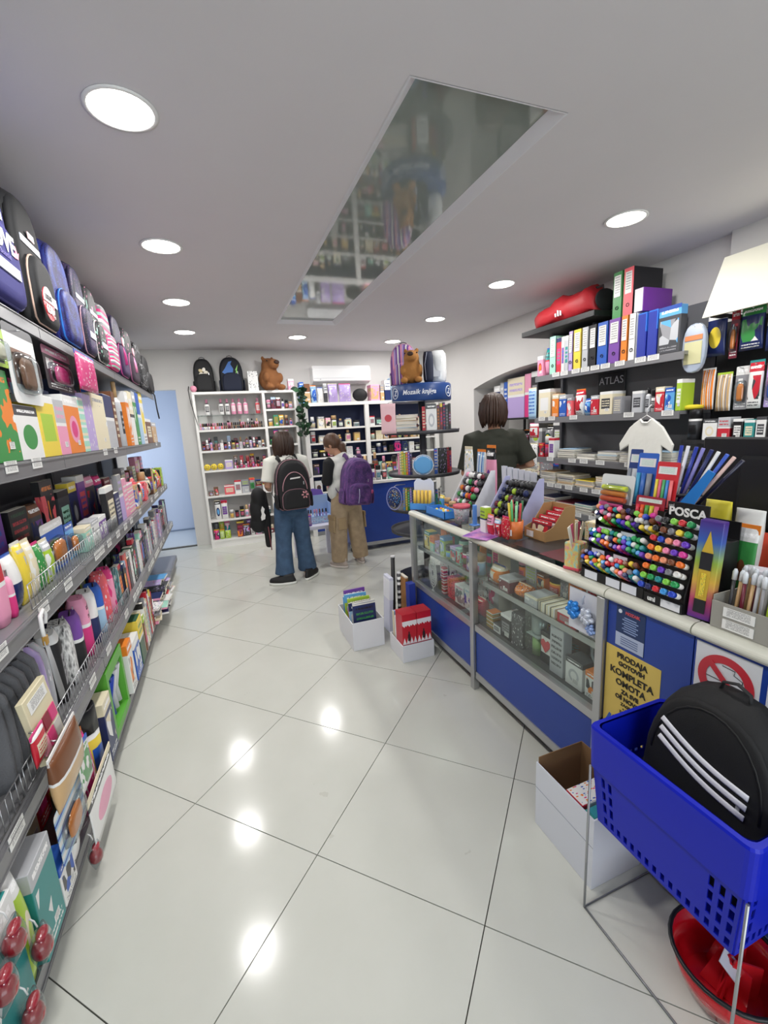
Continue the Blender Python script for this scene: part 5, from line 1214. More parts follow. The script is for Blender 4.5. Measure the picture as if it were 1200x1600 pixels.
for k in range(6): stack(r, 2.10+.22*k, 2.30+.22*k, [6,5,7,6,6,7][k], ['cream','white','yellow','grey','tan','navy'], 120+k)
r = RR(1, 'on the fifth shelf behind the counter', G2)
for k in range(6): stack(r, 2.10+.22*k, 2.30+.22*k, [5,6,5,6,5,6][k], ['navy','teal','grey','white','charcoal','maroon'], 130+k)
# hanging goods at the far end of the unit
for k, (u0, u1, v0, v1, c, s, lb) in enumerate(((826,838,608,655,'pale blue','text','pale blue pack hanging on the end of the wall shelving'), (828,842,662,684,'red','pic','red and white pack hanging on the end of the wall shelving'), (822,840,694,732,'white','dots','white patterned pack hanging on the end of the wall shelving'))):
    hanging(lb, u1, u0, v0, v1, c, s, X=2.845, seed=k, group='packs hanging on the end of the wall shelving', kind='pouch', d_=.03, rz=-PI/2)
# ---- peg wall packs
GP = 'packs hanging on the black peg wall'
XP = 2.98
def peg(lb, u0, u1, v0, v1, c, s, kind='blister', seed=1, X=XP, d_=.04):
    t = hanging(lb, u1, u0, v0, v1, c, s, X=X, seed=seed, group=GP, kind=kind, d_=d_, rz=-PI/2, hook=False)
    h_ = max((p.dimensions.z for p in t.children), default=.2)
    part('peg_hook', tube([(0, -.02, h_*.97), (0, 0, h_*.955), (0, RXB-.035-X, h_*.955)], .003, 5), M_ALU, t)
    return t
t = thing('clear_pouch', 'oval clear bag with orange header hanging at the end of the peg wall', 'bag', (2.90, Y_at(1086, 2.90, 1.9), Z_at(580, 2.90, 1.95)), -PI/2)
hh = Z_at(500, 2.90, 1.95)-Z_at(580, 2.90, 1.95)
part('bag', prism([(x, z+hh/2) for x, z, _ in sring(0, 0, 0, .075, hh/2, 20, 2.6)], .03, .008, 2), mat('#a9b4c4', .15, spec=.9), t); part('header_card', box(.11, .002, .03), mat('#d98a5a', .4), t, (0, -.017, hh*.66)); part('inner_card', box(.11, .002, hh*.45), mat('#d8d5a6', .3, .2), t, (0, -.017, hh*.18)); part('peg_hook', tube([(0,-.02,hh*.93),(0,.02,hh*.93),(0,.235,hh*.93)], .003, 5), M_ALU, t)
for i, a_ in enumerate([('navy pack with yellow picture hanging on the peg wall',1105,1136,487,557,'navy','face'), ('dark red cord pack hanging between the navy packs',1139,1152,484,560,'maroon','pic'), ('navy pack with green animal picture hanging on the peg wall',1157,1196,478,547,'navy','pic'), ('navy pack hanging beside the animal picture pack',1199,1225,470,547,'navy','half'),
        ('rainbow crayon pack hanging on the lower pegs',1096,1117,578,640,'orange','vstripe'), ('tan pencil pack hanging on the lower pegs',1119,1143,585,642,'tan','vstripe'), ('grey sharpener pack hanging on the lower pegs',1146,1167,572,640,'grey','pic'), ('white and red compass pack hanging on the lower pegs',1169,1192,566,638,'white','pic'), ('lilac and pink eraser pack hanging on the lower pegs',1194,1216,562,636,'lilac','pic')]):
    peg(*a_, seed=i+2, kind='pouch' if i in (0, 2, 3, 4, 5, 7) else 'blister')
for i, (u0, u1, v0, v1, c) in enumerate(((1072,1092,560,640,'lime'), (1080,1094,588,640,'cream'))):
    pass
r = Row('R', RXF+.03, 1.30, 'on the upper black shelf of the peg wall', 'boxes on the peg wall shelves')
for k, u0, u1, v, c, s, d_, ds in [('jar',1067,1085,640,'charcoal','label',.1,'tall black pen pot'), ('carton',1096,1118,655,'white','face',.1,'white punch box'), ('carton',1119,1138,652,'red','half',.1,'red topped stapler box'), ('carton',1142,1158,655,'black','label',.1,'black tape box'), ('carton',1160,1176,656,'teal','label',.1,'teal glue box'), ('carton',1178,1194,652,'white','label',.1,'white tape box'), ('carton',1196,1215,650,'black','pic',.1,'black glue box')]: pix(r, k, u0, u1, v, c, s, d_, desc=ds)
r = Row('R', RXF+.03, 1.02, 'on the lower black shelf of the peg wall', 'boxes on the lower peg wall shelf'); fill(r, 1.0, 2.02, ['carton','jar'], ['charcoal','white','grey','navy','red','yellow'], (.08,.12), (.10,.2), (.09,.12), 140, gap=.01)
solo('yellow_cloth', soft(.16, .10, .03, 14, 2.6, 5), mat('#d9c62f', .8), 'small yellow duster on the tall black pen pot', 'cloth', (RXF+.09, Y_at(1076, RXF+.08, 1.5), 1.30+Row('R', RXF+.03, 1.30, '', '').height(640, 2.0)+.003), -PI/2)
# ---- rack and folders inside the wall niche
t = thing('niche_rack', 'black metal rack with folders inside the arched niche', 'shelving', (XR+.30, 0, 0))
for z in (.5, .85, 1.18, 1.50): part('shelf', boxes([(-.2, .2, 2.75, 4.75, z-.02, z)]), M_BLACK, t)
for y in (2.75, 4.72):
    for x in (-.2, .18): part('post', boxes([(x, x+.02, y, y+.03, 0, 1.72)]), M_BLACK, t)
rn = Row('R', XR+.125, 1.50, 'on the top board of the niche rack', 'folders in the arched niche')
for k, u0, u1, v, c, s, ds in [('carton',772,781,603,'navy','face','navy folder box'), ('carton',781.5,787,598,'white','half','narrow white folder box'), ('carton',787.5,792.5,597,'blue','text','blue folder box'), ('carton',793,819,590,'lilac','half','wide mauve storage box'), ('carton',819.5,829,584,'hot pink','half','magenta folder box'), ('carton',829.5,840,580,'black','label','black folder box')]: pix(rn, k, u0, u1, v, c, s, .22, desc=ds)
for z, nm, sd in ((1.18,'second',150), (.85,'third',151)):
    fill(Row('R', XR+.125, z, 'on the %s board of the niche rack' % nm, 'goods in the arched niche'), 2.85, 4.7, ['carton','pouch','carton'], ['grey','silver','black','charcoal','white','cream'], (.14,.24), (.16,.26), (.15,.22), sd, gap=.01)
t = thing('wall_frame', 'small black framed notice on the niche side wall', 'frame', (XR+.18, NY1-.012, Z_at(648, XR+.18, NY1))); part('frame', boxes([(-.10,.10,0,.01,0,.01),(-.10,.10,0,.01,.15,.16),(-.10,-.09,0,.01,.01,.15),(.09,.10,0,.01,.01,.15)]), M_BLACK, t); part('sheet', boxes([(-.09,.09,.004,.008,.01,.15)]), pm('grey', 'text', 2), t)
# ================================================================== on, in and around the service counter
CZ = .9075
# ---- stepped marker display
MK = {}
def marker_meshes(r, L_, fat):
    k = (r, L_, fat)
    if k not in MK:
        MK[k] = (lathe([(0,0),(r*.8,0),(r,.004),(r,L_*.6),(0,L_*.6)], 10), lathe([(0,L_*.58),(r*1.08,L_*.58),(r*1.08,L_*.95),(r*.75,L_),(0,L_)] if not fat else [(0,L_*.58),(r*1.1,L_*.58),(r*1.1,L_*.97),(r*.8,L_*.985),(r*.55,L_*.985),(r*.55,L_*.955),(0,L_*.955)], 10))
    return MK[k]
MCOL = {'red':'#d02a34','orange':'#f0762a','yellow':'#f0d23a','lime':'#86d04a','green':'#1f9a54','teal':'#1b8c90','sky blue':'#3f9ae0','blue':'#2246c0','violet':'#6a38c0','magenta':'#d83a9a','pink':'#f08ab0','brown':'#7a4426','black':'#1b1b1e','grey':'#7e8086','white':'#e4e4e0','salmon':'#f09a74','navy':'#20295e'}
def marker(c, loc, rot, place, r=.0085, L_=.13, fat=False):
    t = thing('marker_pen', '%s capped marker %s' % (c, place), 'marker', loc, 0, 'marker pens in the counter displays', rot=rot)
    a, b = marker_meshes(r, L_, fat); part('barrel', a, mat(MCOL[c] if not fat else '#e3e3e0', .35), t); part('cap', b, mat(MCOL[c], .25, coat=.3), t)
M_DISP = mat('#141416', .4)
DY0, DY1 = Y_at(1004, 1.22, CZ), Y_at(908, 1.22, CZ)
t = thing('marker_display', 'black three-step counter display full of coloured markers', 'display', (1.222, (DY0+DY1)/2, CZ), -PI/2)
WD = DY1-DY0
SX, SZ = .030, .078
steps = []
for k in range(3): steps.append((-WD/2, WD/2, SX*k, SX*(k+1)+(.02 if k == 2 else 0), 0, .035+SZ*k))
part('stepped_body', boxes(steps), M_DISP, t)
for sx in (-1, 1):
    part('side_wall', boxes([(sx*WD/2-.002, sx*WD/2+.002, SX*k, SX*(k+1)+(.02 if k == 2 else 0), 0, .085+SZ*k) for k in range(3)]), M_DISP, t)
for k in range(3):
    part('front_lip', boxes([(-WD/2, WD/2, SX*k-.002, SX*k, max(0, SZ*k-.03), .036+SZ*k)]), M_DISP, t)
    for xx in (-.32, .05, .30)[:3 if k == 0 else 2]: part('price_card', boxes([(xx*WD-.028, xx*WD+.028, SX*k-.004, SX*k-.0025, .003+SZ*k, .032+SZ*k)]), mat('#dfe2ea', .4), t)
part('back_board', boxes([(-WD/2, WD/2, SX*3+.02, SX*3+.024, 0, .27)]), M_DISP, t)
rm = random.Random(9)
for k in range(3):
    for row in range(3):
        n = 13
        for j in range(n):
            y = DY0 + .014 + (WD-.028)*(j+.5*row*.5)/n; zone = list(MCOL)
            c = rm.choice(zone if k == 0 else (['green','teal','sky blue','blue','violet','magenta','orange','lime','navy','white'] if k == 1 else zone))
            marker(c, (1.222+SX*k+.021+.004*row, y, CZ+.0385+SZ*k+.0185*row), (0, -.95+rm.uniform(-.1,.1), 0), 'on the %s step of the black marker display' % ['lowest','middle','upper'][k], .0082, .058+.008*rm.random())
# ---- tall posca stand
PY0_, PY1_ = Y_at(1066, 1.22, CZ), DY0-.006
WP = PY1_-PY0_
t = thing('paint_marker_stand', 'black sloping stand marked POSCA with rows of thick paint markers', 'display', (1.222, (PY0_+PY1_)/2, CZ), -PI/2)
TH, TD = .26, .065
bm = bmesh.new(); loft([[(x, y, z) for y, z in ((0,0),(0,.03),(TD,TH),(TD+.02,TH),(TD+.02,0))] for x in (-WP/2, WP/2)], True, bm, False); bmesh.ops.recalc_face_normals(bm, faces=bm.faces[:]); part('sloping_body', from_bm('posca', bm), M_DISP, t)
for sx in (-1, 1): part('side_cheek', prism([(0,0),(0,.055),(TD,TH+.02),(TD+.02,TH+.02),(TD+.02,0)], .004).copy(), M_DISP, t, (sx*(WP/2+.001), 0, 0), (0, 0, PI/2))
hb = part('header_board', box(WP, .006, .055), M_DISP, t, (0, TD+.012, TH)); txt(hb, 'POSCA', .036, mat('#ececea', .4), (.0, -.004, .026), .0012); txt(hb, 'uni', .014, mat('#b9b9b9', .4), (-WP*.40, -.004, .044))
lip = part('lower_lip', boxes([(-WP/2, WP/2, -.006, 0, 0, .032)]), M_DISP, t); txt(lip, 'uni', .022, mat('#ececea', .4), (-WP*.28, -.0075, .016), .0006); part('price_card', boxes([(-WP*.02, WP*.46, -.009, -.0075, .004, .028)]), mat('#e4e6ea', .4), lip)
ncol = 5; nrow = 8
sl = math.atan2(TH-.03, TD)
pal2 = [['blue','sky blue','red','navy','blue'], ['green','lime','teal','green','lime'], ['white','grey','violet','lime','orange'], ['orange','brown','salmon','orange','salmon'], ['magenta','violet','pink','yellow','orange'], ['violet','pink','salmon','blue','red'], ['green','yellow','grey','brown','black'], ['green','red','lime','black','grey']]
for i in range(nrow):
    s = (i+.6)/nrow
    for j in range(ncol):
        yy = PY0_ + WP*(j+.5)/ncol
        marker(pal2[i][j], (1.222+TD*s-.0085, yy, CZ+.03+(TH-.03)*s+.004), (0, -1.15, 0), 'in row %s of the tall paint marker stand' % ['one','two','three','four','five','six','seven','eight'][i], min(.0085, WP/ncol*.40), .042, True)
# ---- giant pencil gift box, standing in front of the stand's right cheek
gy = PY0_-.034
t = thing('pencil_gift_box', 'narrow rainbow box with yellow giant pencil picture beside the paint marker stand', 'box', (1.245, gy, CZ+.001), 0, None, rot=(0, .05, -PI/2+.2))
hb_ = .29
gm = NG('rainbow_box'); tcg = gm.n('ShaderNodeTexCoord'); sg = gm.n('ShaderNodeSeparateXYZ'); gm.l(tcg.outputs['Generated'], sg.inputs[0]); rg_ = gm.n('ShaderNodeValToRGB'); el = rg_.color_ramp.elements
for k, (p_, c_) in enumerate(((0,'#5b2f8f'),(.2,'#c04a70'),(.4,'#d9b04a'),(.6,'#8fb04a'),(.8,'#3a5fb0'),(1,'#4a2f80'))):
    ee = el[0] if k == 0 else (el[1] if k == 1 else el.new(p_)); ee.position = p_; ee.color = hexc(c_)
gm.l(sg.outputs[2], rg_.inputs[0]); gm.l(rg_.outputs[0], gm.b.inputs['Base Color']); gm.b.inputs['Roughness'].default_value = .3
part('carton', box(.058, .03, hb_, .002), gm.m, t)
part('pencil_print', prism([(-.014,.04),(.014,.04),(.014,.20),(.0,.262),(-.014,.20)], .002), mat('#c9a93c', .4), t, (0, -.0155, 0)); part('pencil_band', boxes([(-.0145,.0145,-.018,-.0165,.15,.20),(-.0145,.0145,-.018,-.0165,.02,.06)]), mat('#25252a', .4), t)
part('small_print', boxes([(-.006,.006,-.0185,-.0175,.07,.14)]), pm('yellow', 'dots', 2, 'red', 'navy', 'green'), t)
# ---- packs fixed above the marker display
G3 = 'packs above the marker display'
def cpos(u, v, X): p = at(u, v, 'x', X); return p.y, p.z
def over(lb, u0, u1, v0, v1, X, builder, name, cat, tilt=0.0):
    ym = (Y_at(u0, X, at((u0+u1)/2, v1, 'x', X).z)+Y_at(u1, X, at((u0+u1)/2, v1, 'x', X).z))/2; w_ = abs(Y_at(u0, X, 1.1)-Y_at(u1, X, 1.1)); z1, z0 = Z_at(v0, X, ym), Z_at(v1, X, ym)
    t = thing(name, lb, cat, (X, ym, z0), -PI/2, G3, rot=(tilt, 0, -PI/2)); builder(t, w_, z1-z0); return t
def hl(cols):
    def b(t, w_, h_):
        part('card', hole_card(w_, h_), mat('#d9dcdc', .4), t); n = len(cols)
        for k, c in enumerate(cols): part('highlighter', tube([(-w_*.36, -.012, h_*(.12+.6*(k+.5)/n)), (w_*.36, -.012, h_*(.12+.6*(k+.5)/n))], h_*.27/n, 8), mat(c, .35), t)
        part('film', bubble(w_*.9, h_*.68, .022), M_BLIS, t, (0, -.001, h_*.42))
    return b
def pens_v(cols, head):
    def b(t, w_, h_):
        part('card', hole_card(w_, h_), mat(head, .4), t); n = len(cols)
        for k, c in enumerate(cols):
            x = -w_*.4+w_*.8*(k+.5)/n; part('pen', tube([(x, -.010, h_*.05), (x, -.010, h_*.62)], w_*.34/n, 8), mat(c, .35), t)
        part('header_print', box(w_*.8, .001, h_*.16), pm('white', 'text', 1), t, (0, -.0014, h_*.74))
    return b
XD = 1.222+SX*3+.034
over('neon highlighter pack with four colours above the marker display', 934, 984, 742, 800, XD, hl(['#e83a86','#f0622c','#f08a2c','#d6e23a']), 'highlighter_pack', 'pack', -.15)
over('blue headed pen pack behind the red headed pack above the markers', 988, 1018, 708, 790, XD+.03, pens_v(['#4aa0c8','#3d6fc0','#8a8f98'], '#2f63c0'), 'pen_pack', 'pack', -.12)
over('navy headed pen pack beside the white T-shirt above the markers', 976, 994, 702, 780, XD+.045, pens_v(['#8a8f98','#c9ccd0'], '#24407f'), 'pen_pack', 'pack', -.12)
over('red headed highlighter pack with pastel pens above the markers', 1018, 1052, 722, 795, XD+.015, pens_v(['#e8d84a','#e86a8a','#58b070','#4a90d8','#f07a7a'], '#cf3038'), 'pen_pack', 'pack', -.12)
over('striped neon flag pack at the front of the packs above the markers', 990, 1034, 776, 812, XD-.008, pens_v(['#d83048','#e85a2c','#58a048','#d8d040','#e86080'], '#a02838'), 'flag_pack', 'pack', -.15)
t = thing('pen_fan', 'clear pouch of blue and white ballpoint pens fanned behind the markers', 'pens', (XD+.05, Y_at(1068, XD+.05, 1.2), Z_at(790, XD+.05, .95)), -PI/2, None, rot=(-.1, 0, -PI/2))
for k in range(9):
    a = -.30+.075*k; L_ = .19; part('pen', tube([(.01*(k-4), -.004*(k % 2), 0), (.01*(k-4)+math.sin(a+.35)*L_, -.004*(k % 2)-.005, math.cos(a+.35)*L_)], .0055, 7), mat(['#2a3fa8','#e4e4ea','#2a3fa8','#8a86c8','#1d2a6a','#e8e8e8','#3a5fc8','#d9b8b0','#20203a'][k], .3), t)
part('band', tube([(-.05,-.010,.02),(0,-.018,.03),(.06,-.010,.04)], .006, 6), mat('#30323a', .5), t)
solo('set_square', prism([(0,0),(.05,.0),(.12,.13),(.10,.14)], .004), mat('#2a7fd0', .3), 'blue plastic ruler leaning beside the pen fan', 'ruler', (XD+.03, Y_at(1046, XD+.03, 1.0), Z_at(800, XD+.03, .95)), -PI/2)
# back support block that carries the packs
t = thing('display_riser', 'black riser box behind the marker displays', 'riser', (XD+.052, (PY0_+DY1)/2, CZ), -PI/2); part('box', box(DY1-PY0_, .10, .195, .003), M_DISP, t); part('rack_rail', boxes([(-(DY1-PY0_)/2, (DY1-PY0_)/2, .046, .05, .195, .25)]), M_DISP, t)
# ---- pastel cup with sticks
cy_ = Y_at(898, 1.26, CZ)
t = thing('pastel_cup', 'square tie-dye pastel tumbler with red base holding flat sticks', 'cup', (1.262, cy_, CZ), .3)
part('tumbler', box(.062, .062, .11, .004), prnt('#d88a9c', '#e6c86a', '#8fd0c8', '#f0e6e0', 'galaxy', 5, .25), t); part('base', box(.066, .066, .012, .002), mat('#d0505e', .4), t)
for k, c in enumerate(['#e9e2d0', '#d05a78', '#efe6c8', '#c8486a', '#e8dcc0']):
    part('stick', prism([(-.008,0),(.008,0),(.009,.10),(-.009,.10)], .003), mat(c, .4), t, (-.022+.011*k, .004*(k % 2), .085), (0, -.35+.17*k, 0))
# ---- right: pencil tray, green packs, gloves
ty0, ty1 = .12, PY0_-.075
t = thing('pencil_tray', 'grey card tray with white price labels full of wrapped pencils', 'tray', (1.29, (ty0+ty1)/2, CZ), -PI/2)
WT = ty1-ty0
part('tray', boxes([(-WT/2, WT/2, -.065, -.061, 0, .075), (-WT/2, WT/2, .061, .065, 0, .12), (-WT/2, -WT/2+.003, -.061, .061, 0, .09), (WT/2-.003, WT/2, -.061, .061, 0, .09), (-WT/2, WT/2, -.061, .061, 0, .004), (-.002, .002, -.061, .061, .004, .09)]), mat('#9a9890', .6), t)
n = 0
for zz in (.006, .040):
    for k in range(6):
        x = -WT*.45+WT*.18*k
        if x+.06 < WT/2: part('price_label', boxes([(x, x+.075, -.068, -.0655, zz, zz+.026)]), M_TAG, t)
pc = ['charcoal','tan','maroon','tan','silver','grey','lime','coral','lime','black','white','silver','pale blue','teal','orange','charcoal','tan','lime']
for k in range(40):
    yy = ty1-.02-k*(WT-.04)/40; c = pc[k % len(pc)]
    for j in range(2):
        t2 = thing('pencil', '%s %s in the grey price-labelled tray' % (c, 'wrapped pencil' if j == 0 else 'pencil at the back'), 'pencil', (1.262+.05*j, yy+.004*j, CZ+.006), 0, 'pencils in the grey tray', rot=(.0, .10+.05*math.sin(k*2.3), .0))
        part('shaft', MESH.setdefault(('pencil',), lathe([(0,0),(.0045,0),(.0045,.125),(0,.125)], 6)), mat(PAL[c], .35), t2); part('clear_end', MESH.setdefault(('pencil_end',), lathe([(0,.125),(.0062,.125),(.0062,.148),(.003,.156),(0,.156)], 6)), mat('#dfe3e8', .2), t2)
for k, (u0, u1, v0, v1, lb) in enumerate(((1106,1127,828,905,'green picture card pack leaning behind the pencil tray'), (1138,1160,828,892,'green picture card pack standing beside the leaning one'))):
    X = 1.455; ym = Y_at((u0+u1)/2, X, 1.1)-.022*k; t = thing('card_pack', lb, 'pack', (X, ym, CZ), -PI/2, 'green card packs', rot=(-.08, .12 if k == 0 else 0, -PI/2)); it_pouch(t, .065, Z_at(v0, X, ym)-CZ, .02, 'green', 'face', 3+k)
    t.location.z = CZ+.004
for k, (c, lb) in enumerate((('#e0d23a', 'yellow rubber glove pack lying behind the green card packs'), ('#dfe0dc', 'white folded glove pack behind the green card packs'))):
    X = 1.56; ym = Y_at(1120+34*k, X, 1.1)-.03*k; t = thing('glove_pack', lb, 'pack', (X, ym, CZ), -PI/2, 'glove packs on the counter')
    part('pack', pouch_mesh(.085, Z_at(782+14*k, X, ym)-CZ, .05), mat(c, .5, bump=.4, bscale=30), t); part('card', box(.07, .002, .06), mat('#d8602c' if k == 0 else '#cfd2d6', .4), t, (0, -.03, .06))
t = thing('gift_box', 'small purple and white patterned box beside the green card packs', 'box', (1.42, Y_at(1182, 1.42, 1.0), CZ), -PI/2+.3); part('body', box(.06, .05, .11, .002), pm('purple', 'dots', 3, 'lilac', 'pink', 'white'), t); part('lid', box(.062, .052, .02, .002), mat('#e4e0e8', .4), t, (0, 0, .11))
t = thing('folder_stand', 'red and black folder leaning at the near end of the counter', 'folder', (1.55, Y_at(1212, 1.55, 1.05), CZ+.002), -PI/2+.1, None, rot=(-.12, 0, -PI/2)); part('cover', box(.10, .012, .20, .002), mat('#d6482e', .4), t); part('dark_cover', box(.10, .012, .24, .002), pm('black', 'blob', 3, 'red', 'blue', 'charcoal'), t, (.03, .02, 0))
# ---- monitor seen from behind
mx = 1.70; my = Y_at(1100, mx, 1.3)-.30
t = thing('computer_monitor', 'large black monitor on the counter turned to the clerk', 'monitor', (mx, my, CZ)); zc = Z_at(683, mx, my+.2)-CZ
part('screen_housing', boxes([(-.015, .02, -.30, .30, zc-.36, zc)], .006), mat('#121316', .45), t); part('rear_bulge', boxes([(-.04, -.015, -.16, .16, zc-.30, zc-.06)], .01), mat('#141518', .5), t); part('screen', boxes([(.0205, .022, -.285, .285, zc-.345, zc-.015)]), mat('#0a0b0d', .1), t)
part('stand_neck', boxes([(-.035, -.016, -.03, .03, .012, zc-.2)], .003), mat('#17181b', .4), t); part('stand_base', boxes([(-.10, .06, -.11, .11, 0, .012)], .003), mat('#17181b', .4), t)
# ---- far end of the counter top: novelty displays
GN = 'novelty displays on the far end of the counter'
t = thing('crayon_set', 'white stand-up card with five thick yellow crayons in a blue tray', 'display', (1.30, Y_at(656, 1.28, CZ), CZ), -PI/2+.75); 
part('tray', boxes([(-.075,.075,-.05,.05,0,.004),(-.075,.075,-.05,-.046,0,.045),(-.075,-.071,-.05,.05,0,.045),(.071,.075,-.05,.05,0,.045),(-.075,.075,.046,.05,0,.06)]), mat('#4f94dc', .4), t)
part('back_card', prism([(-.075,0),(.075,0),(.075,.17),(.05,.2),(.0,.185),(-.05,.2),(-.075,.17)], .003), mat('#d5dcee', .4), t, (0, .045, .01))
for k in range(5): part('crayon', tube([(-.056+.028*k, .0, .006), (-.056+.028*k, .01, .13)], .012, 8), mat('#e6bf4e', .4), t)
t = thing('sweet_tray', 'blue tray of small rainbow erasers along the counter rim', 'tray', (1.30, Y_at(686, 1.28, CZ), CZ), -PI/2)
part('tray', boxes([(-.13,.13,-.05,.05,0,.004),(-.13,.13,-.05,-.046,0,.05),(-.13,-.126,-.05,.05,0,.05),(.126,.13,-.05,.05,0,.05),(-.13,.13,.046,.05,0,.05)]), mat('#3f86d8', .4), t)
rr_ = random.Random(12)
for k in range(22):
    c = rr_.choice(['yellow','orange','pink','green','red','light blue','white'])
    t2 = thing('novelty_eraser', '%s rounded eraser in the blue rim tray' % c, 'eraser', (1.27+.032*(k % 3), t.location.y-.115+.031*(k//3), CZ+.004+.018), rr_.random()*3, 'erasers in the blue tray'); part('body', ell_mesh((.014,.012,.018), 10, 6), mat(PAL[c], .5), t2); part('band', lathe([(.0125,-.003),(.0140,-.003),(.0140,.003),(.0125,.003),(.0125,-.003)], 10, ('band',)), mat('#e8e8e4', .5), t2)
def keyrack(lb, ycent, X, wide, back, cols, n, seed, hh=.26, tone='round'):
    t = thing('keychain_display', lb, 'display', (X, ycent, CZ), -PI/2, GN); 
    bm = bmesh.new(); loft([[(x, y, z) for y, z in ((0,0),(0,.02),(.14,hh),(.155,hh),(.155,0))] for x in (-wide/2, wide/2)], True, bm, False); bmesh.ops.recalc_face_normals(bm, faces=bm.faces[:]); part('sloping_board', from_bm('rack', bm), mat('#26262c', .5), t)
    for sx in (-1, 1): part('side_panel', prism([(-.012,0),(-.012,.04),(.13,hh+.02),(.16,hh+.02),(.16,0)], .005), mat(back, .45), t, (sx*(wide/2+.003), -.03 if sx < 0 else .02, 0), (0, 0, PI/2))
    r_ = random.Random(seed); nr = 6; nc = n
    for i in range(nr):
        for j in range(nc):
            s = (i+.5)/nr; c = r_.choice(cols); x = -wide/2+wide*(j+.5)/nc
            y_ = .14*s-.014; z_ = .02+(hh-.02)*s+.004
            t2 = thing('keychain', '%s %s charm hooked on the %s' % (c, ['ball','bear','star'][(i+j) % 3], 'white-sided slope' if seed == 1 else 'lilac-sided slope'), 'charm', (X+y_-.012, ycent+x, CZ+z_), r_.uniform(-.5,.5), 'charms on the novelty displays')
            rr = r_.uniform(.012, .019)
            part('charm', ell_mesh((q(rr,.002), q(rr,.002), q(rr*1.1,.002)), 10, 6), mat(PAL[c], .5), t2); part('ring', tube([(0,0,rr*.9),(.003,0,rr*1.3),(.012,0,rr*1.35)], .0016, 5), M_ALU, t2)
    return t
ka = (Y_at(706, 1.43, CZ+.05)+Y_at(744, 1.43, CZ+.05))/2
keyrack('white-sided sloping display of bright plush charms', ka, 1.42, .20, '#dfe0e4', ['red','orange','yellow','green','blue','maroon','charcoal','pink','white'], 6, 1)
kb = (Y_at(758, 1.43, CZ+.05)+Y_at(822, 1.43, CZ+.05))/2
keyrack('lilac-sided sloping display of black sunglasses and charms', kb, 1.42, .22, '#b7b9e0', ['black','charcoal','navy','maroon','black','lime'], 7, 2, .25)
t = thing('bead_bucket', 'clear bucket of grey and pink beads with red lid beside the rim', 'bucket', (1.297, Y_at(720, 1.29, CZ), CZ)); part('bucket', lathe([(0,0),(.040,0),(.048,.095),(0,.095)], 18), pm('grey', 'dots', 5, 'pink', 'maroon', 'silver'), t); part('lid', lathe([(0,.095),(.051,.095),(.051,.112),(0,.114)], 18), mat('#c85060', .4), t)
t = thing('blue_post', 'slim pale blue plastic post between the novelty displays', 'post', (1.33, Y_at(742, 1.33, CZ), CZ)); part('post', box(.02, .02, .12, .002), mat('#5f93dc', .3), t); part('foot', box(.05, .05, .006, .002), mat('#5f93dc', .3), t)
rc = Row('R', 1.275, CZ-.0012, 'at the foot of the novelty displays', GN)
ya, yb = Y_at(786, 1.28, CZ), Y_at(752, 1.28, CZ)
fill(rc, ya-.02, yb+.03, ['pouch','carton','pouch'], ['white','charcoal','red','black','pink'], (.045,.06), (.09,.15), (.03,.045), 160)
t = thing('pen_cup', 'orange cup of green and red novelty pens beside the kraft box', 'cup', (1.352, Y_at(805, 1.352, CZ), CZ)); part('cup', lathe([(0,0),(.036,0),(.040,.09),(.036,.09),(.034,.006),(0,.006)], 18), mat('#df7a3e', .4), t); part('price_card', box(.055, .002, .03), mat('#e4e6ea', .4), t, (-.042, 0, .02), (0, 0, -PI/2))
for k in range(12): part('novelty_pen', tube([(.018*math.cos(k*.7), .018*math.sin(k*.7), .01), (.034*math.cos(k*.7), .034*math.sin(k*.7), .17+.01*(k % 3))], .006, 7), mat(['#58b06a','#8fd0a0','#c8343e','#3a6f48','#d8c03a'][k % 5], .4), t)
t = thing('kraft_display', 'brown kraft counter box with swooping side and red packs', 'display', (1.50, Y_at(836, 1.44, CZ)-.03, CZ), -PI/2)
side = [(-.09,0),(-.09,.05),(-.04,.07),(.0,.12),(.03,.16),(.09,.16),(.09,0)]
for sx in (-1, 1): part('side_panel', prism(side, .003), mat('#b08a5c', .8), t, (sx*.075, 0, 0), (0, 0, PI/2))
part('body', boxes([(-.074,.074,-.09,-.087,0,.05),(-.074,.074,.086,.09,0,.16),(-.074,.074,-.09,.09,0,.003)]), mat('#b08a5c', .8), t); part('price_card', box(.05, .002, .03), mat('#e4e6ea', .4), t, (-.03, -.092, .01))
for k in range(4): part('red_pack', box(.13, .014, .09+.015*k, .002), pm('maroon', 'pic', k, 'red', 'white', 'cream'), t, (0, -.06+.04*k, .004), (-.2, 0, 0))
# clear bags and white cards behind the displays
for k, (u, v, c, s, lb) in enumerate(((733,702,'white','dots','clear and white gift bag standing behind the charm displays'), (753,706,'pale blue','vstripe','pale blue and mint gift bag standing behind the charm displays'), (768,700,'pink','face','pink and white gift bag standing behind the charm displays'))):
    X = 1.67; ym = Y_at(u, X, 1.1); t = thing('gift_bag', lb, 'bag', (X, ym, CZ), -PI/2, 'gift bags behind the charm displays'); it_pouch(t, .10, Z_at(v, X, ym)-CZ, .05, c, s, k+2)
for k in range(6):
    X = 1.625; ym = Y_at(788+9*k, X, 1.05); t = thing('greeting_card', 'white folded greeting card standing in a row behind the sunglasses display', 'card', (X, ym, CZ), -PI/2, 'white cards in a row'); hh = Z_at(728+2*k, X, ym)-CZ
    part('front_leaf', box(.045, .002, hh), mat('#d5d8e2', .5), t, (0, -.006, 0), (-.04, 0, 0)); part('rear_leaf', box(.045, .002, hh), mat('#d5d8e2', .5), t, (0, .008, 0), (.04, 0, 0))
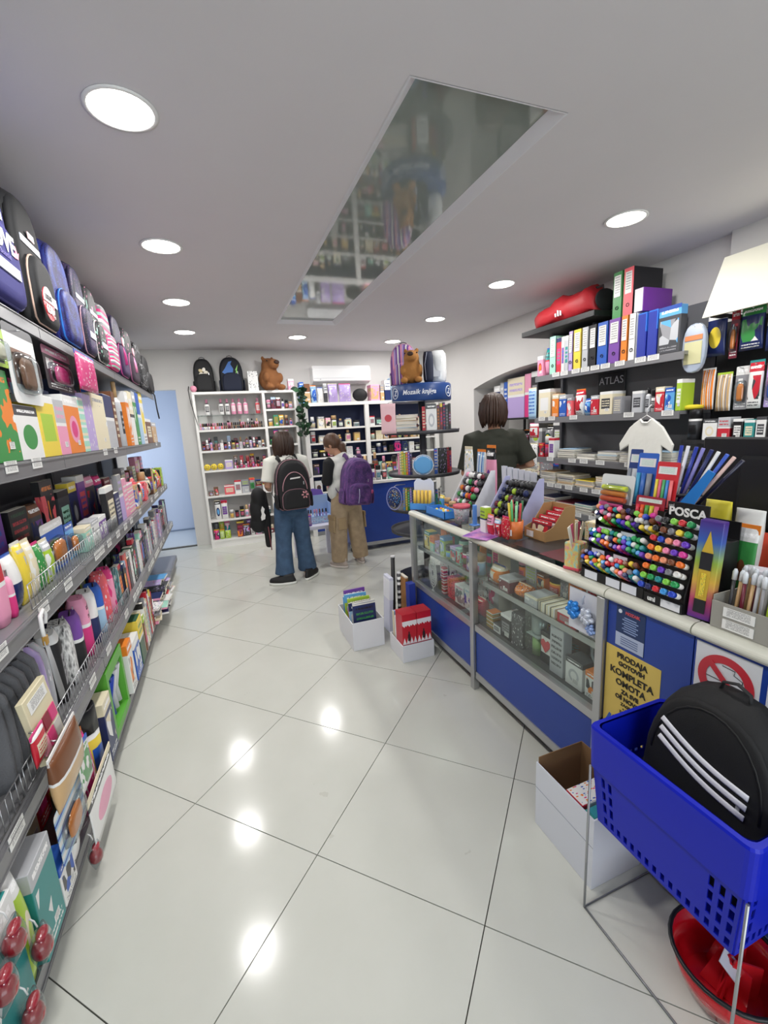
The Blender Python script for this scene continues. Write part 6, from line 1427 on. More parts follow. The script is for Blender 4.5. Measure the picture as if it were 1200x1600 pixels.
# flat flyers and folders on the glass top
def flat(lb, pts, z, m_):
    vs = [at(u, v, 'z', CZ) for u, v in pts]; cx = sum(p.x for p in vs)/len(vs); cy = sum(p.y for p in vs)/len(vs)
    bm = bmesh.new(); f = bm.faces.new([bm.verts.new((p.x-cx, p.y-cy, 0)) for p in vs]); r_ = bmesh.ops.extrude_face_region(bm, geom=[f])
    for v in r_['geom']:
        if isinstance(v, bmesh.types.BMVert): v.co.z = .0018
    bmesh.ops.recalc_face_normals(bm, faces=bm.faces[:])
    t = thing('paper_sheet', lb, 'sheet', (cx, cy, CZ+z), 0, 'sheets on the glass counter'); part('sheet', from_bm('sheet', bm), m_, t); return t
flat('purple and pink printed mat lying on the glass counter', [(722,838),(760,845),(806,830),(790,820),(752,824)], .0, prnt('#7a48a8', '#b878c0', '#d088b8', '#ead8ee', 'galaxy', 3, .3))
flat('dark printed sheet lying on the glass counter behind the pastel cup', [(800,850),(868,872),(900,850),(850,832)], .0, prnt('#2e2d30', '#57504e', '#6a4a48', '#9a9490', 'blob', 3, .3))
flat('dark red printed sheet lying on the glass counter beside the pastel cup', [(842,866),(880,880),(905,868),(880,858)], .0025, prnt('#5a2430', '#7a3a3a', '#c87a60', '#2a2224', 'blob', 4, .3))

# more small goods packed between the displays
fill(Row('R', 1.365, CZ-.0012, 'between the rim tray and the charm displays', GN), 2.46, 2.68, ['pouch','carton','jar'], ['light blue','grey','white','silver','lime','orange'], (.05,.07), (.07,.12), (.04,.05), 161)
fill(Row('R', 1.60, CZ-.0012, 'on the clerk side of the glass counter', 'packs on the clerk side of the counter'), 1.50, 1.92, ['carton','pouch'], ['white','grey','charcoal','cream','maroon'], (.07,.1), (.05,.11), (.06,.1), 162)
fill(Row('R', 1.60, CZ-.0012, 'at the far clerk side corner of the glass counter', 'packs on the clerk side of the counter'), 2.62, 2.735, ['carton','pouch'], ['brown','blue','charcoal','light blue'], (.07,.1), (.08,.16), (.06,.08), 163)
# ---- posters and stickers on the closed units
XS = CX0+.0092
def poster(name, lb, cat, y0, y1, z0, z1, col, tilt=0.0):
    t = thing(name, lb, cat, (XS, (y0+y1)/2, z0), -PI/2); part('sheet', box(y1-y0, .0012, z1-z0), col if not isinstance(col, str) else mat(col, .5), t); return t
y1, y0 = Y_at(945, 1.2, .7), Y_at(1030, 1.2, .7)
t = poster('yellow_poster', 'yellow sale poster with black lettering and rainbow pencils below', 'poster', y0, y1, .395, .705, '#dcc060')
W_ = y1-y0; K = mat('#2a2620', .6)
for k, (s, sz) in enumerate((('PRODAJA', .027), ('GOTOVIH', .022), ('KOMPLETA', .033), ('OMOTA', .031), ('ZA SVE', .021), ('OŠ NOVOG', .021), ('ZAGREBA', .015), ('+ OMOTI', .012), ('ZA BILJEŽNICE', .011))): txt(t, s, sz, K, (0, -.0016, .285-[0,.028,.062,.098,.128,.153,.175,.191,.205][k]), .0008 if k < 6 else .0003)
for k, c in enumerate(['blue','navy','light blue','teal','green','blue','charcoal','navy','light blue','blue','teal','navy']): part('pencil_print', box(.010, .001, .038), mat(PAL[c], .5), t, (-W_*.42+W_*.076*k, -.0014, .012), (0, .4, 0))
y1, y0 = Y_at(961, 1.2, .85), Y_at(1006, 1.2, .85)
t = poster('opening_notice', 'navy and white notice with small lettering on the blue panel', 'notice', y0, y1, .715, .860, '#1f3560')
W_ = y1-y0
txt(t, 'MOZAIK', .014, mat('#c8505c', .5), (.008, -.0016, .128), .0005); part('emblem', lathe([(0,-.0006),(.007,-.0006),(.007,.0006),(0,.0006)], 14), mat('#dfe4ee', .5), t, (-W_*.36, -.0014, .128), (PI/2, 0, 0))
for k in range(7): part('text_line', box(W_*(.55 if k % 2 else .42), .0006, .0035), mat('#8fa3cc', .5), t, (0, -.001, .060+.008*k))
part('white_panel', box(W_*.98, .0008, .048), mat('#aebad2', .5), t, (0, -.001, .002))
for k in range(4): part('text_line', box(W_*.6, .0006, .003), mat('#5c6c94', .5), t, (0, -.0017, .012+.008*k))
y1, y0 = Y_at(1086, 1.2, .85), Y_at(1186, 1.2, .82)
t = poster('no_smoking_sign', 'white no smoking sign with red ring on the blue counter', 'sign', y0, y1, .55, .858, '#dadce0')
W_ = y1-y0; R_ = W_*.37; zc = .222; M_RS = mat('#c2323e', .4)
part('red_ring', loft([[(rr*math.cos(a), y_, zc+rr*math.sin(a)) for a in [2*PI*k/48 for k in range(48)]] for rr, y_ in ((R_-.011, -.0014), (R_-.011, -.0026), (R_+.011, -.0026), (R_+.011, -.0014))], False, smooth=False), M_RS, t); part('red_bar', box(.016, .0012, R_*1.95), M_RS, t, (-R_*.69, -.0042, zc+R_*.69), (0, PI/2+PI/4, 0))
K = mat('#3a3a3e', .5)
part('cigarette', tube([(-.05, -.001, zc-.022), (.05, -.001, zc-.022), (.05, -.001, zc-.004), (-.05, -.001, zc-.004)], .0013, 4, True), K, t); part('cigarette_tip', tube([(.03, -.001, zc-.022), (.03, -.001, zc-.004)], .0013, 4), K, t)
part('smoke', tube([(.04, -.001, zc+.004), (.042, -.001, zc+.02), (.02, -.001, zc+.028), (.022, -.001, zc+.04), (-.01, -.001, zc+.042)], .0013, 4), K, t)
part('dark_line', box(W_*.7, .0008, .010), mat('#7f858f', .5), t, (0, -.001, .05)); part('dark_line', box(W_*.5, .0008, .008), mat('#7f858f', .5), t, (0, -.001, .03))
t = poster('paper_notice', 'plain white notice with grey lines beside the no smoking sign', 'notice', y0-.20, y0-.015, .56, .84, '#d6d8dd')
for k in range(6): part('text_line', box(.12, .0006, .006), mat('#8b8f98', .5), t, (0, -.001, .06+.03*k))
# ribbon rosettes on a white card stuck on the case glass
yc = Y_at(918, 1.19, .80)+.04; 
t = thing('ribbon_card', 'white card with blue and silver ribbon rosettes on the case glass', 'ribbon', (CX0+.0105, yc, .69), -PI/2)
part('card', box(.14, .001, .165), mat('#cfd2da', .5), t)
def rosette(col, x, z, r_):
    for k in range(11):
        a = 2*PI*k/11*2.4; f = .35+.65*k/11
        part('ribbon_loop', ell_mesh((r_*.36, r_*.3, r_*.22), 10, 6), mat(col, .2, .3), t, (x+r_*.55*f*math.cos(a), -r_*.42+r_*.1*math.sin(k), z+r_*.55*f*math.sin(a)), (0, -a, 0))
rosette('#2f86d8', -.030, .085, .050); rosette('#c9cfdc', .030, .080, .046); rosette('#8fa8d8', .048, .035, .032)
part('ribbon_tail', tube([(.01,-.012,.12),(.012,-.016,.14),(.015,-.012,.155)], .006, 6, flat=.3), mat('#b5bdcc', .3), t)
# ---- goods inside the glazed cases
GA = 'goods in the far glazed case'; GB = 'goods in the near glazed case'
def CR(z, inset, place, g): return Row('R', CX0+.055+inset, z, place, g)
r = CR(.650, .01, 'on the glass shelf of the far case', GA); fill(r, 1.99, 2.70, ['carton','jar','carton'], PASTEL+['coral','lime','mint','hot pink','teal'], (.05,.08), (.08,.13), (.06,.08), 170)
r = CR(.650, .14, 'further back on the glass shelf of the far case', GA); fill(r, 1.99, 2.70, ['jar','bottle','carton'], ['mint','teal','grey','cream','orange','pale blue'], (.06,.09), (.12,.19), (.06,.08), 171, gap=.02)
r = CR(.398, .01, 'on the floor of the far case', GA); fill(r, 1.99, 2.44, ['carton','pouch'], ['red','maroon','white','coral','red'], (.07,.11), (.09,.14), (.07,.09), 172)
r = CR(.398, .13, 'at the back of the far case', GA); fill(r, 1.99, 2.70, ['carton','album'], ['grey','white','maroon','cream','silver','charcoal'], (.09,.13), (.14,.22), (.06,.1), 173, gap=.02)
# filigree fan hung inside the far glass
t = thing('lace_fan', 'white oval filigree ornament hanging inside the far case glass', 'ornament', (CX0+.030, Y_at(678, 1.24, .55), .425), -PI/2)
hz = .19
for k in range(5):
    s = 1-.19*k; part('filigree_ring', tube([(.055*s*math.cos(a), 0, .10+.098*s*math.sin(a)) for a in [2*PI*j/28 for j in range(28)]], .0022, 5, True), mat('#d5d6d4', .4), t)
for k in range(12): a = 2*PI*k/12; part('filigree_rib', tube([(.012*math.cos(a), 0, .10+.022*math.sin(a)), (.054*math.cos(a), 0, .10+.096*math.sin(a))], .0018, 5), mat('#d5d6d4', .4), t)
part('foot', box(.03, .008, .004), mat('#d5d6d4', .4), t, (0, 0, -.0245)); part('foot_stem', box(.004, .004, .022), mat('#d5d6d4', .4), t, (0, 0, -.021))
t = thing('candy_cane_box', 'red and white striped stick box standing in the far case', 'box', (CX0+.075, Y_at(694, 1.27, .45), .3995), -PI/2); part('body', box(.035, .03, .17, .002), pm('red', 'stripe', 2, 'white', 'red', 'white'), t); part('cap', box(.037, .032, .012, .002), mat('#b8283a', .4), t, (0, 0, .17))
r = CR(.650, .0, 'on the glass shelf of the near case', GB)
for k, a, b, h_, d_, c, s, ds in [('pouch',1.80,1.90,.10,.10,'orange','pic','orange craft pouch'), ('carton',1.70,1.79,.07,.10,'maroon','pic','maroon tool box'), ('pouch',1.60,1.69,.06,.10,'orange','dots','orange and navy pouch'), ('carton',1.50,1.59,.05,.12,'silver','pic','flat silver tool set'), ('carton',1.39,1.49,.045,.12,'cream','vstripe','flat cream pencil tin'), ('carton',1.27,1.375,.05,.10,'red','label','flat red box'), ('carton',1.15,1.255,.08,.10,'white','face','white lens box')]: item(r, k, a, b, h_, d_, c, s, desc=ds)
r = CR(.650, .16, 'further back on the glass shelf of the near case', GB); fill(r, 1.12, 1.90, ['carton','jar','pouch','carton'], ['grey','cream','silver','charcoal','silver','orange','grey'], (.05,.09), (.08,.16), (.08,.12), 175, gap=.008)
r = CR(.650, .30, 'at the rear of the glass shelf of the near case', GB); fill(r, 1.12, 1.90, ['carton','pouch'], ['silver','grey','teal','cream','charcoal'], (.07,.11), (.12,.2), (.08,.12), 185, gap=.012)
r = CR(.398, .0, 'on the floor of the near case', GB)
for k, a, b, h_, d_, c, s, ds in [('carton',1.845,1.905,.09,.06,'orange','stripe','small orange and green box'), ('carton',1.78,1.84,.05,.06,'white','label','small white card box'), ('carton',1.69,1.775,.13,.10,'black','label','black gadget box'), ('carton',1.60,1.685,.17,.10,'charcoal','dots','tall grey patterned box'), ('carton',1.335,1.415,.22,.05,'silver','text','tall silver card box'), ('carton',1.225,1.32,.12,.08,'white','face','white earphone box'), ('carton',1.125,1.215,.11,.09,'white','pic','white and orange speaker box')]: item(r, k, a, b, h_, d_, c, s, desc=ds)
t = thing('boxed_mug', 'clear boxed silver mug over a green candle in the near case', 'mug', (CX0+.11, 1.545, .3995), -PI/2)
part('candle', lathe([(0,0),(.032,0),(.032,.085),(0,.085)], 18), mat('#9cc46a', .5), t, (0, 0, .003)); part('divider', box(.085, .085, .003), mat('#d0d4d6', .3), t, (0, 0, .10)); part('mug', lathe([(0,.104),(.030,.104),(.036,.12),(.036,.20),(.033,.20),(.033,.11),(0,.108)], 20), mat('#b9bdc2', .3, .6), t); part('clear_box', boxes([(-.046,.046,-.046,-.0455,0,.215),(-.046,-.0455,-.046,.046,0,.215),(.0455,.046,-.046,.046,0,.215)]), M_GLASS, t)
t = thing('heart_tag_bag', 'black gift bag with red heart card in the near case', 'bag', (CX0+.10, 1.46, .3995), -PI/2); part('bag', box(.075, .05, .15, .002), mat('#17171a', .5), t); part('card', prism([(0,-.035),(.03,0),(.028,.02),(.014,.028),(0,.016),(-.014,.028),(-.028,.02),(-.03,0)], .002), mat('#c8323e', .4), t, (0, -.028, .09)); part('white_edge', box(.06, .001, .08), mat('#e0e0dc', .5), t, (0, -.0256, .05)); part('handle', tube([(-.02,0,.15),(-.018,0,.18),(.018,0,.18),(.02,0,.15)], .002, 5), mat('#b59a4a', .5), t)
t = thing('ring_speaker', 'round silver ring speaker packed on the white box in the near case', 'speaker', (CX0+.10, 1.17, .3995+.118), -PI/2); part('ring', tube([(.052*math.cos(a), 0, .058+.052*math.sin(a)) for a in [2*PI*k/24 for k in range(24)]], .010, 8, True), mat('#7f8890', .3, .5), t); part('grille', lathe([(0,-.01),(.04,-.01),(.04,.01),(0,.01)], 20), mat('#2b3036', .6), t, (0, 0, .058), (PI/2, 0, 0)); part('foot', box(.05, .03, .008, .002), mat('#24272b', .5), t)
r = CR(.398, .15, 'at the back of the near case', GB); fill(r, 1.12, 1.90, ['carton','carton','jar'], ['black','charcoal','brown','maroon','grey'], (.09,.14), (.14,.22), (.09,.12), 177, gap=.015)
# ---- boxes on the floor by the counter
def open_tray(name, lb, x0, x1, y0, y1, h_, col, th=.006, cat='box', inner=None):
    t = thing(name, lb, cat, ((x0+x1)/2, (y0+y1)/2, .0012)); a, b = (x1-x0)/2, (y1-y0)/2; m = mat(col, .6)
    part('front_wall', boxes([(-a, -a+th, -b, b, 0, h_)]), m, t); part('back_wall', boxes([(a-th, a, -b, b, 0, h_)]), m, t); part('end_wall', boxes([(-a+th, a-th, -b, -b+th, 0, h_)]), m, t); part('end_wall', boxes([(-a+th, a-th, b-th, b, 0, h_)]), m, t); part('bottom', boxes([(-a+th, a-th, -b+th, b-th, 0, .004)]), m, t)
    return t
t = open_tray('white_tray_box', 'low white cardboard tray holding two red drink cartons', .945, 1.165, 2.375, 2.60, .115, '#dcdde2')
for k, (x, lb) in enumerate(((1.0035, 'red carton with white snow pattern, far one in the tray'), (1.1065, 'red carton with white snow pattern nearer the counter'))):
    t = thing('snow_carton', ['red carton with white snowy edge on the aisle side of the tray', 'red carton with white snowy edge on the counter side of the tray'][k], 'carton', (x, 2.445, .008), 0, 'red snow cartons')
    h_ = .31
    part('body', box(.100, .11, h_, .002), mat('#c2182c', .35), t)
    zig = [(-.05, h_*.86)]+[(-.05+.1*j/14, h_*(.78-.05*((j*7) % 5)/4)) for j in range(15)]+[(.05, h_*.86)]
    part('snow_print', prism(zig, .001), mat('#ece6e8', .5), t, (0, -.0558, 0)); zig2 = [(-.05, .11)]+[(-.05+.1*j/8, .11+.045*(j % 2)) for j in range(9)]+[(.05, .11)]
    part('mountain_print', prism(zig2, .001), mat('#ece6e8', .5), t, (0, -.0558, .0)); part('bottle_print', prism([(-.009,.0),(.009,.0),(.009,.04),(.004,.05),(.004,.065),(-.004,.065),(-.004,.05),(-.009,.04)], .001), mat('#2a1418', .5), t, (-.005, -.0565, .13))
    part('top_flap', box(.100, .11, .002), mat('#b01526', .35), t, (0, 0, h_))
for k, (y, c, h_) in enumerate(((2.535, 'white', .25), (2.57, 'cream', .27))):
    t = thing('folder_pack', ['white boxed folder behind the red cartons', 'cream boxed folder behind the red cartons'][k], 'folder', (1.012, y, .008), 0, 'folders in the white tray'); it_album(t, .10, h_, .025, c, 'vstripe', k)
t = open_tray('book_box', 'white cardboard box of colouring books and bags on the floor', .70, .925, 2.66, 3.03, .20, '#dcdde2')
r = Row('B', 2.69, .006, 'in the white floor box', 'books in the white floor box'); 
for k, (c, s) in enumerate((('navy','text'), ('white','face'), ('pale blue','pic'), ('hot pink','pic'), ('cream','blob'), ('lime','pic'), ('light blue','blob'), ('yellow','pic'))):
    t = thing('colouring_book', lab('%s %s colouring book standing in the white floor box' % (c, STY_W[s]), k), 'book', (.812+.012*math.sin(k*2), 2.705+.038*k, .007), 0, 'books in the white floor box', rot=(-.10, 0, .06*math.sin(k))); it_album(t, .165, .29+.02*math.sin(k*3), .014, c, s, k)
# leaning boards at the end of the counter
GL = 'boards leaning at the counter end'
for k, (name, lb, cat, x, y, w_, d_, h_, col, tl) in enumerate((('foam_board', 'white foam board leaning at the far end of the counter', 'board', 1.03, 2.86, .03, .12, .42, '#d8daea', .05), ('black_tube', 'black poster tube standing at the counter end', 'tube', 1.08, 2.87, .03, .03, .55, '#1a1a1e', .03), ('striped_tube', 'black and white striped wrapping roll beside the black tube', 'roll', 1.125, 2.86, .028, .028, .42, 'stripe', .02), ('cork_board', 'scalloped tan cork board leaning at the counter end', 'board', 1.165, 2.84, .03, .10, .40, '#c08a54', .0), ('blue_box', 'tall blue and lilac box standing against the counter case', 'box', 1.155, 2.70, .05, .06, .40, '#2a3fa0', .0))):
    t = thing(name, lb, cat, (x, y, .0015), 0, GL, rot=(0, tl, 0))
    if 'tube' in name: part('tube', lathe([(0,0),(w_/2,0),(w_/2,h_),(0,h_)], 14), pm('black', 'stripe', 1, 'white', 'white', 'charcoal') if col == 'stripe' else mat(col, .5), t); part('end_cap', lathe([(0,h_),(w_/2+.001,h_),(w_/2+.001,h_+.012),(0,h_+.012)], 14), mat('#d9d9d9', .5), t)
    elif name == 'cork_board':
        sc_ = [(-.05,0),(.05,0)]+[(.05+.006*math.sin(j*1.6), h_*j/14) for j in range(1,15)]+[(-.05+.006*math.sin(j*1.6), h_*j/14) for j in range(14,0,-1)]; part('board', prism(sc_, .02), mat(col, .85, bump=.8, bscale=120), t, (0, 0, 0), (0, 0, PI/2)); part('edge_strip', box(.022, .10, .01), mat('#e0d8c8', .6), t, (0, 0, h_))
    else: part('panel', box(w_, d_, h_, .002), mat(col, .5), t); part('edge_strip', box(w_+.002, d_+.002, h_*.35, .001), mat('#b9a8e0' if name == 'blue_box' else '#eceef4', .5), t, (0, 0, .05 if name == 'blue_box' else h_*.6))
# open white carton beside the basket
t = open_tray('open_carton', 'open white carton with brown inside and notebooks by the basket', .953, 1.165, .862, 1.13, .262, '#d6d9e2', .005)
a, b = .106, .134
M_KR = mat('#8a6a48', .8)
part('inner_lining', boxes([(a-.008, a-.0055, -b+.006, b-.006, .006, .285), (-a+.006, a-.009, b-.008, b-.0055, .006, .285), (-a+.0055, -a+.008, -b+.006, b-.009, .006, .25)]), M_KR, t, label='brown inside of the carton'); part('crease_line', boxes([(-a-.0008, -a, -b, b, .158, .160)]), mat('#9aa0ac', .6), t)
for k, (c, s, y) in enumerate((('white','squares',.95), ('teal','text',.88))):
    h_ = .24 if k == 0 else .255
    t2 = thing('notebook_pack', ['white notebook pack printed with coloured squares in the open carton', 'teal notebook pack standing at the front of the open carton'][k], 'notebook', (1.055, .90 if k else .965, .010), 0, 'notebooks in the open carton', rot=(0, 0, .0))
    part('pack', box(.165, .04 if k else .075, h_-.02*k, .002), pm('white', 'squares', 3, 'navy', 'red', 'light blue') if k == 0 else pm('teal', 'text', 1, 'white', 'white', 'white'), t2); part('top_print', box(.15, .035 if k else .07, .001), pm('white', 'dots', 3, 'hot pink', 'blue', 'orange') if k == 0 else mat('#2c8c9a', .4), t2, (0, 0, h_-.02*k))
# ---- blue shopping basket on a wire stand, with a backpack in it
BX0, BX1, BY0, BY1, BZ0, BZ1 = .893, 1.170, .425, .832, .335, .645
t = thing('shopping_basket', 'blue plastic shopping basket resting on the wire stand', 'basket', ((BX0+BX1)/2, (BY0+BY1)/2, BZ0))
HX, HY, HH = (BX1-BX0)/2, (BY1-BY0)/2, BZ1-BZ0
M_BK = mat('#081cb4', .42, name='basket_blue', spec=.35)
def bring(s, z, ex=0.0): return sring(0, 0, z, HX*s+ex, HY*(1-(1-s)*.7)+ex, 40, 9)
SB = .84
def wall_grid():
    """tapered wall with slotted openings: built as quads with gaps"""
    bm = bmesh.new(); th = .0035
    def P(side, f, z):                # side 0..3, f in -1..1 along it
        s = SB+(1-SB)*z/HH; hx, hy = HX*s, HY*(1-(1-s)*.7)
        return {0: Vector((-hx, f*hy, z)), 1: Vector((f*hx, hy, z)), 2: Vector((hx, f*hy, z)), 3: Vector((f*hx, -hy, z))}[side]
    NRM = {0: Vector((-1,0,0)), 1: Vector((0,1,0)), 2: Vector((1,0,0)), 3: Vector((0,-1,0))}
    for side in range(4):
        L_ = HY if side in (0, 2) else HX; n = 34 if side in (0, 2) else 22
        zs = [0, .012, .034, .05, .078, .09, .118, .13, .16, .172, .185, HH*.72]
        for i in range(n):
            for k in range(len(zs)-1):
                f0, f1 = -1+2*i/n, -1+2*(i+1)/n; fm = (f0+f1)/2
                slot = False
                if i % 2 == 1 and 0 < i < n-1:
                    if k == 1: slot = True                                   # lower row of openings
                    elif k in (3, 5, 7) and (abs(fm) > .66): slot = True      # groups of upright slots near the ends
                    elif k == 9: slot = True                                 # thin upper row
                if slot: continue
                a_, b_, c_, d_ = P(side, f0, zs[k]), P(side, f1, zs[k]), P(side, f1, zs[k+1]), P(side, f0, zs[k+1]); nn = NRM[side]*th
                bm.faces.new([bm.verts.new(v) for v in (a_, b_, c_, d_)])
    bmesh.ops.remove_doubles(bm, verts=bm.verts[:], dist=1e-5)
    bmesh.ops.solidify(bm, geom=bm.faces[:], thickness=th) if hasattr(bmesh.ops, 'solidify') else None
    bmesh.ops.recalc_face_normals(bm, faces=bm.faces[:])
    return from_bm('basket_wall', bm)
part('slotted_wall', wall_grid(), M_BK, t)
zr = HH*.46
def rect(hx, hy, z, r_=.02, n=5):
    o = []
    for sx, sy, a0 in ((1,1,0),(-1,1,PI/2),(-1,-1,PI),(1,-1,3*PI/2)):
        for i in range(n): a = a0+PI/2*i/(n-1); o.append((sx*(hx-r_)+r_*math.cos(a), sy*(hy-r_)+r_*math.sin(a), z))
    return o
part('rim_band', loft([rect(HX-.012, HY-.012, HH-.002), rect(HX-.012, HY-.012, HH*.60), rect(HX-.004, HY-.004, HH*.58), rect(HX+.004, HY+.004, HH*.585), rect(HX+.007, HY+.007, HH*.98), rect(HX+.004, HY+.004, HH), rect(HX-.008, HY-.008, HH)], False, smooth=False), M_BK, t, label='smooth deep rim band')
part('floor', boxes([(-HX*SB, HX*SB, -HY*.89, HY*.89, -.001, .003)]), M_BK, t)
ws = thing('basket_stand', 'grey wire floor stand carrying the blue basket', 'stand', ((BX0+BX1)/2, (BY0+BY1)/2, 0)); fx, fy = HX-.001, HY-.001
part('wire_frame', tube([(-fx, fy, .004), (-fx, -fy, .004), (fx, -fy, .004), (fx, fy, .004)], .0038, 8, True), mat('#85878a', .35, .7), ws)
for sx in (-1, 1):
    for sy in (-1, 1): part('leg', tube([(sx*fx, sy*fy, .004), (sx*(fx), sy*(fy), BZ0+HH*.565)], .0036, 8), mat('#a9abae', .35, .7), ws)
# black backpack with three white stripes
def three(tt, y, w_, h_, d_):
    for k in range(3):
        pts = []
        for i in range(9):
            f = i/8; x = w_*(-.34+.66*f); z = h_*(.74-.115*f-.03*math.sin(PI*f))-.027*k
            pts.append((x, y-.0035, z))
        part('white_stripe', tube(pts, .0085, 6, flat=.22), mat('#e6e6ec', .5), tt)
    part('hang_tag', box(.03, .002, .07), M_BLIS, tt, (-w_*.44, y+.02, h_*.50), (0, .2, 0)); part('tag_print', box(.022, .001, .045), M_TAG, tt, (-w_*.44, y+.018, h_*.505), (0, .2, 0))
    part('panel_seam', tube([(w_*.40*math.cos(a), y+.004, h_*.52+h_*.40*math.sin(a)) for a in [PI*i/14 for i in range(15)]], .004, 5), mat('#060607', .6), tt)
backpack('large black backpack with three white stripes sitting in the blue basket', (1.030, .625, BZ0+.014), -PI/2, .325, .475, .135, FAB('#0d0d0f'), FAB('#101012'), None, None, motif=three, boxy=2.5, rot=(-.06, .05, -PI/2), straps=False, pocket_h=.36)
# red plastic basin with a black rim under the stand
p = at(1165, 1570, 'z', .0)
t = thing('plastic_basin', 'glossy red plastic basin with black rim standing under the wire stand', 'basin', (1.058, .530, .0085))
part('bowl', lathe([(0,.012),(.085,.012),(.108,.06),(.125,.125),(.121,.125),(.104,.06),(.08,.018),(0,.018)], 32), mat('#c0121f', .18, coat=.6), t); part('foot_ring', lathe([(.06,0),(.075,0),(.075,.012),(.06,.012),(.06,0)], 24), mat('#9c0f1a', .3), t); part('black_rim', tube([(.124*math.cos(a), .124*math.sin(a), .127) for a in [2*PI*k/32 for k in range(32)]], .0055, 8, True), mat('#141416', .4), t)
for k in range(4): part('folded_sheet', prism([(-.05,0),(.05,0),(.03,.11),(-.04,.10)], .004), mat('#d0222c', .2, coat=.5), t, (.02*math.cos(k*1.7), .025*math.sin(k*1.7), .02), (.25*math.sin(k), .2*math.cos(k), k*.9))
part('white_card', box(.05, .002, .05), mat('#d8d8e0', .5), t, (.0, -.03, .10), (-.9, 0, .3))
# ================================================================== people (local +y is the way they face)
SKIN = mat('#b98a70', .55, name='skin'); SKIN2 = mat('#a87a60', .55, name='skin_tanned')
def V(*a): return Vector(a)
def tb(bm, pts, rs, n=14, flat=1.0): tube(pts, rs, n, False, flat, bm)
def hand(bm, w, d, up, s=1.0, side=1):
    """palm and five curled fingers; w wrist, d pointing direction, up back-of-hand direction"""
    d = d.normalized(); up = (up - d*up.dot(d)).normalized(); x = d.cross(up).normalized()*side
    c = w + d*.045*s
    rot = Matrix((x, d, up)).transposed(); ell(bm, c, (.034*s, .045*s, .016*s), rot, 12, 8)
    for k, (o, L_) in enumerate(((-.026, .062), (-.009, .074), (.009, .070), (.026, .056))):
        b = w + d*.078*s + x*o*s; m = b + d*L_*.5*s - up*.010*s; e = m + d*L_*.32*s - up*.026*s
        tb(bm, [b-d*.012*s, m, e], [.0092*s, .0086*s, .0078*s], 8)
    b = w + d*.025*s - x*.030*s; tb(bm, [b, b-x*.026*s+d*.022*s-up*.006*s, b-x*.030*s+d*.048*s-up*.018*s], [.012*s, .0098*s, .0085*s], 8)
def head(t, bm, c, s, tilt, turn):
    """adds the skull, nose and ears to the body; returns a frame for features"""
    R = Matrix.Rotation(turn, 3, 'Z') @ Matrix.Rotation(tilt, 3, 'X')
    ell(bm, c, (.070*s, .086*s, .098*s), R, 18, 14); ell(bm, c+R@V(0, .030, -.055)*s, (.050*s, .055*s, .050*s), R)
    ell(bm, c+R@V(0, .090, -.012)*s, (.013*s, .020*s, .022*s), R)
    for sx in (-1, 1): ell(bm, c+R@V(sx*.071, -.005, -.005)*s, (.010*s, .020*s, .028*s), R)
    return R
def face(t, c, R, s):
    for sx in (-1, 1):
        part('eye', ell_mesh((.011*s, .008*s, .008*s), 10, 6), mat('#e8e6e2', .3), t, c+R@V(sx*.027, .078, .008)*s); part('iris', ell_mesh((.005*s, .004*s, .005*s), 8, 6), mat('#3a2618', .3), t, c+R@V(sx*.027, .0845, .008)*s)
        part('eyebrow', ell_mesh((.014*s, .004*s, .003*s), 8, 6), mat('#33221a', .7), t, c+R@V(sx*.028, .080, .027)*s)
    part('mouth', ell_mesh((.020*s, .006*s, .005*s), 8, 6), mat('#a05a54', .5), t, c+R@V(0, .083, -.052)*s)
def hair_mat(col, col2):
    g = NG('hair_strands'); g.b.inputs['Roughness'].default_value = .5; tc = g.n('ShaderNodeTexCoord'); mp = g.n('ShaderNodeMapping'); mp.inputs['Scale'].default_value = (95, 95, 7); g.l(tc.outputs['Object'], mp.inputs[0])
    nz = g.n('ShaderNodeTexNoise'); nz.inputs['Scale'].default_value = 1.0; nz.inputs['Detail'].default_value = 3; g.l(mp.outputs[0], nz.inputs['Vector'])
    g.l(g.mix(nz.outputs['Fac'], hexc(col), hexc(col2)), g.b.inputs['Base Color']); bp = g.n('ShaderNodeBump'); bp.inputs['Strength'].default_value = .8; bp.inputs['Distance'].default_value = .004; g.l(nz.outputs['Fac'], bp.inputs['Height']); g.l(bp.outputs['Normal'], g.b.inputs['Normal'])
    return g.m
def hair(t, blob, c, rx, ry, zend, rend, m, n=54, th0=-1.15, th1=1.15, seed=1, yo=-.02):
    """scalp volume with separate locks falling from the crown; th measured from straight back"""
    me = voxel('hair', blob, .009, 2, .7); bm = bmesh.new(); bm.from_mesh(me); r_ = random.Random(seed)
    for k in range(n):
        th = (th0+(th1-th0)*k/(n-1))*PI*.62 + r_.uniform(-.06, .06); dx, dy = math.sin(th), -math.cos(th)
        ze = zend + r_.uniform(-.018, .012); re = rend + r_.uniform(-.006, .006)
        pts = [c+V(dx*.012, dy*.012+yo, .118), c+V(dx*rx*.62, dy*ry*.62+yo, .098), c+V(dx*rx*.98, dy*ry*.98+yo, .035), c+V(dx*rx*1.08, dy*ry*1.05+yo, -.035), c+V(dx*(rx*.5+re*.55), dy*(ry*.5+re*.5)+yo, (ze-.035)*.55), c+V(dx*re, dy*re*.9+yo, ze)]
        tube(pts, [.006, .012, .014, .014, .012, .004], 6, False, .6, bm)
    bmesh.ops.recalc_face_normals(bm, faces=bm.faces[:])
    out = from_bm('hair', bm, True)
    return part('hair', out, m, t)
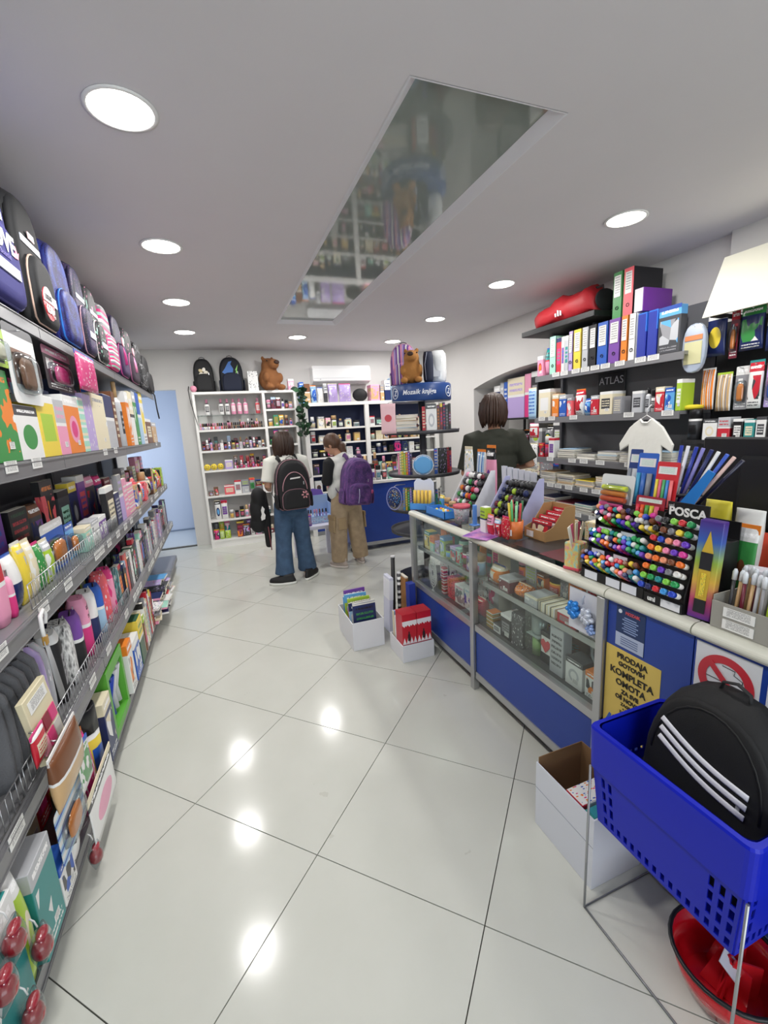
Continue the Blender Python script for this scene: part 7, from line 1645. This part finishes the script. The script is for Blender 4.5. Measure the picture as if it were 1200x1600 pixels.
def shoe(t, x, y, ang, L_, upper, sole, lace):
    R = (0, 0, ang)
    def ring(sc_, z): return [(p[0]*sc_, p[1], z) for p in [(L_*.18*math.cos(a)*(1.0 if math.sin(a) > 0 else .85), L_*.5*math.sin(a), 0) for a in [2*PI*k/20 for k in range(20)]]]
    s = part('shoe', loft([[(a, b, .022) for a, b, c in ring(1, 0)], [(a*1.0, b*.99, .045) for a, b, c in ring(1, 0)], [(a*.9, b*.9-.01*L_, .065) for a, b, c in ring(1, 0)], [(a*.72, b*.55-.16*L_, .085) for a, b, c in ring(1, 0)], [(a*.66, b*.46-.2*L_, .105) for a, b, c in ring(1, 0)]]), mat(upper, .6), t, (x, y, 0), R)
    part('sole', loft([[(a*1.0, b*1.0, .001) for a, b, c in ring(1, 0)], [(a*1.07, b*1.03, .008) for a, b, c in ring(1, 0)], [(a*1.05, b*1.03, .026) for a, b, c in ring(1, 0)]]), mat(sole, .6), s)
    for k in range(3): part('lace', tube([(-L_*.09, L_*(.12-.09*k), .070+.008*k), (0, L_*(.12-.09*k), .078+.008*k), (L_*.09, L_*(.12-.09*k), .070+.008*k)], .004, 5), mat(lace, .6), s)
def standing(t, H, hipw, stance, sh, legs_out, arms, headc, hs, tilt, turn, skin, torso=(.135, .092), lean=0.0, feet_dy=(0, 0)):
    """one continuous body"""
    hip, knee, ank = H*.515, H*.28, H*.055
    info = {}
    def b(bm):
        for i, sx in enumerate((-1, 1)):
            fx = sx*legs_out; fy = feet_dy[i]
            tb(bm, [V(sx*hipw, 0, hip+.02), V(sx*(hipw+fx*sx)/2, fy*.5+.015, knee), V(fx, fy, ank), V(fx, fy, .03)], [.078*H/1.5, .052*H/1.5, .034*H/1.5, .034*H/1.5]); ell(bm, (fx, fy+.05, .045), (.034, .10, .032))
        ell(bm, (0, 0, hip+.05), (torso[0], torso[1], .12)); ell(bm, (0, lean*.4, H*.62), (torso[0]*.88, torso[1]*.9, .13)); ell(bm, (0, lean, H*.735), (torso[0]*1.08, torso[1]*1.02, .15)); ell(bm, (0, lean, sh-.03), (sh_w*.9, .065, .055))
        nb = V(0, lean-.005, sh-.01); tb(bm, [nb, (nb+headc)/2, headc-V(0, .012, .05)], [.052, .045, .048])
        info['R'] = head(t, bm, headc, hs, tilt, turn)
        for side, a in zip((-1, 1), arms):
            s0, e0, w0, hd, up = a; tb(bm, [s0, (s0+e0)/2, e0, (e0+w0)/2, w0], [.046*H/1.5, .042*H/1.5, .036*H/1.5, .034*H/1.5, .024*H/1.5]); hand(bm, w0, hd, up, .92*H/1.6, side)
    sh_w = torso[0]*1.15
    me = voxel('body', b, .0085, 3, .6); part('body', me, skin, t); face(t, headc, info['R'], hs)
    return info['R']
def cloth(t, name, col, b, size=.011, rough=.85, bump=.5, bscale=18, sm=5):
    return part(name, voxel(name, b, size, sm, .7), mat(col, rough, bump=bump, bscale=bscale) if isinstance(col, str) else col, t)
def worn_straps(bp, w_, h_, d_, col, drop=.12, fy=.20):
    for s in (-1, 1): part('shoulder_strap', tube([(s*w_*.22, d_*.46, h_*.90), (s*w_*.27, d_*.62, h_*1.0), (s*w_*.28, d_*.5+.07, h_*1.045), (s*w_*.29, d_*.5+.16, h_*1.0), (s*w_*.31, d_*.5+fy+.035, h_*.80), (s*w_*.36, d_*.5+fy+.03, h_*.55), (s*w_*.52, d_*.5+.09, h_*.30), (s*w_*.47, d_*.42, h_*.18)], [.018,.022,.023,.023,.022,.016,.010,.010], 8, flat=.3), mat(col, .75), bp)

# ---- customer in jeans
t = thing('person', 'customer in white T-shirt and wide blue jeans wearing a black backpack', 'person', (.60, 4.36, 0), .10)
H = 1.51; hc = V(-.005, .045, 1.385)
arms = ((V(-.155, 0, 1.20), V(-.20, -.02, .985), V(-.16, .16, .93), V(.2, 1, -.1), V(-1, .1, .3)), (V(.155, 0, 1.20), V(.19, .02, .985), V(.10, .20, 1.02), V(-.3, 1, .1), V(1, .1, .4)))
R = standing(t, H, .075, 0, 1.235, .125, arms, hc, 1.0, -.30, .05, SKIN, (.128, .086), .0, (-.03, .02))
def jeans(bm):
    ell(bm, (0, 0, .81), (.150, .112, .10)); ell(bm, (0, -.01, .74), (.152, .122, .10))
    for sx in (-1, 1): tb(bm, [V(sx*.070, 0, .80), V(sx*.080, -.005, .64), V(sx*.100, 0, .40), V(sx*.118, -.03 if sx < 0 else .01, .18), V(sx*.125, -.035 if sx < 0 else .02, .085)], [.088, .092, .080, .088, .100], 18)
j = cloth(t, 'jeans', mat('#405a78', .85, bump=.6, bscale=16, var=.25), jeans); part('back_pocket', prism([(-.05,0),(0,-.015),(.05,0),(.052,.09),(-.052,.09)], .006), mat('#34506f', .85), j, (-.075, -.128, .72), (0, 0, 0)); part('back_pocket', prism([(-.05,0),(0,-.015),(.05,0),(.052,.09),(-.052,.09)], .006), mat('#34506f', .85), j, (.075, -.128, .72))
def tee(bm):
    ell(bm, (0, 0, .93), (.148, .108, .12)); ell(bm, (0, 0, 1.10), (.160, .110, .15)); ell(bm, (0, -.005, 1.205), (.165, .080, .055))
    for s, a in zip((-1, 1), arms): tb(bm, [V(s*.10, 0, 1.215), a[0]+V(0, 0, .008), a[0]+(a[1]-a[0])*.55, a[0]+(a[1]-a[0])*.85], [.062, .070, .068, .074], 16)
    tb(bm, [V(0, -.01, 1.22), V(0, 0, 1.265)], [.075, .064], 16)
cloth(t, 'tshirt', '#dcdcd2', tee)
def hair1(bm):
    ell(bm, hc+V(0, -.018, .018), (.082, .096, .101)); ell(bm, hc+V(0, -.045, -.05), (.080, .058, .08)); ell(bm, hc+V(.0, -.055, -.11), (.06, .035, .05))
hair(t, hair1, hc, .088, .098, -.165, .07, hair_mat('#1d120c', '#4a3224'), seed=3)
shoe(t, -.165, -.085, 1.15, .265, '#18181a', '#dedfda', '#c9c9c6'); shoe(t, .150, -.03, -.75, .265, '#18181a', '#dedfda', '#c9c9c6')
def arch_pink(tt, y, w_, h_, d_):
    part('pink_arch', tube([(w_*.36*math.cos(a), y+.002, h_*.40+h_*.36*math.sin(a)) for a in [PI*i/14 for i in range(15)]], .010, 6, flat=.4), mat('#b98a92', .5), tt); part('brand_bar', prism([(-.05,0),(.045,.006),(.05,.02),(-.045,.014)], .003), mat('#d8d6d2', .4), tt, (.01, y-.001, h_*.62))
    for k in range(6): a = 2*PI*k/6; part('flower_print', ell_mesh((.014, .004, .009), 8, 6), mat('#c98a8f', .5), tt, (w_*.26+.022*math.cos(a), y-d_*.10, h_*.30+.026*math.sin(a)), (0, -a, 0))
w_, h_, d_ = .32, .47, .20
bp = backpack('black school backpack with dusty pink arch piping worn by the customer in jeans', (.60+.015, 4.36-.150-d_*.5, .765), 0, w_, h_, d_, FAB('#0f0f12'), FAB('#0d0d10'), mat('#8f6a72', .6), None, straps=False, motif=arch_pink, boxy=2.5, rot=(0, 0, .10), pocket_h=.40)
worn_straps(bp, w_, h_, d_, '#151517')
# dark jacket carried on the arm
def jk(bm):
    ell(bm, (0, 0, .30), (.075, .085, .10)); ell(bm, (-.015, .0, .17), (.085, .075, .15)); ell(bm, (-.03, .01, .04), (.080, .06, .10)); tb(bm, [V(.03, .03, .34), V(.055, .02, .10), V(.055, .02, -.12), V(.05, .02, -.22)], [.05, .045, .035, .028], 12)
jt = thing('jacket', 'black jacket with white print hanging from the arm of the customer in jeans', 'jacket', (.60-.290, 4.36+.045, .575))
part('cloth', voxel('jacket', jk, .011, 4, .7), mat('#141416', .8, bump=.8, bscale=14), jt); part('white_print', prism([(-.02,0),(.014,.01),(.022,.05),(.01,.075),(.02,.11),(.0,.14),(-.016,.10),(-.012,.06),(-.024,.03)], .004), mat('#dcdcd8', .5), jt, (.02, -.084, .08), (-.1, 0, 0)); part('drawstring', tube([(.06,-.03,.0),(.065,-.035,-.12),(.07,-.03,-.24)], .005, 6), mat('#8a4a50', .6), jt)

# ---- customer in beige cargo trousers
t = thing('person', 'customer in white shirt and beige cargo trousers wearing a purple backpack', 'person', (1.225, 4.55, 0), .25)
hc = V(-.075, .085, 1.325)
arms = ((V(-.150, .01, 1.145), V(-.195, .03, .94), V(-.13, .20, .96), V(.2, 1, .2), V(-1, .1, .3)), (V(.150, .01, 1.145), V(.185, .04, .95), V(.08, .22, 1.0), V(-.3, 1, .1), V(1, .1, .4)))
H = 1.45
R = standing(t, H, .075, 0, 1.18, .135, arms, hc, .98, -.55, .75, SKIN, (.126, .086), .02, (-.03, -.0))
def cargo(bm):
    ell(bm, (0, 0, .78), (.148, .115, .10)); ell(bm, (0, -.01, .70), (.152, .122, .10))
    for sx in (-1, 1): tb(bm, [V(sx*.072, 0, .77), V(sx*.086, -.005, .60), V(sx*.112, 0, .38), V(sx*.130, -.015, .16), V(sx*.137, -.02, .065)], [.090, .098, .094, .090, .086], 18)
j = cloth(t, 'cargo_trousers', mat('#b39d80', .9, bump=.7, bscale=15, var=.2), cargo)
for sx in (-1, 1):
    p_ = part('cargo_pocket', box(.020, .13, .17, .006), mat('#a8916f', .9), j, (sx*.196, -.01, .40), (0, sx*-.05, 0)); part('pocket_flap', box(.024, .138, .05, .005), mat('#a08966', .9), p_, (sx*.002, 0, .135))
part('side_pocket', box(.09, .014, .13, .005), mat('#a8916f', .9), j, (-.115, -.098, .43))
def shirt(bm):
    ell(bm, (0, .01, .90), (.150, .112, .12)); ell(bm, (0, .01, 1.04), (.160, .112, .15)); ell(bm, (0, .015, 1.15), (.160, .082, .055)); tb(bm, [V(0, .01, 1.16), V(-.02, .03, 1.225)], [.085, .068], 16)
    ell(bm, (-.14, .02, .83), (.05, .07, .09)); tb(bm, [V(.10, .01, 1.155), arms[1][0], arms[1][0]+(arms[1][1]-arms[1][0])*.8], [.060, .066, .066], 16)
cloth(t, 'shirt', '#dadad4', shirt)
def slv(bm): tb(bm, [V(-.13, .01, 1.16), arms[0][0]+V(-.01, 0, .0), (arms[0][0]+arms[0][1])/2, arms[0][1], (arms[0][1]+arms[0][2])/2], [.055, .066, .062, .058, .05], 16)
cloth(t, 'dark_sleeve', '#18181a', slv)
def hair2(bm):
    Rz = Matrix.Rotation(.75, 3, 'Z') @ Matrix.Rotation(-.55, 3, 'X')
    ell(bm, hc+Rz@V(0, -.020, .020), (.082, .098, .100), Rz, 18, 12); ell(bm, hc+V(.085, -.055, -.03), (.05, .045, .062)); tb(bm, [hc+V(.07, -.05, .0), hc+V(.095, -.07, -.08), hc+V(.085, -.06, -.13)], [.05, .042, .02], 12)
cloth(t, 'hair', hair_mat('#2e1d13', '#6a4830'), hair2, .009, sm=2); part('hair_clip', lathe([(0,-.012),(.018,-.012),(.018,.012),(0,.012)], 14), mat('#d9d6d0', .3), t, hc+V(.125, -.06, .0), (0, PI/2, 0)); 
shoe(t, -.145, -.01, .45, .235, '#b9aca4', '#d8cfc8', '#e3dcd6'); shoe(t, .145, .0, -.35, .235, '#b9aca4', '#d8cfc8', '#e3dcd6')
def strip2(tt, y, w__, h__, d__): part('silver_strip', tube([(-.02, y-d__*.10, h__*.36), (-.014, y-d__*.105, h__*.22), (-.022, y-d__*.10, h__*.06)], .009, 6, flat=.3), mat('#d9d9ee', .25), tt); part('pink_charm', ell_mesh((.016, .012, .022), 8, 6), mat('#b8487a', .5), tt, (w__*.40, y-.01, h__*.30))
w_, h_, d_ = .33, .49, .20
PUR = prnt('#3a2a58', '#5a3a78', '#7a4a88', '#a86a9a', 'galaxy', 4, .7)
bp = backpack('purple speckled school backpack with silver strip worn by the customer in beige trousers', (1.225+.06, 4.55-.150-d_*.5, .70), 0, w_, h_, d_, PUR, PUR, None, None, straps=False, motif=strip2, boxy=2.6, rot=(0, .10, .12), handle='#5a3a70', pocket_h=.46)
worn_straps(bp, w_, h_, d_, '#5a3a70')

# ---- clerk behind the counter
t = thing('person', 'clerk with dark bob in olive T-shirt standing behind the counter', 'person', (2.08, 3.02, 0), -.22)
H = 1.70; hc = V(0, .045, 1.585)
arms = ((V(-.185, 0, 1.345), V(-.235, .02, 1.08), V(-.16, .24, 1.06), V(.3, 1, .0), V(-1, .1, .3)), (V(.185, 0, 1.345), V(.275, -.06, 1.13), V(.22, .17, 1.10), V(-.5, .8, -.1), V(.5, .2, 1)))
R = standing(t, H, .085, 0, 1.39, .12, arms, hc, 1.05, -.12, .0, SKIN2, (.150, .10))
def tee3(bm):
    ell(bm, (0, 0, .98), (.172, .128, .14)); ell(bm, (0, 0, 1.14), (.182, .132, .18)); ell(bm, (0, -.002, 1.27), (.188, .125, .13)); ell(bm, (0, -.004, 1.345), (.200, .098, .072))
    for s, a in zip((-1, 1), arms): tb(bm, [V(s*.12, 0, 1.36), a[0]+V(0, 0, .008), a[0]+(a[1]-a[0])*.55, a[0]+(a[1]-a[0])*.9], [.066, .076, .074, .078], 16)
    tb(bm, [V(0, -.01, 1.36), V(0, 0, 1.418)], [.095, .076], 16)
cloth(t, 'tshirt', '#25271d', tee3, sm=4)
def trous(bm):
    ell(bm, (0, 0, .92), (.165, .12, .11))
    for sx in (-1, 1): tb(bm, [V(sx*.085, 0, .90), V(sx*.10, 0, .50), V(sx*.12, 0, .07)], [.10, .075, .06], 16)
cloth(t, 'trousers', '#1b1c20', trous)
def hair3(bm):
    ell(bm, hc+V(0, -.012, .024), (.086, .099, .104)); ell(bm, hc+V(0, -.03, -.04), (.090, .080, .09)); ell(bm, hc+V(0, -.035, -.085), (.080, .065, .045))
    for s in (-1, 1): tb(bm, [hc+V(s*.06, .02, .04), hc+V(s*.082, .012, -.04), hc+V(s*.080, .005, -.10)], [.038, .032, .022], 12)
    
def cut(me, zmin):
    for v in me.vertices:
        if v.co.z < zmin: v.co.z = zmin + (v.co.z-zmin)*.15
    return me
hair(t, hair3, hc, .094, .104, -.135, .088, hair_mat('#1c100b', '#4a2f20'), 64, -1.25, 1.25, 5)
part('wristwatch', lathe([(.030,-.010),(.034,-.010),(.034,.010),(.030,.010),(.030,-.010)], 18), mat('#1c1c1c', .5), t, arms[1][2]-V(0, .02, 0), (PI/2, 0, -.2)); part('watch_face', lathe([(0,0),(.015,0),(.015,.006),(0,.006)], 16), mat('#d8cf7a', .3), t, arms[1][2]+V(.034, -.03, .006), (0, PI/2, 0))
shoe(t, -.12, .03, .1, .26, '#222226', '#3a3a3e', '#3a3a3e'); shoe(t, .12, .03, -.1, .26, '#222226', '#3a3a3e', '#3a3a3e')
